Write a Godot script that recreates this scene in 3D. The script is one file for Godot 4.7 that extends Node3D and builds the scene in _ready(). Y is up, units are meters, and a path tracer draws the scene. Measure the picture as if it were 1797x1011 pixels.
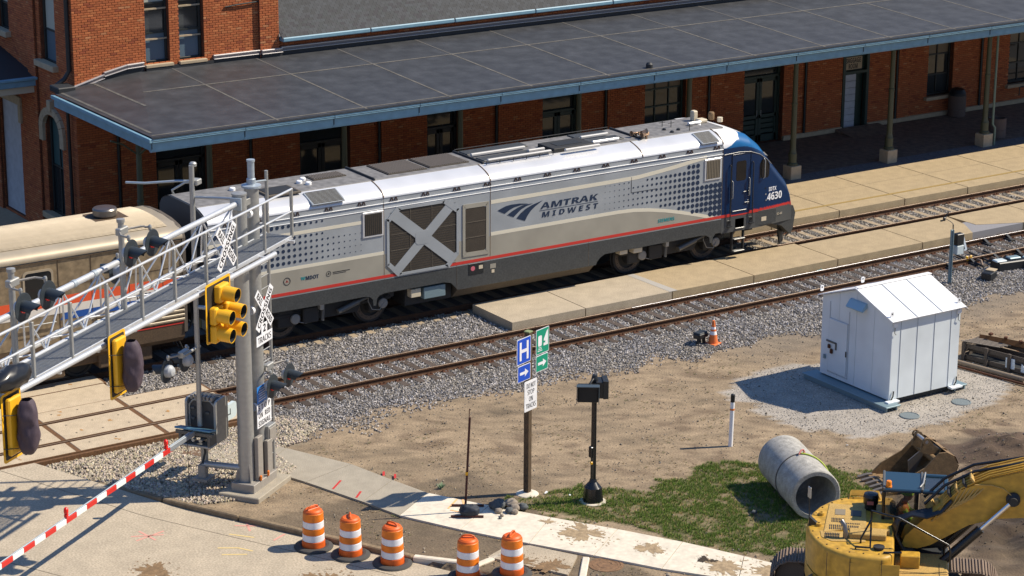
extends Node3D
# World: x runs along the railway (right and away in the photograph), y up, z towards the photographer. Rail heads lie at y = 0.
const T2Z := 4.521
const GROUND := -0.25
var rng := RandomNumberGenerator.new()
var M := {}
var used := {}
var tex := {}


class MB:
	var v := PackedVector3Array()
	var n := PackedVector3Array()
	var u := PackedVector2Array()
	var c := PackedColorArray()
	var ix := PackedInt32Array()
	var col := Color.WHITE
	var xf := Transform3D()
	var tinted := false

	func vert(p: Vector3, nn: Vector3, uv := Vector2.ZERO) -> int:
		v.append(xf * p); n.append((xf.basis * nn).normalized()); u.append(uv); c.append(col)
		return v.size() - 1

	func tri(a: Vector3, b: Vector3, d: Vector3) -> void:
		var nn := (b - a).cross(d - a).normalized()
		var i := vert(a, nn); vert(b, nn); vert(d, nn)
		ix.append_array([i, i + 2, i + 1])

	func quad(a: Vector3, b: Vector3, d: Vector3, e: Vector3) -> void:  # counter-clockwise seen from outside
		var nn := (d - a).cross(e - b).normalized()
		var i := vert(a, nn, Vector2(0, 1)); vert(b, nn, Vector2(1, 1)); vert(d, nn, Vector2(1, 0)); vert(e, nn, Vector2(0, 0))
		ix.append_array([i, i + 2, i + 1, i, i + 3, i + 2])

	func box(ce: Vector3, s: Vector3, b := Basis(), bev := 0.0) -> void:
		var h := s * 0.5
		var q := minf(bev, minf(h.x, minf(h.y, h.z)) * 0.9)
		var P := func(x: float, y: float, z: float) -> Vector3: return ce + b * Vector3(x, y, z)
		for ax in 3:
			for sg in [-1.0, 1.0]:
				var a1: int = (ax + 1) % 3
				var a2: int = (ax + 2) % 3
				var pts := []
				for k in [[-1.0, -1.0], [1.0, -1.0], [1.0, 1.0], [-1.0, 1.0]]:
					var w := Vector3()
					w[ax] = sg * h[ax]
					w[a1] = k[0] * (h[a1] - q)
					w[a2] = k[1] * (h[a2] - q)
					pts.append(ce + b * w)
				if sg < 0: pts.reverse()
				quad(pts[0], pts[1], pts[2], pts[3])
		if q > 0.0:
			for ax in 3:
				var a1: int = (ax + 1) % 3
				var a2: int = (ax + 2) % 3
				for s1 in [-1.0, 1.0]:
					for s2 in [-1.0, 1.0]:
						var A := Vector3(); var B := Vector3()
						A[a1] = s1 * h[a1]; A[a2] = s2 * (h[a2] - q)
						B[a1] = s1 * (h[a1] - q); B[a2] = s2 * h[a2]
						var A0 := A; var A1 := A; var B0 := B; var B1 := B
						A0[ax] = -(h[ax] - q); B0[ax] = A0[ax]; A1[ax] = h[ax] - q; B1[ax] = A1[ax]
						var pts := [ce + b * A0, ce + b * B0, ce + b * B1, ce + b * A1]
						if s1 * s2 < 0: pts.reverse()
						quad(pts[0], pts[1], pts[2], pts[3])
			for sx in [-1.0, 1.0]:
				for sy in [-1.0, 1.0]:
					for sz in [-1.0, 1.0]:
						var pts := [P.call(sx * h.x, sy * (h.y - q), sz * (h.z - q)), P.call(sx * (h.x - q), sy * h.y, sz * (h.z - q)), P.call(sx * (h.x - q), sy * (h.y - q), sz * h.z)]
						if sx * sy * sz < 0: pts.reverse()
						tri(pts[0], pts[1], pts[2])

	func ring(ce: Vector3, X: Vector3, Y: Vector3, r: float, seg: int, nz := Vector3.ZERO, vv := 0.0) -> int:
		var first := v.size()
		for k in seg + 1:
			var a := TAU * k / seg
			var d := X * cos(a) + Y * sin(a)
			vert(ce + d * r, (d + nz).normalized(), Vector2(float(k) / seg, vv))
		return first

	func stitch(a: int, b: int, seg: int) -> void:  # a below b, rings counter-clockwise round the axis
		for k in seg:
			ix.append_array([a + k, b + k, b + k + 1, a + k, b + k + 1, a + k + 1])

	func disc(ce: Vector3, nn: Vector3, r: float, seg := 12, sq := 1.0) -> void:
		nn = nn.normalized()
		var X := (Vector3.UP.cross(nn) if absf(nn.y) < 0.9 else Vector3.RIGHT.cross(nn)).normalized()
		var Y := nn.cross(X)
		var i := vert(ce, nn, Vector2(0.5, 0.5))
		for k in seg + 1:
			var a := TAU * k / seg
			vert(ce + (X * cos(a) + Y * sin(a) * sq) * r, nn, Vector2(0.5 + 0.5 * cos(a), 0.5 - 0.5 * sin(a)))
		for k in seg:
			ix.append_array([i, i + k + 2, i + k + 1])

	func tube(a: Vector3, b: Vector3, r0: float, r1 := -1.0, seg := 10, caps := true) -> void:
		if r1 < 0.0: r1 = r0
		var d := (b - a).normalized()
		var X := (Vector3.UP.cross(d) if absf(d.y) < 0.95 else Vector3.RIGHT.cross(d)).normalized()
		var Y := d.cross(X)
		var sl := d * ((r0 - r1) / maxf(a.distance_to(b), 0.001))
		stitch(ring(a, X, Y, r0, seg, sl), ring(b, X, Y, r1, seg, sl, 1.0), seg)
		if caps:
			disc(a, -d, r0, seg)
			disc(b, d, r1, seg)

	func path(pts: Array, r: float, seg := 8, caps := true) -> void:
		var X := Vector3.ZERO
		var last := -1
		for i in pts.size():
			var p: Vector3 = pts[i]
			var d: Vector3 = ((pts[i + 1] if i + 1 < pts.size() else p) - (pts[i - 1] if i > 0 else p)).normalized()
			if i == 0:
				X = (Vector3.UP.cross(d) if absf(d.y) < 0.95 else Vector3.RIGHT.cross(d)).normalized()
			else:
				X = (X - d * X.dot(d)).normalized()
			var now := ring(p, X, d.cross(X), r, seg, Vector3.ZERO, float(i))
			if last >= 0: stitch(last, now, seg)
			last = now
			if caps and i == 0: disc(p, -d, r, seg)
			if caps and i == pts.size() - 1: disc(p, d, r, seg)

	func lathe(o: Vector3, axis: Vector3, prof: Array, seg := 24, smooth := false) -> void:  # prof: [radius, height] up along the axis
		axis = axis.normalized()
		var X := (Vector3.UP.cross(axis) if absf(axis.y) < 0.95 else Vector3.RIGHT.cross(axis)).normalized()
		var Y := axis.cross(X)
		for i in prof.size() - 1:
			var p: Array = prof[i]
			var q: Array = prof[i + 1]
			var t := Vector2(q[0] - p[0], q[1] - p[1])
			if t.length() < 0.00001: continue
			t = t.normalized()
			var first := v.size()
			for e in [p, q]:
				for k in seg + 1:
					var a := TAU * k / seg
					var d := X * cos(a) + Y * sin(a)
					vert(o + axis * e[1] + d * e[0], d * t.y - axis * t.x, Vector2(float(k) / seg, e[1]))
			stitch(first, first + seg + 1, seg)

	func prism(poly: PackedVector2Array, at: Transform3D, depth: float) -> void:  # front face at +z of the transform, thickness depth behind it
		if _area(poly) < 0.0: poly.reverse()
		var tr := Geometry2D.triangulate_polygon(poly)
		var k := poly.size()
		for face in ([1, -1] if depth > 0.0 else [1]):
			var first := v.size()
			for p in poly:
				vert(at * Vector3(p.x, p.y, 0.0 if face > 0 else -depth), at.basis * Vector3(0, 0, face), p)
			for i in range(0, tr.size(), 3):
				var a := poly[tr[i]]; var b := poly[tr[i + 1]]; var e := poly[tr[i + 2]]
				var ccw := (b - a).cross(e - a) > 0
				if ccw == (face > 0): ix.append_array([first + tr[i], first + tr[i + 2], first + tr[i + 1]])
				else: ix.append_array([first + tr[i], first + tr[i + 1], first + tr[i + 2]])
		if depth > 0.0:
			for i in k:
				var a := poly[i]; var b := poly[(i + 1) % k]
				quad(at * Vector3(a.x, a.y, -depth), at * Vector3(b.x, b.y, -depth), at * Vector3(b.x, b.y, 0), at * Vector3(a.x, a.y, 0))

	func _area(p: PackedVector2Array) -> float:
		var s := 0.0
		for i in p.size():
			s += p[i].cross(p[(i + 1) % p.size()])
		return s

	func loft(secs: Array, closed := false) -> void:  # rows of points; smooth along the rows and across
		var rows := secs.size(); var cols: int = secs[0].size()
		var first := v.size()
		for i in rows:
			for j in cols:
				var p: Vector3 = secs[i][j]
				var du: Vector3 = secs[mini(i + 1, rows - 1)][j] - secs[maxi(i - 1, 0)][j]
				var dv: Vector3 = secs[i][mini(j + 1, cols - 1)] - secs[i][maxi(j - 1, 0)]
				if closed and (j == 0 or j == cols - 1): dv = secs[i][1] - secs[i][cols - 2]
				var nn := du.cross(dv)
				vert(p, nn if nn.length() > 0.0000001 else Vector3.UP, Vector2(float(i), float(j)))
		for i in rows - 1:
			for j in cols - 1:
				var a := first + i * cols + j
				ix.append_array([a, a + cols + 1, a + cols, a, a + 1, a + cols + 1])

	func mesh() -> ArrayMesh:
		for i in range(0, ix.size(), 3):  # turn each triangle to the side that its normals face
			var a := v[ix[i]]
			if (v[ix[i + 1]] - a).cross(v[ix[i + 2]] - a).dot(n[ix[i]] + n[ix[i + 1]] + n[ix[i + 2]]) > 0.0:
				var t := ix[i + 1]
				ix[i + 1] = ix[i + 2]
				ix[i + 2] = t
		var A := []
		A.resize(Mesh.ARRAY_MAX)
		A[Mesh.ARRAY_VERTEX] = v; A[Mesh.ARRAY_NORMAL] = n; A[Mesh.ARRAY_TEX_UV] = u; A[Mesh.ARRAY_INDEX] = ix
		if tinted: A[Mesh.ARRAY_COLOR] = c
		var m := ArrayMesh.new()
		m.add_surface_from_arrays(Mesh.PRIMITIVE_TRIANGLES, A)
		return m


func V(x: float, y: float, z: float) -> Vector3: return Vector3(x, y, z)


func poly(a: Array) -> PackedVector2Array:
	var r := PackedVector2Array()
	for p in a: r.append(Vector2(p[0], p[1]))
	return r


func numbered(s: String) -> String:
	used[s] = used.get(s, -1) + 1
	return s if used[s] == 0 else "%s_%03d" % [s, used[s]]


func base(called: String, label: String, category: String, at := Vector3.ZERO, turn := 0.0, group := "") -> Node3D:
	var o := Node3D.new()
	o.name = numbered(called); add_child(o); o.position = at; o.rotation.y = turn
	return tag(o, label, category, group)


func tag(o: Node3D, label: String, category: String, group := "") -> Node3D:
	if label: o.set_meta("label", label)
	if category: o.set_meta("category", category)
	if group: o.set_meta("group", group)
	return o


func put(called: String, b: MB, m: Material, parent: Node = null) -> MeshInstance3D:
	return inst(called, b.mesh(), m, parent)


func inst(called: String, mesh: Mesh, m: Material, parent: Node = null, at := Transform3D()) -> MeshInstance3D:
	var o := MeshInstance3D.new()
	o.mesh = mesh; o.material_override = m
	if parent:
		var ks := str(parent.get_instance_id()) + called
		used[ks] = used.get(ks, -1) + 1
		o.name = called if used[ks] == 0 else "%s_%03d" % [called, used[ks]]
		parent.add_child(o, true)
	else:
		o.name = numbered(called)
		add_child(o, true)
	o.transform = at
	return o


func structure(o: Node3D) -> Node3D:
	o.set_meta("kind", "structure")
	return o


func stuff(o: Node3D) -> Node3D:
	o.set_meta("kind", "stuff")
	return o


func many(called: String, mesh: Mesh, m: Material, xfs: Array, cols: Array, parent: Node = null) -> MultiMeshInstance3D:
	var mm := MultiMesh.new()
	mm.transform_format = MultiMesh.TRANSFORM_3D
	mm.use_colors = cols.size() > 0
	mm.mesh = mesh
	mm.instance_count = xfs.size()
	for i in xfs.size():
		mm.set_instance_transform(i, xfs[i])
		if cols.size(): mm.set_instance_color(i, cols[i])
	var o := MultiMeshInstance3D.new()
	o.multimesh = mm; o.material_override = m
	if parent:
		o.name = called; parent.add_child(o, true)
	else:
		o.name = numbered(called); add_child(o, true)
	stuff(o)
	return o


func words(text: String, size: float, m: Material, parent: Node, at: Transform3D, width := 0.0, bold := false, called := "lettering", slant := 0.0) -> MeshInstance3D:
	var f := SystemFont.new()
	f.font_names = PackedStringArray(["Droid Sans"])
	f.font_weight = 700 if bold else 400
	var t := TextMesh.new()
	t.text = text; t.font = f; t.font_size = 64; t.pixel_size = size / 46.0; t.depth = 0.004; t.curve_step = 4.0
	var b := Basis()
	var w := t.get_aabb().size.x
	var sx := width / w if width > 0.0 and w > 0.0 else 1.0
	b.x = Vector3(sx, 0, 0); b.y = Vector3(slant, 1, 0)
	return inst(called, t, m, parent, at * Transform3D(b, Vector3.ZERO))


# ---------- materials ----------
func L(r: float, g: float, b: float) -> Color: return Color(r, g, b).linear_to_srgb()


func noise_tex(key: String, freq: float, oct: int, lo: float, hi: float, seed_ := 1, cell := false) -> NoiseTexture2D:
	if tex.has(key): return tex[key]
	var f := FastNoiseLite.new()
	f.seed = seed_; f.frequency = freq; f.fractal_octaves = oct
	f.noise_type = FastNoiseLite.TYPE_CELLULAR if cell else FastNoiseLite.TYPE_SIMPLEX_SMOOTH
	var g := Gradient.new()
	g.set_color(0, Color(lo, lo, lo)); g.set_color(1, Color(hi, hi, hi))
	var t := NoiseTexture2D.new()
	t.width = 512; t.height = 512; t.seamless = true; t.noise = f; t.color_ramp = g
	tex[key] = t
	return t


func mat(key: String, c: Color, rough := 0.8, metal := 0.0, vc := false) -> StandardMaterial3D:
	if M.has(key): return M[key]
	var m := StandardMaterial3D.new()
	m.resource_name = key
	m.albedo_color = c; m.roughness = rough; m.metallic = metal
	m.vertex_color_use_as_albedo = vc
	M[key] = m
	return m


func worn(m: StandardMaterial3D, k1: String, s1: float, k2 := "", s2 := 0.2, stretch := Vector3.ONE) -> StandardMaterial3D:  # noise layers over a plain colour, in world space
	m.albedo_texture = tex[k1]
	m.uv1_triplanar = true; m.uv1_world_triplanar = true; m.uv1_scale = stretch * s1
	if k2:
		m.detail_enabled = true; m.detail_blend_mode = BaseMaterial3D.BLEND_MODE_MUL
		m.detail_albedo = tex[k2]; m.detail_uv_layer = BaseMaterial3D.DETAIL_UV_2
		m.uv2_triplanar = true; m.uv2_world_triplanar = true; m.uv2_scale = stretch * s2
	return m


func bumpy(m: StandardMaterial3D, k: String, cm: float) -> StandardMaterial3D:
	m.heightmap_enabled = true; m.heightmap_texture = tex[k]; m.heightmap_scale = cm
	return m


func make_materials() -> void:
	noise_tex("fine", 0.05, 4, 0.74, 1.0, 3)
	noise_tex("grain", 0.16, 3, 0.66, 1.0, 5)
	noise_tex("blotch", 0.012, 4, 0.74, 1.0, 7)
	noise_tex("soft", 0.01, 3, 0.91, 1.0, 9)
	noise_tex("speck", 0.09, 2, 0.2, 1.0, 11, true)
	noise_tex("wood", 0.03, 5, 0.6, 1.0, 13)
	worn(mat("dirt", Color.WHITE, 0.95, 0, true), "fine", 0.55, "grain", 0.9)
	bumpy(M.dirt, "fine", 3.0)
	worn(mat("stone", Color.WHITE, 0.9, 0, true), "grain", 2.0)
	worn(mat("road", L(0.62, 0.52, 0.38), 0.9), "soft", 0.25, "fine", 0.6)
	bumpy(worn(mat("slab", L(0.6, 0.5, 0.36), 0.9), "soft", 0.3, "fine", 0.9), "soft", 0.3)
	worn(mat("slab_new", L(0.78, 0.7, 0.56), 0.9), "soft", 0.4, "soft", 1.1)
	worn(mat("slab_old", L(0.5, 0.44, 0.34), 0.9), "soft", 0.4, "fine", 1.3)
	worn(mat("platform", L(0.56, 0.43, 0.255), 0.9), "soft", 0.35, "fine", 0.8)
	worn(mat("panel", L(0.7, 0.57, 0.4), 0.9), "soft", 0.5, "fine", 1.1)
	worn(mat("stained", L(0.38, 0.24, 0.12), 0.95), "blotch", 0.8, "fine", 1.0)
	worn(mat("yellow_line", L(0.62, 0.42, 0.13), 0.9), "fine", 1.2, "grain", 0.8)
	worn(mat("paver", L(0.3, 0.225, 0.165), 0.9), "fine", 0.7, "blotch", 0.4)
	worn(mat("asphalt", L(0.1, 0.105, 0.11), 0.9), "fine", 0.7, "blotch", 0.3)
	worn(mat("kerb", L(0.38, 0.28, 0.17), 0.9), "fine", 1.0, "blotch", 0.7)
	worn(mat("rail_side", L(0.135, 0.06, 0.025), 0.9), "fine", 1.5, "blotch", 1.2)
	mat("rail_top", L(0.2, 0.2, 0.215), 0.36, 0.85)
	mat("rail_dark", L(0.16, 0.12, 0.09), 0.42, 0.6)
	worn(mat("tie_wood", Color.WHITE, 0.95, 0, true), "wood", 2.2, "fine", 1.3, Vector3(1.6, 1, 0.35))
	worn(mat("tie_concrete", L(0.46, 0.36, 0.24), 0.95), "fine", 1.5)
	worn(mat("rust", L(0.16, 0.055, 0.02), 0.9), "fine", 1.5, "blotch", 1.5)
	worn(mat("brick", Color.WHITE, 0.9, 0, true), "grain", 2.5)
	worn(mat("mortar", L(0.26, 0.085, 0.035), 0.95), "fine", 1.0, "blotch", 0.5)
	worn(mat("membrane", L(0.066, 0.069, 0.075), 0.5), "blotch", 0.16, "soft", 0.5)
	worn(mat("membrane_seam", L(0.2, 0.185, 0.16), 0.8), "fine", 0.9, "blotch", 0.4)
	worn(mat("blue_paint", L(0.19, 0.35, 0.44), 0.5), "soft", 0.5)
	worn(mat("slate", Color.WHITE, 0.75, 0, true), "fine", 1.5)
	mat("flashing", L(0.55, 0.52, 0.5), 0.45, 0.5)
	mat("tar", L(0.02, 0.022, 0.024), 0.6)
	worn(mat("stone_trim", L(0.47, 0.37, 0.24), 0.9), "soft", 0.8)
	mat("frame_dark", L(0.018, 0.022, 0.02), 0.5)
	mat("frame_green", L(0.02, 0.04, 0.03), 0.5)
	mat("post_green", L(0.07, 0.075, 0.04), 0.5)
	mat("window_glass", L(0.03, 0.035, 0.035), 0.05)
	mat("blind", L(0.42, 0.43, 0.36), 0.8)
	mat("pane_grey", L(0.1, 0.15, 0.19), 0.3)
	worn(mat("white_door", L(0.5, 0.52, 0.56), 0.6), "soft", 0.6)
	mat("cream", L(0.58, 0.5, 0.36), 0.7)
	worn(mat("galv", L(0.42, 0.42, 0.4), 0.48, 0.55), "soft", 1.3)
	worn(mat("alu", L(0.66, 0.68, 0.7), 0.4, 0.45), "soft", 1.2)
	mat("grating", L(0.34, 0.36, 0.38), 0.5, 0.5)
	mat("black", L(0.012, 0.014, 0.016), 0.45)
	mat("black_matt", L(0.016, 0.02, 0.024), 0.75)
	mat("signal_black", L(0.022, 0.03, 0.038), 0.5)
	mat("red_lens", L(0.75, 0.012, 0.008), 0.2)
	mat("yellow", L(0.8, 0.43, 0.02), 0.35)
	mat("backing", L(0.03, 0.024, 0.016), 0.7)
	worn(mat("bag", L(0.085, 0.058, 0.078), 0.7), "fine", 2.2)
	mat("white", L(0.82, 0.82, 0.82), 0.4)
	worn(mat("white_sheet", L(0.84, 0.85, 0.88), 0.4), "soft", 0.8)
	mat("ink", L(0.012, 0.012, 0.014), 0.6)
	mat("sign_blue", L(0.012, 0.075, 0.5), 0.4)
	mat("sign_lightblue", L(0.02, 0.2, 0.62), 0.4)
	mat("sign_green", L(0.004, 0.27, 0.16), 0.4)
	mat("tape_red", L(0.55, 0.02, 0.015), 0.4)
	worn(mat("orange", L(0.97, 0.24, 0.012), 0.45), "blotch", 0.5)
	mat("orange_old", L(0.7, 0.17, 0.04), 0.7)
	mat("rubber", L(0.055, 0.052, 0.048), 0.85)
	worn(mat("wood_post", L(0.2, 0.13, 0.07), 0.9), "wood", 1.2, "fine", 1.0, Vector3(2, 0.25, 2))
	worn(mat("grey_wood", L(0.2, 0.16, 0.13), 0.95), "wood", 1.5, "fine", 1.0, Vector3(1, 2, 1))
	worn(mat("shed_white", L(0.74, 0.8, 0.82), 0.5), "soft", 0.12)
	worn(mat("shed_roof", L(0.86, 0.86, 0.85), 0.5), "soft", 0.12)
	mat("steel_blue", L(0.2, 0.28, 0.31), 0.5, 0.3)
	bumpy(worn(mat("pipe_concrete", L(0.66, 0.63, 0.56), 0.9), "blotch", 0.7, "fine", 0.8), "fine", 0.6)
	worn(mat("cat_yellow", L(0.72, 0.41, 0.045), 0.5), "blotch", 0.7, "soft", 0.3)
	worn(mat("cat_dusty", L(0.66, 0.42, 0.12), 0.75), "fine", 0.9, "soft", 0.5)
	worn(mat("track_steel", L(0.3, 0.22, 0.16), 0.75, 0.2), "fine", 1.6)
	worn(mat("bucket_steel", L(0.38, 0.235, 0.105), 0.75), "blotch", 0.9, "fine", 0.9)
	mat("chrome", L(0.7, 0.7, 0.72), 0.12, 1.0)
	var gl := mat("clear_glass", Color(0.5, 0.6, 0.65, 0.22), 0.05)
	gl.transparency = BaseMaterial3D.TRANSPARENCY_ALPHA
	mat("blue_roof", L(0.016, 0.045, 0.075), 0.3)
	mat("beacon", L(0.9, 0.25, 0.01), 0.25)
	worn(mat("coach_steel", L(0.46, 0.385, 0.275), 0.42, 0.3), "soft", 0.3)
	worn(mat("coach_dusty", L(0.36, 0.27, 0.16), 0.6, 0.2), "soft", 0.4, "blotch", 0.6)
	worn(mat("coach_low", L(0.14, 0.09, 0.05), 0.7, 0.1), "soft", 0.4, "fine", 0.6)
	mat("livery_orange", L(0.68, 0.09, 0.025), 0.5)
	mat("livery_white", L(0.66, 0.62, 0.55), 0.5)
	mat("livery_blue", L(0.008, 0.07, 0.3), 0.5)
	worn(mat("loco_silver", L(0.42, 0.45, 0.47), 0.38, 0.25), "soft", 0.15)
	worn(mat("loco_tan", L(0.39, 0.365, 0.3), 0.42, 0.15), "soft", 0.15)
	worn(mat("loco_cowl", L(0.74, 0.74, 0.74), 0.32, 0.3), "soft", 0.12)
	worn(mat("loco_roof", L(0.27, 0.26, 0.25), 0.6), "blotch", 0.5, "soft", 0.6)
	worn(mat("loco_skirt", L(0.075, 0.08, 0.08), 0.5), "soft", 0.6, "fine", 0.5)
	worn(mat("loco_belly", L(0.16, 0.13, 0.095), 0.7), "soft", 0.6, "fine", 0.5)
	mat("loco_rear", L(0.05, 0.057, 0.064), 0.5)
	mat("loco_navy", L(0.003, 0.022, 0.075), 0.35)
	mat("loco_blue", L(0.008, 0.13, 0.36), 0.22)
	mat("stripe_red", L(0.52, 0.035, 0.025), 0.45)
	mat("stripe_cream", L(0.68, 0.63, 0.5), 0.45)
	mat("dot_navy", L(0.01, 0.025, 0.06), 0.5)
	mat("teal", L(0.02, 0.26, 0.27), 0.5)
	worn(mat("grille", L(0.085, 0.067, 0.048), 0.7, 0.2), "soft", 0.5, "fine", 0.8)
	worn(mat("bogie", L(0.03, 0.03, 0.03), 0.7), "fine", 1.0)
	worn(mat("wheel_steel", L(0.15, 0.12, 0.1), 0.5, 0.5), "fine", 1.2)
	mat("pink", L(0.55, 0.12, 0.16), 0.6)
	mat("navy_glass", L(0.005, 0.006, 0.008), 0.06)
	mat("skin", L(0.45, 0.27, 0.18), 0.6)
	mat("hivis", L(0.5, 0.75, 0.05), 0.7)
	mat("jeans", L(0.04, 0.06, 0.12), 0.9)
	worn(mat("soil", L(0.085, 0.058, 0.035), 0.98), "fine", 0.7, "grain", 0.8)
	bumpy(M.soil, "fine", 4.0)
	mat("stripe_pinkish", L(0.62, 0.3, 0.24), 0.9)
	mat("chalk_yellow", L(0.62, 0.47, 0.2), 0.9)
	mat("chalk_orange", L(0.8, 0.45, 0.2), 0.9)
	worn(mat("mud", L(0.6, 0.44, 0.26), 0.95), "blotch", 0.8, "fine", 1.2)
	worn(mat("edging", L(0.26, 0.26, 0.27), 0.9), "fine", 0.9, "blotch", 0.9)
	worn(mat("gravel_patch", L(0.36, 0.35, 0.36), 0.95), "grain", 1.4)
	worn(mat("grey_patch", L(0.5, 0.47, 0.42), 0.95), "fine", 1.4)
	worn(mat("steel_rust", L(0.24, 0.115, 0.045), 0.9), "fine", 1.5, "blotch", 1.2)
	mat("rust_light", L(0.4, 0.22, 0.08), 0.95)
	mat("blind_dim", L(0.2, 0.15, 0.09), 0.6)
	mat("pane_teal", L(0.05, 0.11, 0.11), 0.3)
	worn(mat("bin_stone", L(0.2, 0.14, 0.11), 0.95), "grain", 1.6)
	mat("flashing_dull", L(0.2, 0.17, 0.16), 0.6)
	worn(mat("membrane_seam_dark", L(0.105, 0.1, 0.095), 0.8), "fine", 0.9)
	mat("soffit", L(0.06, 0.055, 0.045), 0.8)
	mat("pipe_green", L(0.14, 0.2, 0.16), 0.5)
	mat("grille_light", L(0.2, 0.17, 0.14), 0.6)
	mat("horn_bronze", L(0.3, 0.2, 0.13), 0.35, 0.8)
	mat("vent_tan", L(0.22, 0.18, 0.12), 0.7)
	mat("cap_grey", L(0.25, 0.24, 0.22), 0.6)
	mat("galv_dark", L(0.12, 0.12, 0.115), 0.5, 0.3)
	mat("loco_paint", Color.WHITE, 0.32, 0, true)
	mat("coach_end", L(0.1, 0.08, 0.06), 0.7)
	mat("vent_steel", L(0.2, 0.185, 0.17), 0.35, 0.8)
	worn(mat("galv_warm", L(0.36, 0.33, 0.29), 0.6, 0.3), "soft", 1.3)
	worn(mat("alu_blue", L(0.42, 0.48, 0.53), 0.45, 0.4), "soft", 1.3)
	mat("galv_blue", L(0.36, 0.39, 0.42), 0.4, 0.5)
	mat("mech_dark", L(0.06, 0.06, 0.06), 0.6)
	mat("steel_bright_blue", L(0.12, 0.26, 0.36), 0.4, 0.3)
	mat("cw_blue", L(0.5, 0.58, 0.6), 0.5)
	mat("arm_white", L(0.72, 0.76, 0.74), 0.5)
	mat("lamp_back", L(0.4, 0.42, 0.44), 0.5)
	mat("black_plastic", L(0.012, 0.013, 0.016), 0.28)
	worn(mat("tactile", L(0.2, 0.12, 0.07), 0.9), "fine", 1.4)
	worn(mat("orange_deep", L(0.92, 0.15, 0.012), 0.5), "blotch", 0.5)
	worn(mat("cover_grey", L(0.2, 0.24, 0.25), 0.8), "fine", 1.2)
	worn(mat("cover_rust", L(0.36, 0.2, 0.1), 0.85), "fine", 1.5, "blotch", 1.2)
	worn(mat("rock_dark", L(0.12, 0.13, 0.13), 0.9), "fine", 1.5)
	worn(mat("rock_tan", L(0.36, 0.3, 0.23), 0.9), "fine", 1.5)
	mat("clump_green", L(0.25, 0.36, 0.22), 0.8)
	mat("post_top_green", L(0.22, 0.26, 0.12), 0.8)
	mat("black_gloss", L(0.008, 0.009, 0.011), 0.25)
	mat("visor_grey", L(0.055, 0.075, 0.09), 0.4)
	mat("screen_black", L(0.006, 0.006, 0.007), 0.7)
	worn(mat("rust_red", L(0.095, 0.03, 0.02), 0.8), "fine", 1.8)
	mat("navy_cloth", L(0.01, 0.017, 0.03), 0.7)
	mat("shed_joint", L(0.45, 0.48, 0.5), 0.6)
	mat("hood_blue", L(0.27, 0.42, 0.52), 0.4)
	mat("rope_grey", L(0.12, 0.11, 0.1), 0.8)
	mat("hook_red", L(0.4, 0.12, 0.1), 0.6)
	mat("strap_green", L(0.4, 0.5, 0.06), 0.7)
	mat("tooth_steel", L(0.2, 0.17, 0.14), 0.5, 0.5)
	mat("pin_bright", L(0.6, 0.58, 0.55), 0.3, 0.7)
	worn(mat("pale_wood", L(0.42, 0.35, 0.28), 0.95), "wood", 1.5, "fine", 1.0, Vector3(2, 2, 0.5))
	mat("label_white", L(0.6, 0.68, 0.76), 0.5)
	worn(mat("rust_orange", L(0.24, 0.1, 0.025), 0.9), "fine", 1.3, "blotch", 1.2)
	worn(mat("pipe_tan", L(0.3, 0.23, 0.16), 0.8), "fine", 1.3)
	mat("exhaust_steel", L(0.2, 0.19, 0.18), 0.35, 0.7)
	mat("hose_black", L(0.012, 0.013, 0.016), 0.38)
	mat("cab_dark", L(0.03, 0.028, 0.022), 0.6)
	mat("body", Color.WHITE, 0.8, 0, true)
	var tg := mat("tinted_glass", Color(0.12, 0.2, 0.22, 0.35), 0.04)
	tg.transparency = BaseMaterial3D.TRANSPARENCY_ALPHA
	mat("roof_bar", L(0.46, 0.45, 0.43), 0.5)
	mat("clip_brown", L(0.07, 0.04, 0.03), 0.7)
	mat("blade", Color.WHITE, 0.8, 0, true)


func setup_view() -> void:
	var cam := Camera3D.new()
	cam.name = "camera"
	cam.position = V(-49.68154, 21.79240, 60.12260)
	cam.rotation = Vector3(-0.294011, -0.585483, 0.005641)
	cam.fov = 13.4898
	cam.near = 1.0; cam.far = 3000.0
	add_child(cam)
	cam.current = true
	var e := Environment.new()
	e.background_mode = Environment.BG_SKY
	var sm := ProceduralSkyMaterial.new()
	sm.sky_top_color = Color(0.34, 0.50, 0.74)
	sm.sky_horizon_color = Color(0.80, 0.86, 0.91)
	sm.ground_bottom_color = Color(0.42, 0.37, 0.31)
	sm.ground_horizon_color = Color(0.56, 0.53, 0.48)
	sm.sky_curve = 0.12
	var sky := Sky.new()
	sky.sky_material = sm
	e.sky = sky
	e.background_energy_multiplier = 0.75
	e.tonemap_mode = Environment.TONE_MAPPER_LINEAR
	e.tonemap_exposure = 1.4
	e.sdfgi_enabled = true; e.ssao_enabled = true; e.ssil_enabled = true
	var we := WorldEnvironment.new()
	we.name = "environment"; we.environment = e
	add_child(we)
	var sun := DirectionalLight3D.new()
	sun.name = "sun"
	sun.light_color = Color(1.0, 0.955, 0.88)
	sun.light_energy = 1.5; sun.light_angular_distance = 0.5; sun.shadow_enabled = true
	add_child(sun)
	sun.look_at_from_position(V(8.6, 10, 3.7), Vector3.ZERO)


func _ready() -> void:
	rng.seed = 20240611
	setup_view()
	make_materials()
	build_ground()
	build_tracks()
	build_station()
	build_locomotive()
	build_coach()
	build_crossing_gear()
	build_yard()
	build_excavator()


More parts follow.
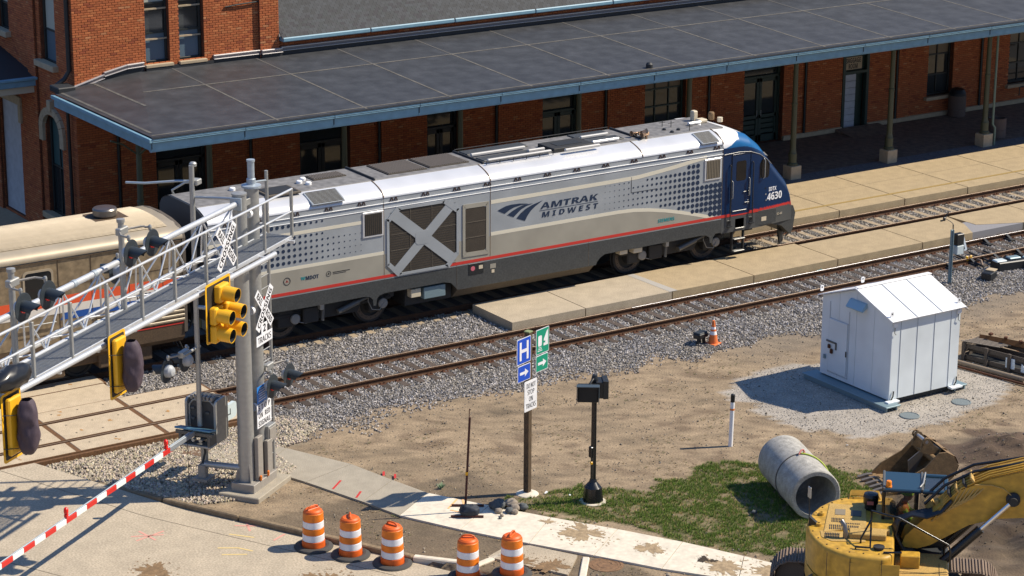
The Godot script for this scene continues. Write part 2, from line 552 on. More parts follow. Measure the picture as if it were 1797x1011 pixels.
# ---------- ground, road, pavements ----------
var nz := FastNoiseLite.new()
const GRASS := [[-19.6, 14.0], [-18.4, 14.1], [-17.4, 14.0], [-16.9, 14.8], [-16.1, 15.3], [-15.6, 14.8], [-14.8, 15.2], [-13.6, 15.3], [-12.8, 15.6], [-11.6, 16.4], [-10.8, 17.6], [-11.2, 18.8], [-13.2, 20.6], [-15.2, 21.8], [-16.0, 20.9], [-16.8, 19.3], [-17.7, 17.9], [-18.6, 16.4], [-19.4, 15.1]]
const PAD := [[-9.9, 10.8], [-8.2, 10.0], [-4.0, 10.6], [-2.4, 12.6], [-2.6, 14.2], [-4.0, 15.3], [-6.6, 16.0], [-9.2, 15.5], [-10.2, 13.6]]
const TAN := [[-28.3, 6.15], [-22.2, 6.15], [-21.2, 6.2], [-20.6, 7.2], [-21.6, 8.0], [-22.6, 8.2], [-22.6, 9.6], [-24.2, 10.9], [-26.1, 10.4], [-27.2, 8.5]]


func road_edge(z: float) -> float: return -27.0 + 0.514 * (z - 8.5)


func road_y(x: float, z: float) -> float: return lerpf(-0.03, -0.33, clampf((z - 6.2) / 4.0, 0.0, 1.0))


func inside(p: PackedVector2Array, x: float, z: float) -> bool: return Geometry2D.is_point_in_polygon(Vector2(x, z), p)


func ground_y(x: float, z: float) -> float:
	if x < road_edge(z) + 0.05 and z > 6.0: return road_y(x, z) - 0.14
	var y := -0.25
	if z < 7.6 and z > -1.4: y = lerpf(-0.2, -0.25, smoothstep(6.4, 7.6, z))
	if z < 6.2 and x < (-24.15 if z < 2.85 else -21.95): y = -0.3
	y += nz.get_noise_2d(x * 9.0, z * 9.0) * 0.012
	if x > -13.0 and z > 19.5:  # dug earth round the excavator
		var k := smoothstep(0.0, 2.5, minf(x + 13.0, z - 19.5))
		y += k * (nz.get_noise_2d(x * 14.0 + 50.0, z * 14.0) * 0.3 + 0.05)
	var heap := Vector2(x + 6.7, (z - 18.6) * 1.1).length()
	if heap < 1.8: y += 0.45 * smoothstep(1.8, 0.2, heap) * (1.0 + 0.5 * nz.get_noise_2d(x * 30.0, z * 30.0))
	return y


func build_ground() -> void:
	nz.seed = 4; nz.frequency = 0.05; nz.fractal_octaves = 4
	var gp := poly(GRASS); var pp := poly(PAD); var tp := poly(TAN)
	var xs := [-1500.0, -250.0, -70.0]; var zs := [-1500.0, -250.0, -60.0, -12.0]
	for i in 246: xs.append(-35.0 + i * 0.2)
	for i in 176: zs.append(-2.0 + i * 0.2)
	xs.append_array([40.0, 250.0, 1500.0]); zs.append_array([60.0, 250.0, 1500.0])
	var b := MB.new()
	b.tinted = true
	for i in xs.size():
		for j in zs.size():
			var x: float = xs[i]; var z: float = zs[j]
			var n1 := nz.get_noise_2d(x * 6.0, z * 6.0)
			var n2 := nz.get_noise_2d(x * 20.0 + 90.0, z * 20.0)
			var n3 := nz.get_noise_2d(x * 60.0 - 40.0, z * 60.0)
			var n4 := nz.get_noise_2d(x * 5.0 + z * 2.0 + 200.0, z * 34.0 - x * 9.0)
			var c := Color(0.54, 0.4, 0.25) * (1.0 + 0.3 * n1 + 0.35 * n2 + 0.35 * n3 + 0.35 * n4)
			c = c.lerp(Color(0.33, 0.235, 0.145), smoothstep(0.1, 0.5, n2 + n1 * 0.4))
			var gravel := smoothstep(0.35, -0.35, z - 7.35 - maxf(0.0, x + 14.0) * 0.05 - n1 * 1.1 - n2 * 0.4)
			c = c.lerp(Color(0.34, 0.305, 0.27), gravel)
			if x > -9.0 and z < 10.2: c = c.lerp(Color(0.34, 0.29, 0.23), 0.5 * smoothstep(10.2, 8.6, z - n1) * smoothstep(-9.0, -6.0, x))
			if inside(pp, x + n2 * 0.5, z + n1 * 0.5): c = Color(0.66, 0.59, 0.5) * (1.0 + 0.25 * n3 + 0.2 * n2)
			if inside(tp, x, z): c = Color(0.46, 0.38, 0.27)
			if inside(gp, x + n2 * 0.8, z + n1 * 0.8): c = Color(0.17, 0.17, 0.05).lerp(Color(0.4, 0.3, 0.17), smoothstep(0.1, 0.5, n3 + n2))
			if z > 12.0 and x < -19.0 and x > road_edge(z): c = Color(0.29, 0.215, 0.135) * (1.0 + 0.3 * n2 + 0.3 * n3)
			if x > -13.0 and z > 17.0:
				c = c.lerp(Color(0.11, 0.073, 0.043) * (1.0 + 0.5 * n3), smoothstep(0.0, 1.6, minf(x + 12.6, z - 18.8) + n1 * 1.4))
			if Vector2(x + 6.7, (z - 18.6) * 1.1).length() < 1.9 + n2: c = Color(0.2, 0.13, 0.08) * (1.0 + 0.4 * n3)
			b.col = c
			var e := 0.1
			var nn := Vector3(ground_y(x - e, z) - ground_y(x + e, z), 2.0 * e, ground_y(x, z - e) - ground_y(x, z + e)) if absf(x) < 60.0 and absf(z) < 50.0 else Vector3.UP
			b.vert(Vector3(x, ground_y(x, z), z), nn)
	var w := zs.size()
	for i in xs.size() - 1:
		for j in w - 1:
			var a := i * w + j
			b.ix.append_array([a, a + w, a + w + 1, a, a + w + 1, a + 1])
	structure(put("ground", b, M.dirt))

	# stones
	var st := MB.new()
	var pts := [V(0.5, 0.05, 0.1), V(-0.1, -0.1, 0.48), V(-0.5, 0.0, -0.08), V(0.08, 0.08, -0.46), V(0.06, 0.42, 0.02), V(0, -0.4, 0)]
	for k in 4:
		st.tri(pts[k], pts[4], pts[(k + 1) % 4])
		st.tri(pts[k], pts[(k + 1) % 4], pts[5])
	for k in st.n.size(): st.n[k] = st.n[k] if st.n[k].dot(st.v[k]) > 0 else -st.n[k]
	var sm := st.mesh()
	var X := []; var C := []
	var tries := 0
	while X.size() < 86000 and tries < 900000:
		tries += 1
		var x := rng.randf_range(-24.1, 14.5)
		var z := rng.randf_range(-1.15, 9.2)
		if x > -12.05 and z > 1.1 and z < 3.34: continue
		if x < -1.0 and z < 0.8: continue
		if x < -24.1 or (x < -22.0 and z > 2.84 and z < 6.2): continue
		var k2 := fposmod(x + 21.7, 0.507)
		if absf(z - T2Z) < 1.32 and (k2 < 0.1 or k2 > 0.407) and rng.randf() < 0.93: continue
		var k1 := fposmod(x + 23.6, 0.573)
		if absf(z) < 1.33 and (k1 < 0.115 or k1 > 0.458) and rng.randf() < 0.93: continue
		var n1 := nz.get_noise_2d(x * 6.0, z * 6.0); var n2 := nz.get_noise_2d(x * 20.0 + 90.0, z * 20.0)
		var lim := 7.3 + maxf(0.0, x + 14.0) * 0.05 + n1 * 1.1 + n2 * 0.4
		if rng.randf() > smoothstep(lim + 0.7, lim - 0.5, z): continue
		var s := rng.randf_range(0.035, 0.085)
		var y := ground_y(x, z) + 0.008 + rng.randf() * 0.022
		var r := Basis.from_euler(Vector3(rng.randf() * TAU, rng.randf() * TAU, rng.randf() * TAU))
		X.append(Transform3D(r.scaled(Vector3.ONE * s), V(x, y, z)))
		var t := rng.randf()
		var g := 0.2 + 0.62 * t * t + (0.2 if rng.randf() < 0.12 else 0.0)
		var warm := clampf(0.45 + 0.25 * n1 + rng.randf_range(-0.3, 0.3) + (0.3 if z < 1.1 else 0.0), 0.0, 1.0)
		C.append(Color(g * lerpf(0.97, 1.08, warm), g * lerpf(0.95, 0.93, warm), g * lerpf(1.0, 0.7, warm)))
	many("ballast_stones", sm, M.stone, X, C)
	X = []; C = []
	tries = 0
	while X.size() < 9500 and tries < 200000:
		tries += 1
		var x := rng.randf_range(-28.3, -20.3)
		var z := rng.randf_range(6.1, 11.2)
		if not inside(tp, x, z) or x < road_edge(z) + 0.12: continue
		var s := rng.randf_range(0.06, 0.115)
		X.append(Transform3D(Basis.from_euler(Vector3(rng.randf() * TAU, rng.randf() * TAU, rng.randf() * TAU)).scaled(Vector3.ONE * s), V(x, maxf(ground_y(x, z), -0.26) + 0.015 + rng.randf() * 0.03, z)))
		var g := 0.42 + 0.45 * rng.randf()
		C.append(Color(g, g * rng.randf_range(0.8, 0.9), g * rng.randf_range(0.56, 0.72)))
	many("tan_gravel", sm, M.stone, X, C)
	X = []; C = []
	for k in 16000:
		var x := rng.randf_range(-27.0, 6.0)
		var z := rng.randf_range(7.0, 23.0)
		if x < road_edge(z) + 0.1 or nz.get_noise_2d(x * 14.0, z * 14.0) < rng.randf_range(-0.5, 0.35): continue
		if inside(gp, x, z) and rng.randf() < 0.9: continue
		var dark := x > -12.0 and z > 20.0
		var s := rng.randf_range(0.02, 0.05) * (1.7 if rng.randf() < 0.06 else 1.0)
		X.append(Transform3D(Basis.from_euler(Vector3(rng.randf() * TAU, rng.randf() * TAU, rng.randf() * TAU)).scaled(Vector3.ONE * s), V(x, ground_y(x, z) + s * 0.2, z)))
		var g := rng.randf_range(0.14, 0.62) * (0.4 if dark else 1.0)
		C.append(Color(g, g * 0.85, g * 0.64))
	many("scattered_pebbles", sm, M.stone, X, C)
	X = []; C = []
	for k in 5200:
		var x := rng.randf_range(-10.2, -2.4)
		var z := rng.randf_range(10.0, 16.0)
		if not inside(pp, x, z): continue
		X.append(Transform3D(Basis.from_euler(Vector3(rng.randf() * TAU, rng.randf() * TAU, rng.randf() * TAU)).scaled(Vector3.ONE * rng.randf_range(0.02, 0.045)), V(x, ground_y(x, z) + 0.008, z)))
		var g := rng.randf_range(0.4, 0.9)
		C.append(Color(g, g * 0.92, g * 0.8))
	many("fine_gravel", sm, M.stone, X, C)

	# grass and dry straw
	var bl := MB.new()
	bl.tinted = true
	for k in 5:
		var a := k * 1.26
		var d := V(cos(a), 0, sin(a))
		var sd := V(-sin(a), 0, cos(a)) * 0.1
		bl.tri(d * 0.12 - sd, d * 0.12 + sd, d * 0.55 + V(0, 1.0, 0))
	var bm := bl.mesh()
	X = []; C = []
	for k in 60000:
		var x := rng.randf_range(-19.8, -10.5)
		var z := rng.randf_range(13.6, 22.0)
		var n1 := nz.get_noise_2d(x * 6.0, z * 6.0); var n2 := nz.get_noise_2d(x * 20.0 + 90.0, z * 20.0); var n3 := nz.get_noise_2d(x * 60.0 - 40.0, z * 60.0)
		if not inside(gp, x + n2 * 0.8, z + n1 * 0.8): continue
		var bald := smoothstep(0.0, 0.45, n3 + n2)
		if rng.randf() < bald * 0.85: continue
		var h := rng.randf_range(0.03, 0.085)
		X.append(Transform3D(Basis(Vector3.UP, rng.randf() * TAU).scaled(V(h * 0.9, h, h * 0.9)), V(x, ground_y(x, z) - 0.004, z)))
		var dry := rng.randf() < 0.12 + 0.4 * bald
		var g := rng.randf_range(0.7, 1.3)
		C.append(Color(0.44, 0.34, 0.14) * g if dry else Color(0.15, 0.23, 0.028) * g)
	many("grass", bm, M.blade, X, C)
	X = []; C = []
	for k in 9000:
		var x := rng.randf_range(-24.0, 2.0)
		var z := rng.randf_range(8.5, 21.0)
		if x < road_edge(z) + 0.4 or nz.get_noise_2d(x * 9.0 + 33.0, z * 9.0) < 0.12 or inside(pp, x, z): continue
		var h := rng.randf_range(0.03, 0.07)
		X.append(Transform3D(Basis(Vector3.UP, rng.randf() * TAU).scaled(V(h * 1.6, h * 0.5, h * 1.6)), V(x, ground_y(x, z), z)))
		var g := rng.randf_range(0.6, 1.2)
		C.append(Color(0.32, 0.235, 0.13) * g if rng.randf() < 0.8 else Color(0.14, 0.14, 0.05) * g)
	many("dry_grass", bm, M.blade, X, C)

	# road: a concrete carriageway and a gutter strip along the kerb
	var road := structure(base("road", "", ""))
	var e0 := MB.new()
	e0.quad(V(-60, -0.36, 40), V(road_edge(40), -0.36, 40), V(road_edge(10.4), -0.36, 10.4), V(-60, -0.36, 10.4))
	put("road_bed", e0, M.tar, road)
	for strip in [[0.02, 0.95], [0.97, 5.2], [5.22, 30.0]]:
		var s := MB.new()
		var rows := []
		for i in 16:
			var z := 6.22 + i * 0.42 if i < 11 else 10.42 + (i - 10) * 6.0
			var xa := road_edge(z) - float(strip[1]); var xb := road_edge(z) - float(strip[0])
			rows.append([V(xa, road_y(xa, z), z), V(xb, road_y(xb, z), z)])
		for i in rows.size() - 1:
			s.quad(rows[i + 1][0], rows[i + 1][1], rows[i][1], rows[i][0])
		put("road_slab", s, M.road, road)
	var mud := [[-28.3, 13.3, 0.55], [-25.3, 15.9, 0.7], [-24.4, 16.9, 0.6]]
	for mm in mud: blot(road, mm[0], mm[1], mm[2], -0.326, "mud_stain", M.stained)
	for line in [[-27.9, 11.2, -27.2, 11.5, 0], [-27.9, 11.5, -27.1, 11.3, 0], [-27.6, 11.0, -27.5, 11.7, 0], [-25.55, 11.9, -25.0, 12.3, 0], [-25.4, 12.4, -25.2, 11.8, 0], [-25.2, 13.2, -24.8, 13.0, 0], [-26.5, 12.9, -26.1, 13.15, 1], [-26.1, 13.15, -25.9, 13.5, 1], [-26.6, 13.3, -26.1, 13.6, 1], [-25.9, 12.3, -25.5, 12.8, 1]]:
		paint(road, line[0], line[1], line[2], line[3], -0.326, M.stripe_pinkish if line[4] == 0 else M.chalk_yellow)
	# kerb in lengths
	var kerb := structure(base("kerb", "", ""))
	for i in 5:
		var z0 := 7.7 + i * 2.0; var z1 := z0 + 1.985
		if i == 4: z1 = 16.0
		kerb_piece(kerb, V(road_edge(z0), 0, z0), V(road_edge(z1), 0, z1), M.kerb, -0.2, -0.2 if i else -0.16)
	kerb_piece(kerb, V(road_edge(16.02), 0, 16.02), V(-22.25, 0, 17.05), M.slab_new, -0.2, -0.2)
	kerb_piece(kerb, V(-22.2, 0, 17.1), V(-21.1, 0, 16.85), M.slab_new, -0.2, -0.2)
	kerb_piece(kerb, V(-19.85, 0, 18.1), V(-20.75, 0, 19.2), M.slab_new, -0.2, -0.2)

	# pavement slabs
	var sw := structure(base("sidewalk", "", ""))
	var far := [[-23.0, 6.75], [-22.2, 8.25], [-21.36, 10.16], [-21.05, 11.65], [-20.77, 12.85], [-19.95, 14.35], [-19.13, 15.77], [-18.22, 17.22], [-17.4, 18.66], [-16.72, 20.09], [-16.1, 21.5], [-15.5, 22.9]]
	var near := [[-24.31, 7.73], [-23.4, 9.25], [-22.93, 10.62], [-22.4, 12.5], [-22.1, 13.73], [-21.35, 15.25], [-20.46, 16.81], [-19.6, 18.2], [-18.75, 19.65], [-17.7, 21.1], [-16.95, 22.3], [-16.4, 23.6]]
	slab(sw, [[-25.9, 6.15], [-24.33, 7.71], [-23.02, 6.73], [-23.3, 6.15]], M.slab_old)
	for i in far.size() - 1:
		slab(sw, [near[i], near[i + 1], far[i + 1], far[i]], M.slab_old if i < 4 else M.slab_new)
	slab(sw, [[-21.1, 16.7], [-21.7, 16.95], [-20.72, 18.8], [-19.9, 18.0], [-20.5, 16.9]], M.slab)
	for mm in [[-19.0, 17.0, 0.7], [-18.3, 18.55, 0.4], [-17.5, 20.3, 0.6], [-16.7, 21.2, 0.8], [-19.35, 15.95, 0.2], [-16.6, 22.4, 0.7]]:
		blot(sw, mm[0], mm[1], mm[2], -0.196, "mud_stain", M.mud)
	for mm in [[-17.62, 19.75, 0.2], [-17.5, 19.95, 0.14]]: blot(sw, mm[0], mm[1], mm[2], -0.192, "mud_clod", M.soil)
	blot(sw, -21.2, 17.6, 0.55, -0.1955, "mud_stain", M.stained)
	blot(sw, -20.75, 18.2, 0.5, -0.1945, "mud_stain", M.stained)
	for line in [[-21.1, 11.3, -20.95, 11.05, 0], [-20.95, 11.6, -20.8, 11.35, 0], [-22.6, 11.4, -22.15, 11.0, 0], [-22.4, 12.2, -22.1, 11.9, 0], [-20.9, 14.0, -20.4, 13.6, 2], [-20.6, 14.3, -20.3, 13.7, 2], [-20.9, 14.1, -20.7, 14.5, 2]]:
		paint(sw, line[0], line[1], line[2], line[3], -0.195, M.stripe_red if line[4] == 0 else M.chalk_orange)

	# platform beyond the tracks and the narrow one between them
	var pf := structure(base("platform", "", ""))
	var x := -19.6
	while x < 28.0:
		for row in [[-4.85, -3.4], [-3.38, -1.92], [-1.78, -1.08]]:
			var s := MB.new()
			s.box(V(x + 1.49, 0.0, (row[0] + row[1]) * 0.5), V(2.97, 0.3, row[1] - row[0] - 0.014), Basis(), 0.008)
			put("slab", s, M.platform, pf)
		x += 3.0
	var yl := MB.new()
	yl.box(V(4.0, 0.0, -1.85), V(47.2, 0.3, 0.125))
	put("yellow_edge_line", yl, M.yellow_line, pf)
	var pv := MB.new()
	pv.box(V(4.4, -0.05, -7.65), V(48.0, 0.3, 5.56))
	put("paved_strip", pv, M.paver, pf)
	var st2 := MB.new()
	st2.box(V(4.4, -0.03, -5.35), V(48.0, 0.3, 0.95), Basis(), 0.02)
	put("stone_edging", st2, M.edging, pf)
	var mid := structure(base("middle_platform", "", ""))
	var cuts := [-12.0, -9.35, -6.1, -2.9, 0.55, 4.2, 7.35, 10.0, 13.5, 17.0]
	for i in cuts.size() - 1:
		var x0: float = cuts[i]; var x1: float = cuts[i + 1]
		var zc := 1.12 if i < 4 else 1.3
		slab(mid, [[x0 + 0.008, 3.3], [x1 - 0.008, 3.3], [x1 - 0.008, zc], [x0 + 0.008, zc]] if i != 5 and i != 6 else ([[x0 + 0.008, 3.3], [x1 - 0.9, 3.3], [x1 - 0.35, 2.3], [x1 - 0.2, zc], [x0 + 0.008, zc]] if i == 5 else [[x0 - 0.1, 2.6], [x0 + 1.6, 3.3], [x1 - 0.008, 3.3], [x1 - 0.008, zc], [x0 - 0.15, zc]]), M.slab if i < 2 else M.platform, 0.08, 0.3)
	var pt := MB.new()
	pt.box(V(7.6, -0.1, 2.7), V(2.4, 0.34, 1.1))
	put("asphalt_patch", pt, M.gravel_patch, mid)
	var gr := MB.new()
	gr.prism(poly([[-6.2, -3.3], [-5.9, -3.3], [-6.0, -1.14], [-6.25, -1.14]]), Transform3D(Basis(V(1, 0, 0), V(0, 0, -1), V(0, 1, 0)), V(0, 0.085, 0)), 0.0)
	put("mortar_patch", gr, M.grey_patch, mid)
	# street beside the station, in the shade
	var str_ := MB.new()
	str_.quad(V(-60, -0.02, -9.0), V(-21.2, -0.02, -9.0), V(-21.2, -0.02, -40), V(-60, -0.02, -40))
	structure(put("street", str_, M.asphalt))
	var sk := MB.new()
	sk.box(V(-20.35, 0.0, -22.0), V(1.6, 0.24, 27.0), Basis(), 0.03)
	structure(put("street_kerb", sk, M.stone_trim))


func slab(parent: Node3D, pts: Array, m: Material, top := -0.2, thick := 0.14) -> void:
	var c := Vector2.ZERO
	for p in pts: c += Vector2(p[0], p[1]) / pts.size()
	var q := PackedVector2Array()
	for p in pts:
		var d := Vector2(p[0], p[1]) - c
		d -= d.normalized() * 0.012
		q.append(Vector2(c.x + d.x, -(c.y + d.y)))
	var b := MB.new()
	b.prism(q, Transform3D(Basis(V(1, 0, 0), V(0, 0, -1), V(0, 1, 0)), V(0, top, 0)), thick)
	put("slab", b, m, parent)


func blot(parent: Node3D, x: float, z: float, r: float, y: float, called: String, m: Material) -> void:
	var q := PackedVector2Array()
	var b := MB.new()
	for k in 64:
		var a := TAU * k / 64.0
		var rr := r * (0.72 + 0.8 * nz.get_noise_2d(x * 40.0 + cos(a) * 14.0, z * 40.0 + sin(a) * 14.0) + 0.45 * nz.get_noise_2d(z * 90.0 + cos(a) * 70.0, x * 90.0 + sin(a) * 70.0))
		q.append(Vector2(x + cos(a) * rr * 0.8, -(z + sin(a) * rr)))
	if r > 0.15:
		for k in int(r * 150.0):
			var a := rng.randf() * TAU
			var rr := r * rng.randf_range(0.55, 1.35)
			b.disc(V(x + cos(a) * rr * 0.8, y - 0.0006 - 0.00001 * k, z + sin(a) * rr), Vector3.UP, r * rng.randf_range(0.01, 0.06), 6, rng.randf_range(0.4, 1.0))
	b.prism(q, Transform3D(Basis(V(1, 0, 0), V(0, 0, -1), V(0, 1, 0)), V(0, y, 0)), 0.0)
	put(called, b, m, parent)


func paint(parent: Node3D, x0: float, z0: float, x1: float, z1: float, y: float, m: Material) -> void:
	var d := Vector2(x1 - x0, z1 - z0).normalized() * 0.028
	var b := MB.new()
	b.quad(V(x0 - d.y, y, z0 + d.x), V(x1 - d.y, y, z1 + d.x), V(x1 + d.y, y, z1 - d.x), V(x0 + d.y, y, z0 - d.x))
	put("spray_paint_mark", b, m, parent)


func kerb_piece(parent: Node3D, a: Vector3, c: Vector3, m: Material, y1: float, y0: float) -> void:
	var d := (c - a).normalized()
	var s := Vector3(d.z, 0, -d.x)
	if s.x < 0.0: s = -s
	var b := MB.new()
	var mid := (a + c) * 0.5 + s * 0.085
	b.box(V(mid.x, y1 - 0.15, mid.z), V(0.17, 0.3, a.distance_to(c) - 0.012), Basis(s, Vector3.UP, s.cross(Vector3.UP)), 0.025)
	put("kerb_stone", b, m, parent)


# ---------- railway ----------
func build_tracks() -> void:
	for t in 2:
		var z0 := 0.0 if t == 0 else T2Z
		var tr := base("railway_track", "far railway track with tan concrete ties under the passenger train" if t == 0 else "empty near railway track with rusty rails on dark wooden ties", "railway track", Vector3.ZERO, 0.0, "railway tracks through the station")
		for s in [-1, 1]:
			var r := MB.new()
			var prof := poly([[-0.075, -0.175], [0.075, -0.175], [0.07, -0.158], [0.012, -0.14], [0.009, -0.055], [0.036, -0.042], [0.037, -0.006], [0.028, -0.002], [-0.028, -0.002], [-0.037, -0.006], [-0.036, -0.042], [-0.009, -0.055], [-0.012, -0.14], [-0.07, -0.158]])
			r.prism(prof, Transform3D(Basis(V(0, 0, -1), V(0, 1, 0), V(1, 0, 0)), V(32, 0, z0 + s * 0.755)), 77.0)
			var rail := put("rail", r, M.rail_side, tr)
			var h := MB.new()
			h.box(V(-26.5 if t == 1 and s < 0 else -6.5, 0.0, z0 + s * 0.755), V(36.98 if t == 1 and s < 0 else 76.98, 0.007, 0.042), Basis(), 0.003)
			put("running_surface", h, M.rail_dark, rail)
			if t == 1 and s < 0:
				var h2 := MB.new()
				h2.box(V(12.0, 0.0, z0 - 0.755), V(39.98, 0.007, 0.036), Basis(), 0.003)
				put("running_surface", h2, M.rail_top, rail)
		var X := []
		var tm := []
		for k in 3:
			var b := MB.new()
			b.tinted = true
			b.col = [Color(0.155, 0.112, 0.085), Color(0.12, 0.09, 0.07), Color(0.19, 0.145, 0.115)][k]
			if t == 0 and false: pass
			b.box(V(0, 0, 0), V(0.225, 0.18, 2.6), Basis(), 0.012)
			tm.append(b.mesh())
		var cm := MB.new()
		cm.box(V(0, 0.0, 0), V(0.25, 0.2, 2.6), Basis(), 0.025)
		var cmesh := cm.mesh()
		var x := -21.7 if t == 1 else -23.6
		while x < 15.2:
			var wob := Basis(Vector3.UP, rng.randf_range(-0.012, 0.012))
			var off := rng.randf_range(-0.03, 0.03)
			if t == 1 or x < -19.6:
				if x > -22.0: inst("tie", tm[rng.randi() % 3], M.tie_wood, tr, Transform3D(wob, V(x, -0.248 + rng.randf_range(-0.008, 0.004), z0 + off * 1.6)))
			else:
				inst("tie", cmesh, M.tie_concrete, tr, Transform3D(wob, V(x, -0.262, z0 + off)))
			if x > -22.0:
				for s in [-1, 1]: X.append(Transform3D(Basis(), V(x, -0.165, z0 + s * 0.755)))
			x += 0.507 if t == 1 else 0.573
		var pl := MB.new()
		pl.box(V(0, 0, 0), V(0.19, 0.022, 0.36))
		for e in [[-0.06, -0.1], [0.06, 0.1], [0.06, -0.1], [-0.06, 0.1]]: pl.box(V(e[0], 0.025, e[1]), V(0.035, 0.05, 0.04))
		many("tie_plates", pl.mesh(), M.rust, X, [], tr)
	# the level crossing of concrete panels framed in steel
	var gc := structure(base("grade_crossing", "", ""))
	for t in 2:
		var z0 := 0.0 if t == 0 else T2Z
		var xr := -24.15 if t == 0 else -22.0
		var cuts := [xr, -24.5 if t == 1 else -26.95, -26.95 if t == 1 else -29.4, -29.4 if t == 1 else -31.85, -31.85 if t == 1 else -34.3, -34.3 if t == 1 else -37.0]
		for row in [[z0 - 1.6, z0 - 0.83], [z0 - 0.665, z0 + 0.665], [z0 + 0.83, z0 + 1.6]]:
			for i in cuts.size() - 1:
				var x1: float = cuts[i]; var x0: float = cuts[i + 1]
				var f := MB.new()
				f.box(V((x0 + x1) * 0.5, -0.14, (row[0] + row[1]) * 0.5), V(x1 - x0, 0.26, row[1] - row[0]))
				var fr := put("steel_frame", f, M.steel_rust, gc)
				var p := MB.new()
				p.box(V((x0 + x1) * 0.5, -0.11, (row[0] + row[1]) * 0.5), V(x1 - x0 - 0.13, 0.22, row[1] - row[0] - 0.075), Basis(), 0.008)
				for e in 3:
					pass
				put("panel", p, M.panel, fr)
				var hl := MB.new()
				for hx in [0.2, 0.5, 0.8]:
					for hz in ([0.25, 0.75] if row[1] - row[0] > 1.0 else [0.4]):
						hl.disc(V(lerpf(x0, x1, hx), 0.003, lerpf(row[0], row[1], hz)), Vector3.UP, 0.028, 8)
				put("bolt_hole", hl, M.tar, fr)
				if rng.randf() < 0.8:
					for q in 2: blot(gc, lerpf(x0, x1, rng.randf_range(0.2, 0.8)), lerpf(row[0], row[1], rng.randf_range(0.3, 0.7)), rng.randf_range(0.05, 0.11), 0.0045, "rust_stain", M.rust_light)
	var mid := MB.new()
	mid.box(V(-34.3, -0.13, 2.265), V(20.1, 0.25, 1.28), Basis(), 0.01)
	put("concrete_infill", mid, M.panel, gc)
	var nr := MB.new()
	nr.box(V(-32.3, -0.15, 6.2), V(20.4, 0.22, 0.1))
	put("steel_edge", nr, M.steel_rust, gc)


# ---------- the brick station ----------
const WZ := -10.4
const TX := -19.54


func brick_mesh() -> ArrayMesh:
	if not tex.has("brick_mesh"):
		var b := MB.new()
		b.tinted = true
		b.box(Vector3.ZERO, V(0.2, 0.064, 0.05), Basis(), 0.006)
		tex.brick_mesh = b.mesh()
	return tex.brick_mesh


func brick_color() -> Color:
	var t := rng.randf()
	var c := Color(0.6, 0.165, 0.05)
	if t < 0.05: c = Color(0.42, 0.1, 0.035)
	elif t < 0.2: c = Color(0.68, 0.22, 0.072)
	elif t < 0.22: c = Color(0.7, 0.29, 0.12)
	return c * rng.randf_range(0.88, 1.12)


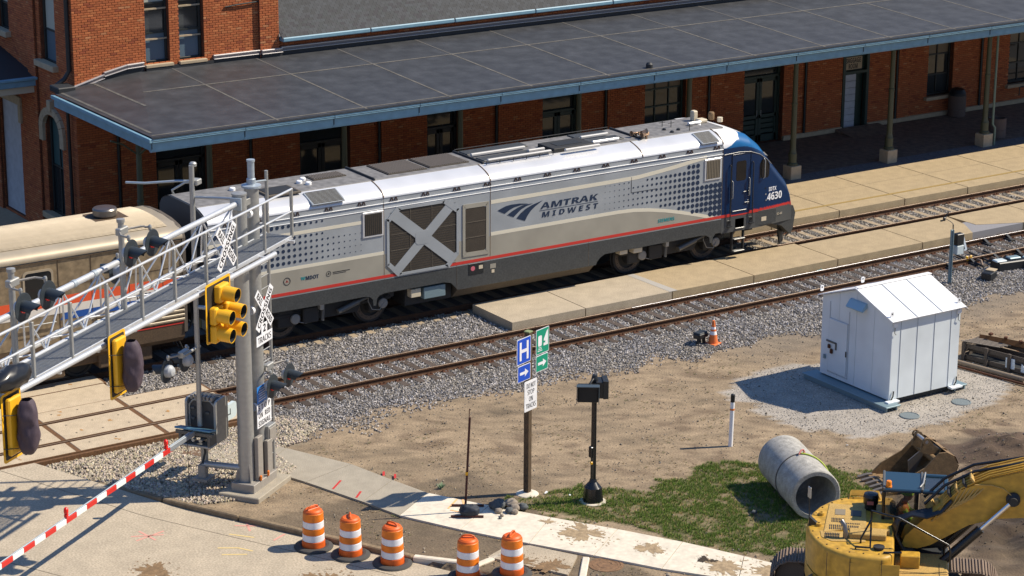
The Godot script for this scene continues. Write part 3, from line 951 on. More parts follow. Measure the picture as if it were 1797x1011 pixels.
# A wall face that starts at o and runs w metres along d; holes are [along, up, along, up]. Courses of single bricks lie on it.
func brick_wall(parent: Node3D, called: String, o: Vector3, d: Vector3, w: float, h: float, holes: Array, singles := 0, thick := 0.4) -> MeshInstance3D:
	var nrm := d.cross(Vector3.UP)
	var bs := Basis(d, Vector3.UP, nrm)
	var b := MB.new()
	b.xf = Transform3D(bs, o)
	var us := [0.0, w]; var vs := [0.0, h]
	for q in holes: us.append_array([clampf(q[0], 0, w), clampf(q[2], 0, w)]); vs.append_array([clampf(q[1], 0, h), clampf(q[3], 0, h)])
	us.sort(); vs.sort()
	var open := func(x: float, y: float) -> bool:
		for q in holes:
			if x > q[0] and x < q[2] and y > q[1] and y < q[3]: return true
		return false
	for i in us.size() - 1:
		for j in vs.size() - 1:
			if us[i + 1] - us[i] < 0.001 or vs[j + 1] - vs[j] < 0.001 or open.call((us[i] + us[i + 1]) * 0.5, (vs[j] + vs[j + 1]) * 0.5): continue
			b.quad(V(us[i], vs[j], 0), V(us[i + 1], vs[j], 0), V(us[i + 1], vs[j + 1], 0), V(us[i], vs[j + 1], 0))
	for q in holes:
		b.quad(V(q[0], q[1], -thick), V(q[0], q[1], 0), V(q[0], q[3], 0), V(q[0], q[3], -thick))
		b.quad(V(q[2], q[1], 0), V(q[2], q[1], -thick), V(q[2], q[3], -thick), V(q[2], q[3], 0))
		b.quad(V(q[0], q[3], 0), V(q[2], q[3], 0), V(q[2], q[3], -thick), V(q[0], q[3], -thick))
		b.quad(V(q[0], q[1], -thick), V(q[2], q[1], -thick), V(q[2], q[1], 0), V(q[0], q[1], 0))
	var wall := put(called, b, M.mortar, parent)
	var X := []; var C := []
	var row := 0
	var left := singles
	while row * 0.0765 + 0.07 < h:
		var y := row * 0.0765 + 0.038
		var ends := []  # solid stretches of this course
		var at := 0.0
		for i in us.size() - 1:
			if us[i + 1] - us[i] < 0.001: continue
			var shut: bool = open.call((us[i] + us[i + 1]) * 0.5, y)
			if shut: at = us[i + 1]
			elif ends.size() and absf(ends[-1][1] - us[i]) < 0.001: ends[-1][1] = us[i + 1]
			else: ends.append([at if absf(at - us[i]) < 0.001 else us[i], us[i + 1]])
		for e in ends:
			var u: float = e[0]
			var first := true
			while u < e[1] - 0.03:
				var l := minf(0.1 if first and row % 2 else 0.2, e[1] - u)
				var t := Transform3D(bs * Basis(Vector3.UP, rng.randf_range(-0.012, 0.012)) * Basis.from_scale(V(l / 0.2, 1, 1)), o + bs * V(u + l * 0.5, y, -0.015 + rng.randf_range(-0.003, 0.003)))
				u += l + 0.012
				first = false
				if left > 0 and l > 0.19:
					left -= 1
					var key := "brick_%d" % (left % 7)
					if not tex.has(key):
						var bb := MB.new()
						bb.tinted = true; bb.col = brick_color()
						bb.box(Vector3.ZERO, V(0.2, 0.064, 0.05), Basis(), 0.006)
						tex[key] = bb.mesh()
					inst("brick", tex[key], M.brick, wall, t)
				else:
					X.append(t); C.append(brick_color())
		row += 1
	many("brickwork", brick_mesh(), M.brick, X, C, wall)
	return wall


func sash_window(parent: Node3D, at: Transform3D, w: float, h: float, rows: int, cols: int, fm: Material, panes: Array) -> MeshInstance3D:  # lower left corner at the transform, glass in its plane
	var f := MB.new()
	f.xf = at
	for s in [[w * 0.5, 0.04, w, 0.08], [w * 0.5, h - 0.04, w, 0.08], [0.04, h * 0.5, 0.08, h], [w - 0.04, h * 0.5, 0.08, h]]:
		f.box(V(s[0], s[1], 0.02), V(s[2], s[3], 0.1), Basis(), 0.01)
	for r in range(1, rows): f.box(V(w * 0.5, h * r / rows, 0.01), V(w - 0.14, 0.055, 0.06))
	for c in range(1, cols): f.box(V(w * c / cols, h * 0.5, 0.008), V(0.045, h - 0.14, 0.05))
	var fr := put("window", f, fm, parent)
	for r in rows:
		for c in cols:
			var g := MB.new()
			g.xf = at
			var x0 := w * c / cols; var y0 := h * r / rows
			g.box(V(x0 + w / cols * 0.5, y0 + h / rows * 0.5, -0.012), V(w / cols - 0.06, h / rows - 0.06, 0.012))
			put("pane", g, panes[mini(r, panes.size() - 1)], fr)
	return fr


func panel_door(parent: Node3D, x: float, w: float, h: float, leaves: int, m: Material, glass: Material) -> void:
	var lw := (w - 0.12) / leaves
	var fr := MB.new()
	for s in [[x + 0.05, h * 0.5 + 0.3, 0.1, h + 0.6], [x + w - 0.05, h * 0.5 + 0.3, 0.1, h + 0.6], [x + w * 0.5, h + 0.05, w, 0.1]]:
		fr.box(V(s[0], s[1] + 0.1, WZ - 0.3), V(s[2], s[3], 0.16), Basis(), 0.01)
	put("door_frame", fr, m, parent)
	var tr := MB.new()
	tr.box(V(x + w * 0.5, h + 0.45, WZ - 0.34), V(w - 0.2, 0.6, 0.02))
	put("transom_light", tr, glass, parent)
	for k in leaves:
		var cx := x + 0.06 + lw * (k + 0.5)
		var d := MB.new()
		for s in [[-lw * 0.5 + 0.07, h * 0.5, 0.13, h], [lw * 0.5 - 0.07, h * 0.5, 0.13, h], [0.0, h - 0.08, lw, 0.16], [0.0, 0.14, lw, 0.28], [0.0, 1.0, lw, 0.14]]:
			d.box(V(cx + s[0], s[1] + 0.1, WZ - 0.3), V(s[2], s[3], 0.06), Basis(), 0.008)
		for i in 3: d.box(V(cx, 0.5 + i * 0.2, WZ - 0.32), V(lw - 0.2, 0.17, 0.03), Basis(), 0.012)
		var door := put("door", d, m, parent)
		var g := MB.new()
		g.box(V(cx, (h + 1.1) * 0.5 + 0.05, WZ - 0.325), V(lw - 0.2, h - 1.2, 0.015))
		put("pane", g, glass, door)
		var hd := MB.new()
		hd.tube(V(cx + (lw * 0.5 - 0.1) * (1 if k == 0 else -1), 1.1, WZ - 0.26), V(cx + (lw * 0.5 - 0.1) * (1 if k == 0 else -1), 1.35, WZ - 0.26), 0.014, -1, 6)
		put("handle", hd, M.galv, door)


func build_station() -> void:
	var st := base("station_building", "red brick railway station with tall corner block, slate roof and dark doors", "station", V(0, 0, 0))
	# lower front wall under the canopy
	var op := [[-16.83, 0.1, -14.97, 3.35], [-11.53, 0.1, -9.58, 3.3], [-6.5, 0.1, -5.15, 3.2], [-1.65, 0.1, 0.0, 3.3], [2.9, 1.45, 4.8, 3.4], [7.57, 0.1, 9.5, 3.4], [12.45, 0.1, 13.8, 3.35], [16.93, 0.95, 18.3, 3.4], [21.4, 0.95, 22.95, 3.4], [25.4, 0.95, 26.8, 3.4]]
	var holes := []
	for q in op: holes.append([q[0] - TX, q[1] - 0.1, q[2] - TX, q[3] - 0.1])
	brick_wall(st, "platform_wall", V(TX, 0.1, WZ), V(1, 0, 0), 47.5, 5.5, holes)
	var cuts := [TX - 0.02, -16.83, -14.97, -11.53, -9.58, -6.5, -5.15, -1.65, 0.0, 7.57, 9.5, 12.45, 13.8, 28.0]
	for i in range(0, cuts.size(), 2):
		var wt := MB.new()
		wt.box(V((cuts[i] + cuts[i + 1]) * 0.5, 0.19, WZ + 0.04), V(cuts[i + 1] - cuts[i], 0.18, 0.16), Basis(), 0.02)
		put("plinth", wt, M.stone_trim, st)
	for x in [-18.1, -13.35, -8.4, -3.6, 1.15, 5.9, 10.6, 15.3, 19.85, 24.6]:
		brick_wall(st, "pilaster", V(x, 0.28, WZ + 0.09), V(1, 0, 0), 0.64, 5.2, [])
		var sd := MB.new()
		sd.quad(V(x, 0.28, WZ), V(x, 0.28, WZ + 0.09), V(x, 5.48, WZ + 0.09), V(x, 5.48, WZ))
		sd.quad(V(x + 0.64, 0.28, WZ + 0.09), V(x + 0.64, 0.28, WZ), V(x + 0.64, 5.48, WZ), V(x + 0.64, 5.48, WZ + 0.09))
		put("pilaster_side", sd, M.mortar, st)
		var dp := MB.new()
		dp.tube(V(x - 0.07, 0.2, WZ + 0.07), V(x - 0.07, 5.3, WZ + 0.07), 0.045, -1, 8)
		put("downpipe", dp, M.frame_dark, st)
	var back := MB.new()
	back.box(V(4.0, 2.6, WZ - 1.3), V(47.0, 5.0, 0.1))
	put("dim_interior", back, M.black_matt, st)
	# dark double doorway by the corner, doors and windows along the platform
	panel_door(st, -16.83, 1.86, 2.5, 2, M.frame_dark, M.window_glass)
	panel_door(st, -11.53, 1.95, 2.4, 2, M.frame_dark, M.window_glass)
	panel_door(st, -6.5, 1.35, 2.3, 2, M.frame_dark, M.window_glass)
	panel_door(st, -1.65, 1.65, 2.3, 2, M.frame_green, M.window_glass)
	panel_door(st, 7.57, 1.93, 2.5, 2, M.frame_green, M.window_glass)
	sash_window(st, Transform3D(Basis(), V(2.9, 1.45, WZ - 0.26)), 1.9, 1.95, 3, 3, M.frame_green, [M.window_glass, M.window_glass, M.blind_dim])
	for x in [16.93, 21.4, 25.4]:
		var w := 1.37 if x < 20.0 else 1.5
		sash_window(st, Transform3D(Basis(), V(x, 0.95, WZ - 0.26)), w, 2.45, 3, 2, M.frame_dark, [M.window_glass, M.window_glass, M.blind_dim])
		var sl := MB.new()
		sl.box(V(x + w * 0.5, 0.88, WZ + 0.02), V(w + 0.3, 0.14, 0.34), Basis(), 0.015)
		put("window_sill", sl, M.stone_trim, st)
	# baggage room doorway with its name board
	var bf := MB.new()
	for s in [[12.52, 1.7, 0.14, 3.2], [13.73, 1.7, 0.14, 3.2], [13.12, 2.38, 1.1, 0.12]]:
		bf.box(V(s[0], s[1], WZ - 0.05), V(s[2], s[3], 0.2), Basis(), 0.01)
	put("door_frame", bf, M.frame_green, st)
	var bp := MB.new()
	bp.box(V(13.12, 2.9, WZ - 0.16), V(1.1, 0.95, 0.05))
	put("door_head_panel", bp, M.frame_green, st)
	var bl := MB.new()
	for k in 8: bl.box(V(12.96, 0.24 + k * 0.268, WZ - 0.24), V(0.78, 0.258, 0.05), Basis(), 0.012)
	put("plank_door", bl, M.white_door, st)
	var bo := MB.new()
	bo.box(V(13.52, 1.2, WZ - 0.26), V(0.36, 2.2, 0.06))
	put("door_side_panel", bo, M.frame_green, st)
	var sg := MB.new()
	sg.box(V(13.06, 2.72, WZ - 0.11), V(0.92, 0.5, 0.03), Basis(), 0.005)
	var sgn := put("name_board", sg, M.stone_trim, st)
	words("BAGGAGE", 0.19, M.ink, sgn, Transform3D(Basis(), V(13.06, 2.83, WZ - 0.092)), 0.76, true)
	words("ROOM", 0.19, M.ink, sgn, Transform3D(Basis(), V(13.06, 2.6, WZ - 0.092)), 0.46, true)
	var rp := MB.new()
	rp.prism(poly([[0, 0], [1.2, 0], [0, 0.14]]), Transform3D(Basis(V(0, 0, 1), V(0, 1, 0), V(-1, 0, 0)), V(12.1, 0.1, WZ + 0.1)), 2.2)
	put("door_ramp", rp, M.paver, st)
	# tall corner block above the canopy roof
	var up_y := 5.3
	var tw := brick_wall(st, "tower_wall", V(TX, up_y, WZ), V(1, 0, 0), 6.56, 4.1, [[-17.05 - TX, 5.95 - up_y, -16.2 - TX, 9.2 - up_y], [-15.85 - TX, 5.95 - up_y, -14.97 - TX, 9.2 - up_y]], 300, 0.32)
	brick_wall(st, "corner_pier", V(-12.98, up_y, WZ + 0.1), V(1, 0, 0), 0.7, 4.1, [])
	var ps := MB.new()
	ps.quad(V(-12.98, up_y, WZ), V(-12.98, up_y, WZ + 0.1), V(-12.98, 9.4, WZ + 0.1), V(-12.98, 9.4, WZ))
	ps.quad(V(-12.28, up_y, WZ + 0.1), V(-12.28, up_y, WZ - 6), V(-12.28, 9.4, WZ - 6), V(-12.28, 9.4, WZ + 0.1))
	put("pier_side", ps, M.mortar, st)
	for x in [-17.05, -15.85]:
		sash_window(st, Transform3D(Basis(), V(x, 5.95, WZ - 0.24)), 0.86, 2.9, 3, 1, M.frame_dark, [M.pane_grey, M.window_glass, M.blind])
		var sl := MB.new()
		sl.box(V(x + 0.43, 5.9, WZ - 0.02), V(0.98, 0.1, 0.34), Basis(), 0.012)
		put("window_sill", sl, M.stone_trim, st)
		var fr := MB.new()
		fr.box(V(x + 0.43, 6.72, WZ - 0.17), V(0.8, 0.05, 0.05)); fr.box(V(x + 0.43, 7.7, WZ - 0.17), V(0.8, 0.05, 0.05))
		put("sash_rail", fr, M.stone_trim, st)
	var rod := MB.new()
	rod.path([V(-14.2, 7.55, WZ + 0.04), V(-13.6, 7.6, WZ + 0.06), V(-13.0, 7.62, WZ + 0.05)], 0.025, 6)
	put("wall_conduit", rod, M.frame_dark, st)
	# stepped flashing where the canopy roof meets the wall
	for seg in [[-19.6, 5.5, -18.55, 5.78], [-18.55, 5.84, -17.75, 6.0], [-17.75, 6.0, -17.15, 6.02], [-14.68, 5.98, -12.98, 5.98]]:
		flashing(st, seg[0], seg[1], seg[2], seg[3], WZ)
	flashing(st, -12.96, 5.98, -12.2, 5.98, WZ + 0.1)
	var sf := MB.new()
	sf.box(V(-15.9, 5.8, WZ + 0.05), V(2.4, 0.12, 0.16))
	put("tar_strip", sf, M.tar, st)
	flashing(st, -12.2, 6.0, 28.0, 6.0, WZ)
	# low wing: brick band, blue gutter, slate roof
	brick_wall(st, "wing_wall", V(-12.27, 5.6, WZ - 0.02), V(1, 0, 0), 40.2, 0.7, [])
	var gt := MB.new()
	for k in 12: gt.box(V(-12.25 + 3.35 * (k + 0.5), 6.3, WZ + 0.16), V(3.34, 0.15, 0.34), Basis(), 0.03)
	put("gutter", gt, M.blue_paint, st)
	var e := V(0, 6.4, WZ + 0.24)
	var up := V(0, 0.68, -0.733)
	var rb := MB.new()
	rb.quad(V(-12.27, e.y - 0.02, e.z), V(28, e.y - 0.02, e.z), V(28, e.y + 5.4, e.z - 5.85), V(-12.27, e.y + 5.4, e.z - 5.85))
	var roof := put("slate_roof", rb, M.tar, st)
	var X := []; var C := []
	var sb := MB.new()
	sb.tinted = true
	sb.box(V(0, 0, 0), V(0.163, 0.01, 0.2))
	var smesh := sb.mesh()
	var tilt := Basis(V(1, 0, 0), V(0, 0.733, 0.68), V(0, -0.68, 0.733)) * Basis(Vector3.RIGHT, 0.05)
	var kinds := []
	for k in 5:
		var s2 := MB.new()
		s2.tinted = true; s2.col = Color(0.034, 0.039, 0.045) * (0.7 + 0.16 * k)
		s2.box(Vector3.ZERO, V(0.163, 0.01, 0.2))
		kinds.append(s2.mesh())
	var count := 0
	for r in 34:
		var x := -12.18 + (0.084 if r % 2 else 0.0)
		while x < 4.5 and x < 4.5 - 0.0 * r:
			var t := Transform3D(tilt * Basis(Vector3.UP, rng.randf_range(-0.02, 0.02)), e + V(x, 0, 0) + up * (r * 0.108 + rng.randf_range(-0.008, 0.008)) + V(0, 0.733, 0.68) * 0.012)
			if r < 8 and x < -5.8 and count < 300:
				count += 1
				inst("slate_tile", kinds[rng.randi() % 5], M.slate, roof, t)
			else:
				X.append(t); C.append(Color(0.034, 0.039, 0.045) * rng.randf_range(0.65, 1.4))
			x += 0.168
	many("slates", smesh, M.slate, X, C, roof)
	# shaded end wall with its windows, door and porch
	var ex := TX
	brick_wall(st, "end_wall", V(ex, 0.1, -24.0), V(0, 0, 1), 13.58, 9.2, [[24 - 13.0, 5.8, 24 - 11.75, 9.1], [24 - 16.6, 6.3, 24 - 15.6, 9.1], [24 - 12.9, 0.75, 24 - 11.6, 4.05], [24 - 16.75, 0.1, 24 - 15.05, 4.05]], 0, 0.3)
	for q in [[-13.9, 0.34], [-17.4, 0.34]]:
		brick_wall(st, "pilaster", V(ex - 0.1, 0.1, q[0] - 0.0), V(0, 0, 1), 0.62, 9.2, [])
		var s3 := MB.new()
		s3.quad(V(ex, 0.1, q[0] + 0.62), V(ex - 0.1, 0.1, q[0] + 0.62), V(ex - 0.1, 9.3, q[0] + 0.62), V(ex, 9.3, q[0] + 0.62))
		put("pilaster_side", s3, M.mortar, st)
	var face := Basis(V(0, 0, 1), V(0, 1, 0), V(-1, 0, 0))
	sash_window(st, Transform3D(face, V(ex + 0.2, 5.9, -13.0)), 1.25, 3.2, 3, 1, M.frame_dark, [M.pane_grey, M.blind, M.blind])
	sash_window(st, Transform3D(face, V(ex + 0.2, 6.4, -16.6)), 1.0, 2.7, 3, 1, M.frame_dark, [M.window_glass, M.blind, M.blind])
	sash_window(st, Transform3D(face, V(ex + 0.2, 0.85, -12.9)), 1.3, 3.25, 2, 2, M.frame_dark, [M.window_glass, M.pane_teal])
	for q in [[-13.15, 5.86, 1.55], [-16.75, 6.36, 1.3], [-13.05, 0.8, 1.6]]:
		var sl := MB.new()
		sl.box(V(ex - 0.06, q[1], q[0] + q[2] * 0.5), V(0.3, 0.2, q[2]), Basis(), 0.015)
		put("window_sill", sl, M.stone_trim, st)
	for k in 9:  # stone arch over the lower window
		var a0 := PI * k / 9.0 - 0.0; var a1 := PI * (k + 1) / 9.0
		var hm := MB.new()
		var pts := []
		for s in [[0.68, a0 + 0.012], [0.68, a1 - 0.012], [0.98, a1 - 0.012], [0.98, a0 + 0.012]]: pts.append([-12.25 + cos(s[1]) * s[0], 3.72 + sin(s[1]) * s[0] * 0.8])
		hm.prism(poly(pts), Transform3D(face, V(ex - 0.12, 0, 0)), 0.14)
		put("arch_stone", hm, M.stone_trim, st)
	for q in [[-0.05, 3.5, -13.08, 0.14, 0.46, 0.3], [-0.05, 3.5, -11.42, 0.14, 0.46, 0.3], [-0.07, 4.56, -12.25, 0.2, 0.36, 0.26]]:
		var leg := MB.new()
		leg.box(V(ex + q[0], q[1], q[2]), V(q[3], q[4], q[5]), Basis(), 0.015)
		put("arch_stone", leg, M.stone_trim, st)
	var wd := MB.new()
	wd.box(V(ex + 0.12, 2.1, -15.9), V(0.08, 3.95, 1.68))
	put("white_panel", wd, M.white_door, st)
	var ct := MB.new()
	ct.box(V(ex - 0.03, 4.2, -15.9), V(0.12, 0.3, 2.1), Basis(), 0.02); ct.box(V(ex - 0.03, 3.75, -14.95), V(0.12, 0.6, 0.22), Basis(), 0.02)
	put("door_trim", ct, M.stone_trim, st)
	var pr := MB.new()
	pr.prism(poly([[0, 5.05], [0.0, 5.3], [-5.0, 6.15], [-5.0, 5.05]]), Transform3D(Basis(V(0, 0, 1), V(0, 1, 0), V(-1, 0, 0)), V(ex - 6.6, 0, -13.4)), -6.6 * -1.0)
	put("porch_roof", pr, M.tar, st)
	var pf := MB.new()
	pf.box(V(ex - 3.4, 5.13, -13.36), V(6.7, 0.2, 0.1), Basis(), 0.01)
	pf.box(V(ex - 3.4, 5.28, -13.32), V(6.7, 0.1, 0.16), Basis(), 0.02)
	put("porch_fascia", pf, M.blue_paint, st)
	var pb := MB.new()
	pb.box(V(ex - 3.4, 4.9, -13.6), V(6.6, 0.24, 0.3), Basis(), 0.01)
	put("porch_beam", pb, M.cream, st)
	var dp := MB.new()
	dp.path([V(ex - 0.1, 9.3, WZ - 0.16), V(ex - 0.1, 6.0, WZ - 0.16), V(ex - 0.25, 5.75, WZ - 0.2), V(ex - 0.62, 5.5, WZ - 0.25)], 0.075, 8)
	dp.path([V(ex - 0.5, 5.05, WZ - 0.3), V(ex - 0.15, 4.7, WZ - 0.3), V(ex - 0.12, 0.1, WZ - 0.3)], 0.06, 8)
	put("downpipe", dp, M.black, st)
	var hd := MB.new()
	hd.box(V(ex - 0.45, 5.52, WZ + 0.1), V(0.6, 0.2, 0.7), Basis(), 0.03)
	put("rainwater_head", hd, M.tar, st)
	build_canopy()
	for q in [[16.93, -6.38, 0.36, 0.78, false], [18.2, -9.95, 0.36, 0.86, true]]:
		var bn := base("litter_bin", "round pebble-faced litter bin by the paved edge near the green post" if not q[4] else "round litter bin with black dome lid under the station window", "litter bin", V(q[0], 0.1, q[1]))
		var lb := MB.new()
		lb.lathe(Vector3.ZERO, Vector3.UP, [[0.0, 0.0], [q[2] - 0.02, 0.0], [q[2], 0.03], [q[2], 0.3], [q[2] - 0.012, 0.32], [q[2], 0.34], [q[2], q[3]], [q[2] - 0.06, q[3]], [q[2] - 0.07, q[3] - 0.12], [0.0, q[3] - 0.12]], 20)
		put("body", lb, M.bin_stone, bn)
		if q[4]:
			var ld := MB.new()
			ld.lathe(V(0, q[3] - 0.02, 0), Vector3.UP, [[q[2] - 0.02, 0.0], [q[2] - 0.02, 0.12], [q[2] - 0.1, 0.26], [0.12, 0.32], [0.0, 0.33]], 20)
			put("lid", ld, M.black, bn)
	var hr := base("handrail", "thin black handrail on posts along the station wall", "handrail", V(21.3, 0.1, -9.6))
	var hb := MB.new()
	hb.path([V(0, 0.55, 0), V(0, 0.88, 0), V(0.1, 0.9, 0), V(6, 0.9, 0)], 0.025, 6)
	put("rail", hb, M.black, hr)
	for k in 3:
		var po := MB.new()
		po.tube(V(0.6 + k * 2.4, 0, 0), V(0.6 + k * 2.4, 0.9, 0), 0.022, -1, 6)
		put("post", po, M.black, hr)


func flashing(parent: Node3D, x0: float, y0: float, x1: float, y1: float, z: float) -> void:
	var d := V(x1 - x0, y1 - y0, 0).normalized()
	var bs := Basis(d, V(-d.y, d.x, 0), V(0, 0, 1))
	var c := V((x0 + x1) * 0.5, (y0 + y1) * 0.5, z)
	var w := V(x0, y0, 0).distance_to(V(x1, y1, 0))
	var b := MB.new()
	b.box(c + V(0, 0.02, 0.06), V(w, 0.04, 0.1), bs, 0.008)
	b.box(c + V(0, -0.09, 0.075), V(w, 0.022, 0.12), bs, 0.005)
	put("flashing", b, M.flashing, parent)
	var t := MB.new()
	t.box(c + V(0, -0.045, 0.035), V(w, 0.09, 0.08), bs)
	put("flashing_band", t, M.flashing_dull, parent)
	var k := MB.new()
	k.box(c + V(0, -0.24, 0.03), V(w, 0.28, 0.09), bs)
	put("tar_upstand", k, M.tar, parent)


func build_canopy() -> void:
	var cp := base("platform_canopy", "long flat dark membrane canopy with blue fascia on green posts", "canopy", Vector3.ZERO)
	var A := V(-20.36, 5.44, -3.05); var B := V(28, 5.44, -3.05); var D := V(28, 5.76, WZ); var R := V(-17.3, 5.76, WZ); var H := V(-20.36, 5.44, -10.1); var H2 := V(-19.6, 5.5, WZ)
	var xs := [-20.36]
	var x := -19.25
	while x < 27.0:
		xs.append(x); x += 3.05
	xs.append(28.0)
	var yz := func(t: float) -> Array: return [lerpf(5.44, 5.76, t), lerpf(-3.05, WZ, t)]
	var hipx := func(t: float) -> float: return lerpf(-20.36, -17.3, t)
	for i in xs.size() - 1:
		for row in [[0.0, 0.66], [0.66, 1.0]]:
			var q := []
			var a: Array = yz.call(row[0]); var b2: Array = yz.call(row[1])
			var l0 := maxf(xs[i], hipx.call(row[0])); var l1 := maxf(xs[i], hipx.call(row[1]))
			if l0 >= xs[i + 1]: continue
			var m := MB.new()
			if l1 >= xs[i + 1]:
				var tt := lerpf(row[0], row[1], (xs[i + 1] - hipx.call(row[0])) / (hipx.call(row[1]) - hipx.call(row[0])))
				var c: Array = yz.call(tt)
				m.tri(V(l0, a[0], a[1]), V(xs[i + 1], a[0], a[1]), V(xs[i + 1], c[0], c[1]))
			else:
				m.quad(V(l0, a[0], a[1]), V(xs[i + 1], a[0], a[1]), V(xs[i + 1], b2[0], b2[1]), V(l1, b2[0], b2[1]))
			if row[0] < 0.01 and l0 == xs[i] and l1 > xs[i] and l1 < xs[i + 1]:
				var tm: float = (xs[i] - hipx.call(0.0)) / (hipx.call(1.0) - hipx.call(0.0))
				var cm: Array = yz.call(tm)
				if tm > 0.0 and tm < row[1]: m.tri(V(l0, a[0], a[1]), V(l1, b2[0], b2[1]), V(l0, cm[0], cm[1]))
			var roof := put("membrane_sheet", m, M.membrane, cp)
			if i > 0 and l1 < xs[i + 1]:
				var s := MB.new()
				var w := 0.04
				var x0: float = xs[i + 1]
				s.quad(V(x0 - w, a[0] + 0.006, a[1]), V(x0 + w, a[0] + 0.006, a[1]), V(x0 + w, b2[0] + 0.006, b2[1]), V(x0 - w, b2[0] + 0.006, b2[1]))
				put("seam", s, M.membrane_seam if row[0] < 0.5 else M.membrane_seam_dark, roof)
	for row in [[0.655, 0.668, -20.3], [0.018, 0.03, -20.2]]:
		var s := MB.new()
		var a: Array = yz.call(row[0]); var b2: Array = yz.call(row[1])
		s.quad(V(hipx.call(row[0]), a[0] + 0.007, a[1]), V(28, a[0] + 0.007, a[1]), V(28, b2[0] + 0.007, b2[1]), V(hipx.call(row[1]), b2[0] + 0.007, b2[1]))
		put("seam", s, M.membrane_seam, cp)
	var hp := MB.new()
	hp.quad(H, A, R, H2)
	put("hip_sheet", hp, M.membrane, cp)
	for t in [0.45, 0.06]:
		var s := MB.new()
		var p0 := A.lerp(R, t); var p1 := H.lerp(R, t) if t > 0.3 else H.lerp(R, t)
		var w := V(0.045, 0.005, 0)
		p0.y += 0.008; p1.y += 0.008
		s.quad(p0 - w, p0 + w, p1 + w, p1 - w)
		put("seam", s, M.membrane_seam, cp)
	var so := MB.new()
	so.quad(V(-20.3, 5.12, WZ), V(28, 5.12, WZ), V(28, 5.12, -3.15), V(-20.3, 5.12, -3.15))
	put("soffit", so, M.soffit, cp)
	for k in 16:  # fascia in lengths: gutter lip, shadow gap, board, lower lip
		var x0 := -20.38 + k * 3.03
		var f := MB.new()
		f.box(V(x0 + 1.515, 5.15, -3.1), V(3.022, 0.25, 0.05), Basis(), 0.004)
		f.box(V(x0 + 1.515, 5.345, -3.03), V(3.022, 0.12, 0.12), Basis(), 0.012)
		f.box(V(x0 + 1.515, 5.0, -3.17), V(3.022, 0.05, 0.1), Basis(), 0.004)
		var fb := put("fascia_board", f, M.blue_paint, cp)
		var g := MB.new()
		g.box(V(x0 + 1.515, 5.28, -3.085), V(3.022, 0.03, 0.1)); g.box(V(x0 + 1.515, 5.418, -3.03), V(3.022, 0.03, 0.15)); g.box(V(x0 + 1.515, 5.335, -2.969), V(3.022, 0.012, 0.006)); g.box(V(x0 + 0.02, 5.2, -3.071), V(0.025, 0.24, 0.012))
		put("fascia_joint", g, M.tar, fb)
	var fs := MB.new()
	fs.box(V(-20.36, 5.15, -6.6), V(0.05, 0.25, 7.0), Basis(), 0.004)
	fs.box(V(-20.42, 5.345, -6.55), V(0.12, 0.12, 7.15), Basis(), 0.012)
	put("fascia_board", fs, M.blue_paint, cp)
	var bm := MB.new()
	bm.box(V(4.0, 4.98, -5.55), V(48.0, 0.26, 0.16))
	put("beam", bm, M.post_green, cp)
	for px in [-19.65, -17.3, -12.55, -8.2, -3.48, 1.2, 5.98, 10.6, 15.45, 20.3, 25.2]:
		var p := MB.new()
		p.lathe(V(px, 0.62, -5.55), Vector3.UP, [[0.2, 0.0], [0.2, 0.05], [0.15, 0.1], [0.155, 0.42], [0.13, 0.46], [0.105, 0.6], [0.1, 2.2], [0.115, 2.22], [0.115, 2.28], [0.095, 2.3], [0.085, 4.1], [0.12, 4.16], [0.12, 4.24]], 14)
		var post := put("post", p, M.post_green, cp)
		var pd := MB.new()
		pd.box(V(px, 0.36, -5.55), V(0.48, 0.5, 0.48), Basis(), 0.015)
		put("pedestal", pd, M.stone_trim, post)
		var br := MB.new()
		br.path([V(px, 4.3, -5.55), V(px, 4.7, -4.9), V(px, 4.95, -4.1)], 0.035, 6); br.path([V(px, 4.3, -5.55), V(px - 0.5, 4.7, -5.55), V(px - 0.9, 4.86, -5.55)], 0.03, 6)
		put("bracket", br, M.post_green, post)
	var pp := MB.new()
	pp.path([V(15.72, 4.95, -5.4), V(15.72, 0.95, -5.4), V(15.85, 0.8, -5.4), V(15.85, 0.1, -5.4)], 0.045, 8)
	put("rainwater_pipe", pp, M.pipe_green, cp)
	var vent := MB.new()
	vent.lathe(V(-2.2, 5.46, -3.35), Vector3.UP, [[0.12, 0.0], [0.12, 0.12], [0.07, 0.18], [0.0, 0.2]], 10)
	put("roof_drain", vent, M.tar, cp)


# ---------- locomotive ----------
func flat(parent: Node3D, called: String, pts: Array, z: float, m: Material, depth := 0.004) -> MeshInstance3D:
	var b := MB.new()
	b.prism(poly(pts), Transform3D(Basis(), V(0, 0, z)), depth)
	return put(called, b, m, parent)


func band(pts: Array, half: float) -> Array:  # a stripe of even height along a line
	var r := []
	for p in pts: r.append([p[0], p[1] + half])
	for i in range(pts.size() - 1, -1, -1): r.append([pts[i][0], pts[i][1] - half])
	return r


func rounded(x0: float, y0: float, x1: float, y1: float, r: float, n := 4) -> Array:
	var q := []
	for c in [[x1 - r, y1 - r, 0], [x0 + r, y1 - r, 1], [x0 + r, y0 + r, 2], [x1 - r, y0 + r, 3]]:
		for k in n + 1:
			var a: float = (c[2] + float(k) / n) * PI * 0.5
			q.append([c[0] + cos(a) * r, c[1] + sin(a) * r])
	return q


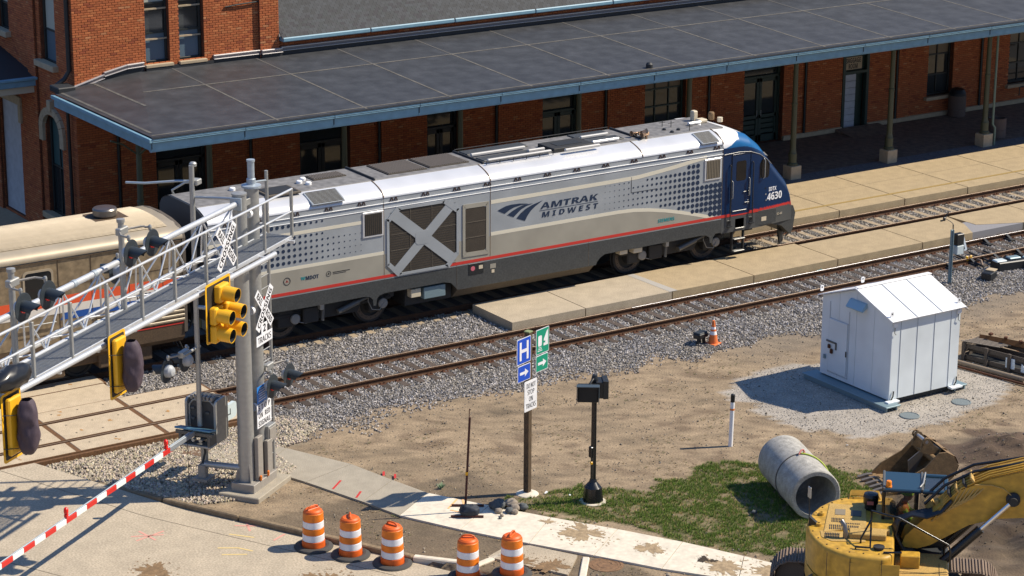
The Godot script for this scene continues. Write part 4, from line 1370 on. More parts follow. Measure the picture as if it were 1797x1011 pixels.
func build_locomotive() -> void:
	var lo := base("locomotive", "silver diesel locomotive with navy cab, red stripe and dotted sides", "locomotive", Vector3.ZERO)
	# body core, side sheets, roof
	var core := MB.new()
	core.box(V(-11.87, 2.5, 0), V(17.96, 2.8, 2.92)); core.box(V(-11.87, 4.05, 0), V(17.96, 0.4, 1.9))
	put("body_core", core, M.loco_rear, lo)
	for sd in [1, -1]:
		var cut := [-20.9, -15.27, -11.6, -2.84]
		for i in 3:
			var b := MB.new()
			var x0: float = cut[i] + 0.008; var x1: float = cut[i + 1] - 0.008
			var zz: float = 1.5 * sd
			b.box(V((x0 + x1) * 0.5, 2.545, zz - 0.015 * sd), V(x1 - x0, 2.13, 0.03))
			b.box(V((x0 + x1) * 0.5, 3.685, zz - 0.022 * sd), V(x1 - x0, 0.15, 0.03), Basis(Vector3.RIGHT, -0.14 * sd))
			put("side_panel", b, M.loco_silver, lo)
			var rib := MB.new()
			rib.box(V((x0 + x1) * 0.5, 3.615, zz + 0.004 * sd), V(x1 - x0, 0.014, 0.02), Basis(), 0.003)
			rib.box(V((x0 + x1) * 0.5, 3.765, zz + 0.004 * sd), V(x1 - x0, 0.018, 0.03), Basis(), 0.004)
			put("drip_rail", rib, M.white, lo)
			var bd := MB.new()
			bd.box(V((x0 + x1) * 0.5, 3.85, zz - 0.03 * sd), V(x1 - x0, 0.15, 0.03))
			put("cowl_foot", bd, M.loco_silver, lo)
			var secs := []
			var prof := [[1.5, 3.925], [1.49, 3.97], [1.44, 4.04], [1.34, 4.115], [1.2, 4.18], [1.04, 4.235], [0.9, 4.27], [0.8, 4.29]]
			for x in [x0, x1]:
				var row := []
				for q in prof: row.append(V(x, q[1], q[0] * sd))
				if sd < 0: row.reverse()
				secs.append(row)
			secs.reverse()
			var c := MB.new()
			c.loft(secs)
			for k in c.n.size(): if c.n[k].y < 0: c.n[k] = -c.n[k]
			put("cowl", c, M.loco_cowl, lo)
	for xs in [-15.27, -11.6, -6.0, -2.86]:
		var q := MB.new()
		q.path([V(xs, 3.93, 1.505), V(xs, 3.97, 1.5), V(xs, 4.04, 1.45), V(xs, 4.12, 1.35), V(xs, 4.185, 1.21), V(xs, 4.24, 1.05), V(xs, 4.276, 0.91), V(xs, 4.3, 0.8)], 0.016, 5)
		if xs != -6.0: q.path([V(xs, 1.62, 1.502), V(xs, 3.75, 1.502)], 0.008, 4)
		put("cowl_seam", q, M.stained, lo)
	for s in [[-20.9, -15.2], [-15.16, -11.45], [-11.41, -5.6], [-5.56, -2.35]]:
		var d2 := MB.new()
		d2.box(V((s[0] + s[1]) * 0.5, 4.28, 0), V(s[1] - s[0], 0.05, 1.66), Basis(), 0.01)
		put("roof_hatch", d2, M.loco_roof, lo)
	for xs in [-15.18, -11.43, -5.58]:
		var q := MB.new()
		q.box(V(xs, 4.325, 0), V(0.06, 0.07, 1.7), Basis(), 0.01)
		put("roof_rib", q, M.tar, lo)
	# roof fittings
	for g in [[-14.55, -13.2, -0.72, 0.55], [-13.1, -11.7, -0.72, 0.5], [-16.72, -15.62, -0.56, -0.02]]:
		var f := MB.new()
		f.box(V((g[0] + g[1]) * 0.5, 4.315, (g[2] + g[3]) * 0.5), V(g[1] - g[0], 0.04, g[3] - g[2]), Basis(), 0.008)
		var fp := put("roof_grille", f, M.grille, lo)
		var n := int((g[1] - g[0]) / 0.075)
		var sl := MB.new()
		for k in n: sl.box(V(g[0] + 0.04 + (g[1] - g[0] - 0.08) * (k + 0.5) / n, 4.343, (g[2] + g[3]) * 0.5), V(0.03, 0.02, g[3] - g[2] - 0.06))
		put("slats", sl, M.grille_light, fp)
	var ht := MB.new()
	ht.box(V(-18.2, 4.335, 0.58), V(1.05, 0.06, 0.86), Basis(), 0.01)
	var hp := put("roof_opening", ht, M.loco_belly, lo)
	var hi := MB.new()
	hi.box(V(-18.2, 4.37, 0.58), V(0.9, 0.015, 0.72))
	put("dark_well", hi, M.tar, hp)
	for q in [[-17.2, 0.0], [-16.95, -0.25], [-17.05, 0.28], [-19.2, -0.3]]:
		var c := MB.new()
		c.lathe(V(q[0], 4.3, q[1]), Vector3.UP, [[0.09, 0.0], [0.09, 0.07], [0.07, 0.09], [0, 0.09]], 10)
		put("roof_cap", c, M.white, lo)
	var ex := MB.new()
	ex.box(V(-8.13, 4.36, 0.4), V(1.5, 0.12, 0.9), Basis(), 0.015)
	var exn := put("exhaust_housing", ex, M.bogie, lo)
	var exo := MB.new()
	exo.box(V(-8.13, 4.425, 0.4), V(0.9, 0.015, 0.4))
	put("exhaust_opening", exo, M.tar, exn)
	for q in [[-11.35, -9.4, 0.02], [-11.3, -9.0, 0.86], [-7.25, -6.2, -0.1], [-7.3, -6.3, 0.62], [-8.6, -7.3, 1.02], [-9.6, -9.0, 0.5]]:
		var c := MB.new()
		c.box(V((q[0] + q[1]) * 0.5, 4.38, q[2]), V(q[1] - q[0], 0.09, 0.1), Basis(), 0.02)
		put("roof_bar", c, M.roof_bar if q[2] != 0.62 else M.loco_cowl, lo)
	for q in [[-11.3, -9.1, 0.45], [-11.3, -9.1, -0.5], [-7.3, -6.0, 0.25], [-7.3, -6.0, -0.5]]:
		var c := MB.new()
		c.box(V((q[0] + q[1]) * 0.5, 4.32, q[2]), V(q[1] - q[0], 0.04, 0.5), Basis(), 0.01)
		put("roof_cover", c, M.loco_skirt, lo)
	for q in [[-11.4, -5.7, -0.82], [-11.4, -9.0, 0.97]]:
		var c := MB.new()
		c.tube(V(q[0], 4.38, q[2]), V(q[1], 4.38, q[2]), 0.014, -1, 5)
		for k in 6: c.tube(V(lerpf(q[0], q[1], k / 5.0), 4.28, q[2]), V(lerpf(q[0], q[1], k / 5.0), 4.38, q[2]), 0.012, -1, 5)
		put("roof_rail", c, M.bogie, lo)
	for k in 5:
		var c := MB.new()
		var o := V(-5.5 + (k % 3) * 0.13, 4.42 + 0.03 * (k % 2), 0.45 + k * 0.09)
		var d := V(1 if k % 2 else -1, 0.04, 0.1).normalized()
		c.lathe(o - d * 0.1, d, [[0.03, 0.0], [0.035, 0.12], [0.06, 0.24], [0.09, 0.3], [0.05, 0.3], [0.0, 0.2]], 10)
		c.box(o - V(0, 0.08, 0), V(0.05, 0.12, 0.05))
		put("horn", c, M.horn_bronze, lo)
	for q in [[-4.22, 0.2], [-4.21, 0.6], [-3.84, 0.44]]:
		var c := MB.new()
		c.lathe(V(q[0], 4.3, q[1]), Vector3.UP, [[0.07, 0.0], [0.06, 0.05], [0.0, 0.08]], 10)
		put("antenna_dome", c, M.black, lo)
	for q in [[-3.8, 0.0], [-3.6, 0.7], [-4.0, -0.2]]:
		var c := MB.new()
		c.tube(V(q[0], 4.3, q[1]), V(q[0], 4.52, q[1]), 0.012, -1, 5); c.tube(V(q[0] - 0.12, 4.44, q[1]), V(q[0] + 0.12, 4.44, q[1]), 0.01, -1, 5)
		put("antenna", c, M.bogie, lo)
	var bm := MB.new()
	bm.box(V(-2.95, 4.36, 0.1), V(0.5, 0.09, 0.12), Basis(), 0.02)
	put("roof_bar", bm, M.loco_cowl, lo)
	for q in [[-2.55, -0.05, 0.3, 0.12, 0.3], [-2.62, -0.35, 0.18, 0.34, 0.2]]:
		var c := MB.new()
		c.box(V(q[0], 4.3 + q[3] * 0.5, q[1]), V(q[2], q[3], q[4]), Basis(), 0.03)
		put("roof_equipment_box", c, M.cream, lo)
	var rl := MB.new()
	rl.lathe(V(-1.95, 4.28, -0.3), Vector3.UP, [[0.1, 0.0], [0.1, 0.2], [0.08, 0.24], [0, 0.25]], 12)
	put("marker_lamp", rl, M.stained, lo)
	var rl2 := MB.new()
	rl2.lathe(V(-1.75, 4.22, -0.1), Vector3.UP, [[0.09, 0.0], [0.09, 0.14], [0, 0.15]], 12)
	put("marker_lamp", rl2, M.cream, lo)
	for g in [[-17.62, -16.55], [-3.72, -3.02]]:  # louvres let into the cowl
		var f := MB.new()
		var bs := Basis(V(1, 0, 0), V(0, 0.93, 0.37), V(0, -0.37, 0.93))
		var ce := V((g[0] + g[1]) * 0.5, 4.16, 1.26)
		f.box(ce, V(g[1] - g[0], 0.04, 0.62), bs, 0.008)
		var lv := put("cowl_louvre", f, M.loco_silver, lo)
		for k in 11:
			var s := MB.new()
			s.box(ce + bs * V(0, 0.026, -0.27 + k * 0.054), V(g[1] - g[0] - 0.1, 0.02, 0.018))
			put("slat", s, M.grille if g[0] < -10 else M.loco_belly, lv)
	var clip := MB.new()
	for k in 17:
		var x := -20.3 + k * 1.075
		for e in [-0.07, 0.07]:
			clip.box(V(x + e - 0.03, 3.85, 1.502), V(0.018, 0.11, 0.03), Basis(Vector3.BACK, -0.35)); clip.box(V(x + e + 0.03, 3.85, 1.502), V(0.018, 0.11, 0.03), Basis(Vector3.BACK, 0.35))
	stuff(put("cowl_clips", clip, M.clip_brown, lo))
	# paintwork on the near side
	flat(lo, "tan_panel", [[-20.9, 1.5], [-20.9, 2.24], [-6.5, 2.24], [-5.9, 2.2], [-5.3, 2.1], [-4.8, 2.0], [-4.3, 1.88], [-3.8, 1.74], [-3.2, 1.55], [-3.1, 1.5]], 1.502, M.loco_tan)
	flat(lo, "cream_stripe", band([[-20.9, 2.285], [-15.28, 2.285]], 0.05), 1.5045, M.stripe_cream)
	flat(lo, "cream_stripe", band([[-11.58, 2.3], [-6.9, 2.3], [-6.3, 2.275], [-5.7, 2.2], [-5.1, 2.09], [-4.5, 1.95], [-3.9, 1.79], [-3.3, 1.62], [-3.15, 1.57]], 0.055), 1.5045, M.stripe_cream)
	flat(lo, "cream_stripe", band([[-20.9, 3.3], [-16.02, 3.3]], 0.05), 1.5045, M.stripe_cream)
	flat(lo, "cream_stripe", band([[-11.58, 3.28], [-7.0, 3.3], [-6.2, 3.31], [-5.4, 3.38], [-4.7, 3.45], [-4.1, 3.53], [-3.5, 3.6]], 0.06), 1.5045, M.stripe_cream)
	for s in [[-20.9, -14.85], [-13.05, -0.25]]:
		flat(lo, "red_stripe", band([[s[0], 1.565], [minf(s[1], -1.35), 1.565]], 0.045), 1.507, M.stripe_red)
	var dots := MB.new()
	for i in 27:
		var x := -20.73 + i * 0.1805
		var r := maxf(0.013, 0.092 - i * 0.0031)
		for j in 7:
			var y := 2.47 + j * 0.178
			if y > 3.2 and y < 3.4 or x > -16.0: continue
			if y > 3.1 and x > -17.2: continue
			dots.disc(V(x, y, 1.5055), V(0, 0, 1), r, 12)
	for i in 26:
		var x := -7.41 + i * 0.1785
		var r := 0.011 + 0.081 * pow(i / 25.0, 1.15)
		var lowest := 2.4
		if x > -6.2: lowest = 2.4 - 0.85 * pow((x + 6.2) / 3.2, 1.25)
		var top := 3.2 if x < -6.0 else 3.2 + 0.3 * (x + 6.0) / 2.5
		for j in 12:
			var y := 1.72 + j * 0.183
			if y < lowest + r * 0.4 or y > top - r * 0.6 or (x > -3.68 and y > 2.74): continue
			dots.disc(V(x, y, 1.5055), V(0, 0, 1), r, 14)
	stuff(put("navy_dots", dots, M.dot_navy, lo))
	# lettering and the three-bar emblem
	for q in [[[-11.34, 2.985], [-11.2, 3.04], [-11.05, 3.085], [-10.85, 3.105], [-10.55, 3.095], [-10.25, 3.05], [-10.5, 3.045], [-10.75, 3.01], [-10.92, 2.95], [-11.09, 2.855]],
			[[-11.0, 2.8], [-10.82, 2.9], [-10.62, 2.98], [-10.4, 3.035], [-10.08, 3.035], [-10.3, 2.99], [-10.5, 2.91], [-10.65, 2.8], [-10.77, 2.705]],
			[[-10.67, 2.65], [-10.52, 2.79], [-10.34, 2.9], [-10.1, 2.99], [-9.72, 3.08], [-9.98, 2.94], [-10.15, 2.82], [-10.28, 2.67], [-10.36, 2.53]]]:
		flat(lo, "emblem_bar", q, 1.5075, M.dot_navy)
	words("AMTRAK", 0.185, M.dot_navy, lo, Transform3D(Basis(), V(-8.74, 2.905, 1.507)), 2.1, true, "lettering", 0.22)
	words("M I D W E S T", 0.165, M.dot_navy, lo, Transform3D(Basis(), V(-8.72, 2.625, 1.507)), 2.05, true, "lettering", 0.2)
	flat(lo, "thin_rule", band([[-9.84, 2.765], [-7.68, 2.765]], 0.006), 1.507, M.dot_navy)
	words("SIEMENS", 0.105, M.teal, lo, Transform3D(Basis(), V(-5.04, 1.79, 1.507)), 0.64, true)
	words("MDOT", 0.11, M.dot_navy, lo, Transform3D(Basis(), V(-17.66, 1.93, 1.507)), 0.42, true)
	words("w", 0.12, M.teal, lo, Transform3D(Basis(), V(-17.95, 1.95, 1.507)), 0.14, true)
	for e in [[-18.47, 1.93, 0.12, 0.095], [-17.12, 1.945, 0.085, 0.068]]:
		var rg := MB.new()
		rg.lathe(V(e[0], e[1], 1.505), V(0, 0, 1), [[e[3], 0.0], [e[3], 0.003], [e[2] - 0.004, 0.003], [e[2] - 0.004, 0.0]], 20)
		var seal := put("round_seal", rg, M.bogie, lo)
		var tri := MB.new()
		for k in 3:
			var a := PI * 0.5 + k * TAU / 3.0
			tri.tri(V(e[0] + cos(a) * e[3] * 0.8, e[1] + sin(a) * e[3] * 0.8, 1.508), V(e[0] + cos(a + 2.5) * 0.025, e[1] + sin(a + 2.5) * 0.025, 1.508), V(e[0] + cos(a - 2.5) * 0.025, e[1] + sin(a - 2.5) * 0.025, 1.508))
		put("seal_mark", tri, M.stripe_red if e[0] < -18 else M.bogie, seal)
	flat(lo, "small_print", band([[-16.98, 1.965], [-16.42, 1.965]], 0.012), 1.506, M.bogie)
	flat(lo, "small_print", band([[-16.98, 1.92], [-16.55, 1.92]], 0.01), 1.506, M.bogie)
	# radiator opening with its cross brace
	var gr := flat(lo, "radiator_grille", [[-15.1, 1.85], [-14.75, 1.57], [-13.1, 1.56], [-12.78, 1.85], [-12.78, 3.26], [-13.2, 3.53], [-14.8, 3.53], [-15.1, 3.28]], 1.506, M.grille, 0.006)
	var wires := MB.new()
	for x in [-14.38, -13.65]: wires.box(V(x, 2.55, 1.511), V(0.018, 1.9, 0.008))
	for y in [2.3, 2.78]:
		wires.box(V(-13.93, y, 1.5105), V(2.25, 0.018, 0.007))
	put("wire", wires, M.loco_belly, gr)
	var mesh_lines := MB.new()
	for k in 26: mesh_lines.box(V(-13.94, 1.62 + k * 0.073, 1.508), V(2.24, 0.01, 0.004))
	stuff(put("grille_bars", mesh_lines, M.bogie, gr))
	var fr := MB.new()
	var T := Transform3D(Basis(), V(0, 0, 1.526))
	for q in [[[-15.18, 1.86], [-15.18, 3.3], [-15.1, 3.26], [-15.1, 1.9]], [[-12.72, 1.85], [-12.72, 3.28], [-12.8, 3.24], [-12.8, 1.88]], [[-14.8, 3.58], [-13.2, 3.58], [-13.24, 3.5], [-14.76, 3.5]], [[-14.78, 1.52], [-13.08, 1.52], [-13.12, 1.6], [-14.74, 1.6]],
			[[-15.2, 3.24], [-14.86, 3.6], [-14.7, 3.52], [-15.08, 3.18]], [[-13.3, 3.53], [-13.16, 3.6], [-12.7, 3.24], [-12.82, 3.16]], [[-15.2, 1.9], [-15.08, 1.96], [-14.68, 1.58], [-14.82, 1.5]], [[-13.2, 1.58], [-12.84, 1.94], [-12.7, 1.88], [-13.06, 1.5]]]:
		fr.prism(poly(q), T, 0.022)
	put("brace_frame", fr, M.loco_silver, lo)
	var br := MB.new()
	T = Transform3D(Basis(), V(0, 0, 1.524))
	br.prism(poly([[-15.12, 3.32], [-14.88, 3.55], [-12.76, 1.82], [-13.0, 1.58]]), T, 0.019)
	br.prism(poly([[-15.04, 1.7], [-14.8, 1.53], [-12.78, 3.37], [-13.04, 3.55]]), Transform3D(Basis(), V(0, 0, 1.521)), 0.016)
	br.prism(poly(rounded(-14.22, 2.36, -13.68, 2.78, 0.12)), Transform3D(Basis(), V(0, 0, 1.5275)), 0.02)
	put("cross_brace", br, M.loco_silver, lo)
	var ap := flat(lo, "vent_grille", [[-12.5, 1.93], [-12.4, 1.85], [-11.84, 1.84], [-11.75, 1.92], [-11.75, 3.13], [-11.84, 3.21], [-12.4, 3.23], [-12.5, 3.15]], 1.513, M.grille, 0.01)
	var apf := MB.new()
	for q in [[[-12.58, 1.75], [-12.58, 3.33], [-12.49, 3.25], [-12.49, 1.83]], [[-11.66, 1.72], [-11.66, 3.32], [-11.76, 3.24], [-11.76, 1.83]], [[-12.58, 3.34], [-11.66, 3.33], [-11.76, 3.2], [-12.48, 3.21]], [[-12.58, 1.73], [-11.66, 1.71], [-11.76, 1.85], [-12.48, 1.86]]]:
		apf.prism(poly(q), Transform3D(Basis(), V(0, 0, 1.522)), 0.018)
	put("vent_frame", apf, M.loco_tan, lo)
	var aw := MB.new()
	for y in [2.3, 2.77]: aw.box(V(-12.12, y, 1.516), V(0.74, 0.022, 0.012))
	put("wire", aw, M.loco_belly, ap)
	for g in [[-15.98, 2.82, -15.29, 3.58, M.grille], [-3.58, 2.83, -2.92, 3.53, M.vent_tan]]:
		var f := MB.new()
		f.box(V((g[0] + g[2]) * 0.5, (g[1] + g[3]) * 0.5, 1.505), V(g[2] - g[0], g[3] - g[1], 0.05), Basis(), 0.012)
		var vf := put("side_vent", f, M.loco_cowl, lo)
		var i2 := MB.new()
		i2.box(V((g[0] + g[2]) * 0.5, (g[1] + g[3]) * 0.5, 1.529), V(g[2] - g[0] - 0.11, g[3] - g[1] - 0.11, 0.008))
		put("vent_mesh", i2, g[4], vf)
		var s := MB.new()
		for k in 9: s.box(V(lerpf(g[0] + 0.08, g[2] - 0.08, k / 8.0), (g[1] + g[3]) * 0.5, 1.535), V(0.012, g[3] - g[1] - 0.12, 0.01))
		put("slats", s, M.bogie if g[0] < -10 else M.grille, vf)
	var ln := MB.new()
	ln.box(V(-6.42, 3.1, 1.504), V(0.012, 0.5, 0.006)); ln.box(V(-5.92, 2.85, 1.504), V(1.0, 0.012, 0.006))
	put("hatch_joint", ln, M.bogie, lo)
	# skirt with cut-outs, tank, belly
	var sk := MB.new()
	sk.prism(poly([[-20.9, 1.53], [-20.9, 1.09], [-18.4, 1.06], [-17.3, 1.05], [-15.95, 1.06], [-15.75, 1.02], [-15.66, 0.93], [-15.64, 0.74], [-15.55, 0.73], [-15.52, 0.93], [-15.44, 1.02], [-15.25, 1.06], [-13.2, 1.06], [-12.98, 1.0], [-12.74, 0.75], [-7.72, 0.73], [-7.66, 0.84], [-7.55, 0.95], [-7.38, 1.03], [-3.65, 1.06], [-3.42, 1.03], [-3.3, 0.95], [-3.28, 0.76], [-3.19, 0.75], [-3.16, 0.93], [-3.06, 1.04], [-0.9, 1.06], [-0.6, 1.08], [-0.6, 1.53]]), Transform3D(Basis(), V(0, 0, 1.497)), 0.05)
	put("skirt", sk, M.loco_skirt, lo)
	var tk := MB.new()
	tk.prism(poly([[1.44, 0.76], [1.1, 0.42], [-1.1, 0.42], [-1.44, 0.76], [-1.44, 1.2], [1.44, 1.2]]), Transform3D(Basis(V(0, 0, 1), V(0, 1, 0), V(-1, 0, 0)), V(-12.7, 0, 0)), 5.0)
	put("fuel_tank", tk, M.loco_belly, lo)
	var uf := MB.new()
	uf.box(V(-10.6, 1.15, 0), V(20.2, 0.3, 2.5)); uf.box(V(-13.6, 0.75, 0.5), V(1.6, 0.6, 1.4))
	put("underframe", uf, M.bogie, lo)
	for xs in [-12.78, -8.0]:
		var jn := MB.new()
		jn.box(V(xs, 1.14, 1.499), V(0.012, 0.76, 0.006))
		put("skirt_joint", jn, M.loco_belly, lo)
	var pn := MB.new()
	pn.box(V(-12.1, 1.31, 1.502), V(0.52, 0.34, 0.012), Basis(), 0.003)
	var pnl := put("fuel_panel", pn, M.black, lo)
	var pk := MB.new()
	pk.disc(V(-12.22, 1.33, 1.511), V(0, 0, 1), 0.075, 14)
	put("filler_cap", pk, M.pink, pnl)
	var pb := MB.new()
	pb.box(V(-11.94, 1.34, 1.511), V(0.14, 0.11, 0.006))
	put("gauge_plate", pb, M.cream, pnl)
	for q in [[-11.5, 1.3, 0.2, 0.14, M.loco_tan], [-11.5, 1.14, 0.1, 0.1, M.cream], [-1.1, 1.25, 0.2, 0.14, M.cream]]:
		flat(lo, "notice_plate", [[q[0] - q[2] * 0.5, q[1] - q[3] * 0.5], [q[0] + q[2] * 0.5, q[1] - q[3] * 0.5], [q[0] + q[2] * 0.5, q[1] + q[3] * 0.5], [q[0] - q[2] * 0.5, q[1] + q[3] * 0.5]], 1.503, q[4])
	for q in [[-14.15, 0.86, 0.34, 0.26, M.cream], [-13.5, 0.8, 0.75, 0.36, M.steel_blue], [-6.6, 0.95, 0.3, 0.14, M.cream], [-6.05, 0.93, 0.34, 0.16, M.cream], [-17.3, 0.96, 0.12, 0.18, M.galv], [-4.9, 0.96, 0.12, 0.18, M.galv]]:
		var c := MB.new()
		c.box(V(q[0], q[1], 1.3), V(q[2], q[3], 0.25), Basis(), 0.015)
		put("underfloor_box", c, q[4], lo)
	for cx in [-16.83, -4.49]: build_bogie(lo, cx)
	build_cab(lo)
	# rear end
	var rp := MB.new()
	rp.prism(poly([[-1.48, 1.1], [1.48, 1.1], [1.48, 3.9], [1.3, 4.12], [0.8, 4.28], [-0.8, 4.28], [-1.3, 4.12], [-1.48, 3.9]]), Transform3D(Basis(V(0, 0, 1), V(0, 1, 0), V(-1, 0, 0)), V(-20.93, 0, 0)), -0.05 * -1.0)
	put("rear_wall", rp, M.loco_rear, lo)
	var rr := MB.new()
	rr.box(V(-20.95, 3.2, 0), V(0.03, 0.03, 2.9)); rr.box(V(-20.96, 2.0, 0.0), V(0.06, 2.2, 0.9), Basis(), 0.02)
	put("rear_door", rr, M.black, lo)
	for z in [-0.9, 0.6, 0.9]:
		var lm := MB.new()
		lm.lathe(V(-20.94, 3.5 if z != 0.6 else 2.6, z), V(-1, 0, 0), [[0.11, 0.0], [0.11, 0.05], [0.08, 0.07], [0, 0.07]], 12)
		put("tail_lamp", lm, M.galv, lo)
	for k in 4:
		var hs := MB.new()
		var z := -0.6 + k * 0.4
		hs.path([V(-20.95, 1.2, z), V(-21.1, 0.8, z), V(-21.3, 0.62, z), V(-21.5, 0.75, z), V(-21.62, 1.1, z)], 0.03, 6)
		put("brake_hose", hs, M.black, lo)


func build_bogie(lo: Node3D, cx: float) -> void:
	for side in [1, -1]:
		for e in [-1.5, 1.5]:
			var w := MB.new()
			var o := V(cx + e, 0.555, 0.7 * side)
			w.lathe(o, V(0, 0, side), [[0.0, -0.07], [0.585, -0.07], [0.59, -0.045], [0.56, -0.035], [0.553, 0.06], [0.54, 0.07], [0.47, 0.07], [0.455, 0.04], [0.3, 0.03], [0.18, 0.05], [0.16, 0.1], [0.0, 0.1]], 32)
			var wh := put("wheel", w, M.bogie, lo)
			var rm := MB.new()
			rm.lathe(o, V(0, 0, side), [[0.36, 0.062], [0.36, 0.085], [0.48, 0.085], [0.48, 0.062]], 32)
			put("brake_disc", rm, M.wheel_steel, wh)
			var bolts := MB.new()
			for k in 16: bolts.disc(o + V(cos(k * TAU / 16) * 0.42, sin(k * TAU / 16) * 0.42, 0.087 * side), V(0, 0, side), 0.02, 6)
			put("disc_bolts", bolts, M.bogie, wh)
			var ab := MB.new()
			ab.box(V(cx + e, 0.6, 1.0 * side), V(0.5, 0.36, 0.3), Basis(), 0.04)
			ab.box(V(cx + e, 0.78, 1.0 * side), V(1.0, 0.12, 0.28), Basis(), 0.03)
			put("axle_box", ab, M.bogie, lo)
			for s in [-0.33, 0.33]:
				var sp := MB.new()
				var pts := []
				for k in 49:
					var a := k * TAU / 10.0
					pts.append(V(cx + e + s + cos(a) * 0.1, 0.84 + k * 0.0075, (1.08 + sin(a) * 0.1) * side))
				sp.path(pts, 0.02, 5)
				put("coil_spring", sp, M.bogie, lo)
			if side > 0:
				var cp := MB.new()
				var capx: float = cx + e + (0.27 if e < 0 else 0.18)
				cp.lathe(V(capx, 0.66, 1.16), V(0, 0, 1), [[0.15, 0.0], [0.15, 0.06], [0.11, 0.08], [0.0, 0.085]], 16)
				put("axle_cap", cp, M.cap_grey, lo)
				var cb := MB.new()
				if e < 0: cb.path([V(capx, 0.6, 1.22), V(capx + 0.3, 0.5, 1.25), V(capx + 0.6, 0.55, 1.24), V(capx + 0.75, 0.75, 1.2), V(capx + 0.76, 1.0, 1.15)], 0.014, 6)
				else: cb.path([V(capx, 0.7, 1.24), V(capx - 0.15, 0.5, 1.27), V(capx - 0.4, 0.55, 1.25), V(capx - 0.5, 0.8, 1.2), V(capx - 0.45, 1.05, 1.15)], 0.014, 6)
				put("sensor_cable", cb, M.cap_grey, lo)
		var fr := MB.new()
		fr.prism(poly([[cx - 2.1, 0.78], [cx - 1.0, 0.78], [cx - 0.85, 0.52], [cx + 0.85, 0.52], [cx + 1.0, 0.78], [cx + 2.1, 0.78], [cx + 2.1, 0.95], [cx - 2.1, 0.95]]), Transform3D(Basis(), V(0, 0, 1.12 if side > 0 else -0.94)), 0.18)
		put("bogie_frame", fr, M.bogie, lo)
		if side > 0:
			var dm := MB.new()
			dm.tube(V(cx + 0.12, 0.68, 1.28), V(cx + 0.8, 0.88, 1.28), 0.085, -1, 12)
			dm.tube(V(cx + 0.8, 0.88, 1.28), V(cx + 1.12, 0.97, 1.28), 0.05, -1, 10)
			put("yaw_damper", dm, M.galv_dark, lo)
			var dv := MB.new()
			dv.tube(V(cx - 0.38, 0.5, 1.26), V(cx - 0.34, 1.0, 1.26), 0.05, -1, 10)
			put("vertical_damper", dv, M.galv_dark, lo)
			var bx := MB.new()
			bx.box(V(cx - 0.75, 0.72, 1.2), V(0.5, 0.46, 0.14), Basis(), 0.02)
			put("bogie_box", bx, M.bogie, lo)


func cab_half(x: float) -> float: return 1.5 - 0.2 * smoothstep(-1.6, 0.4, x)


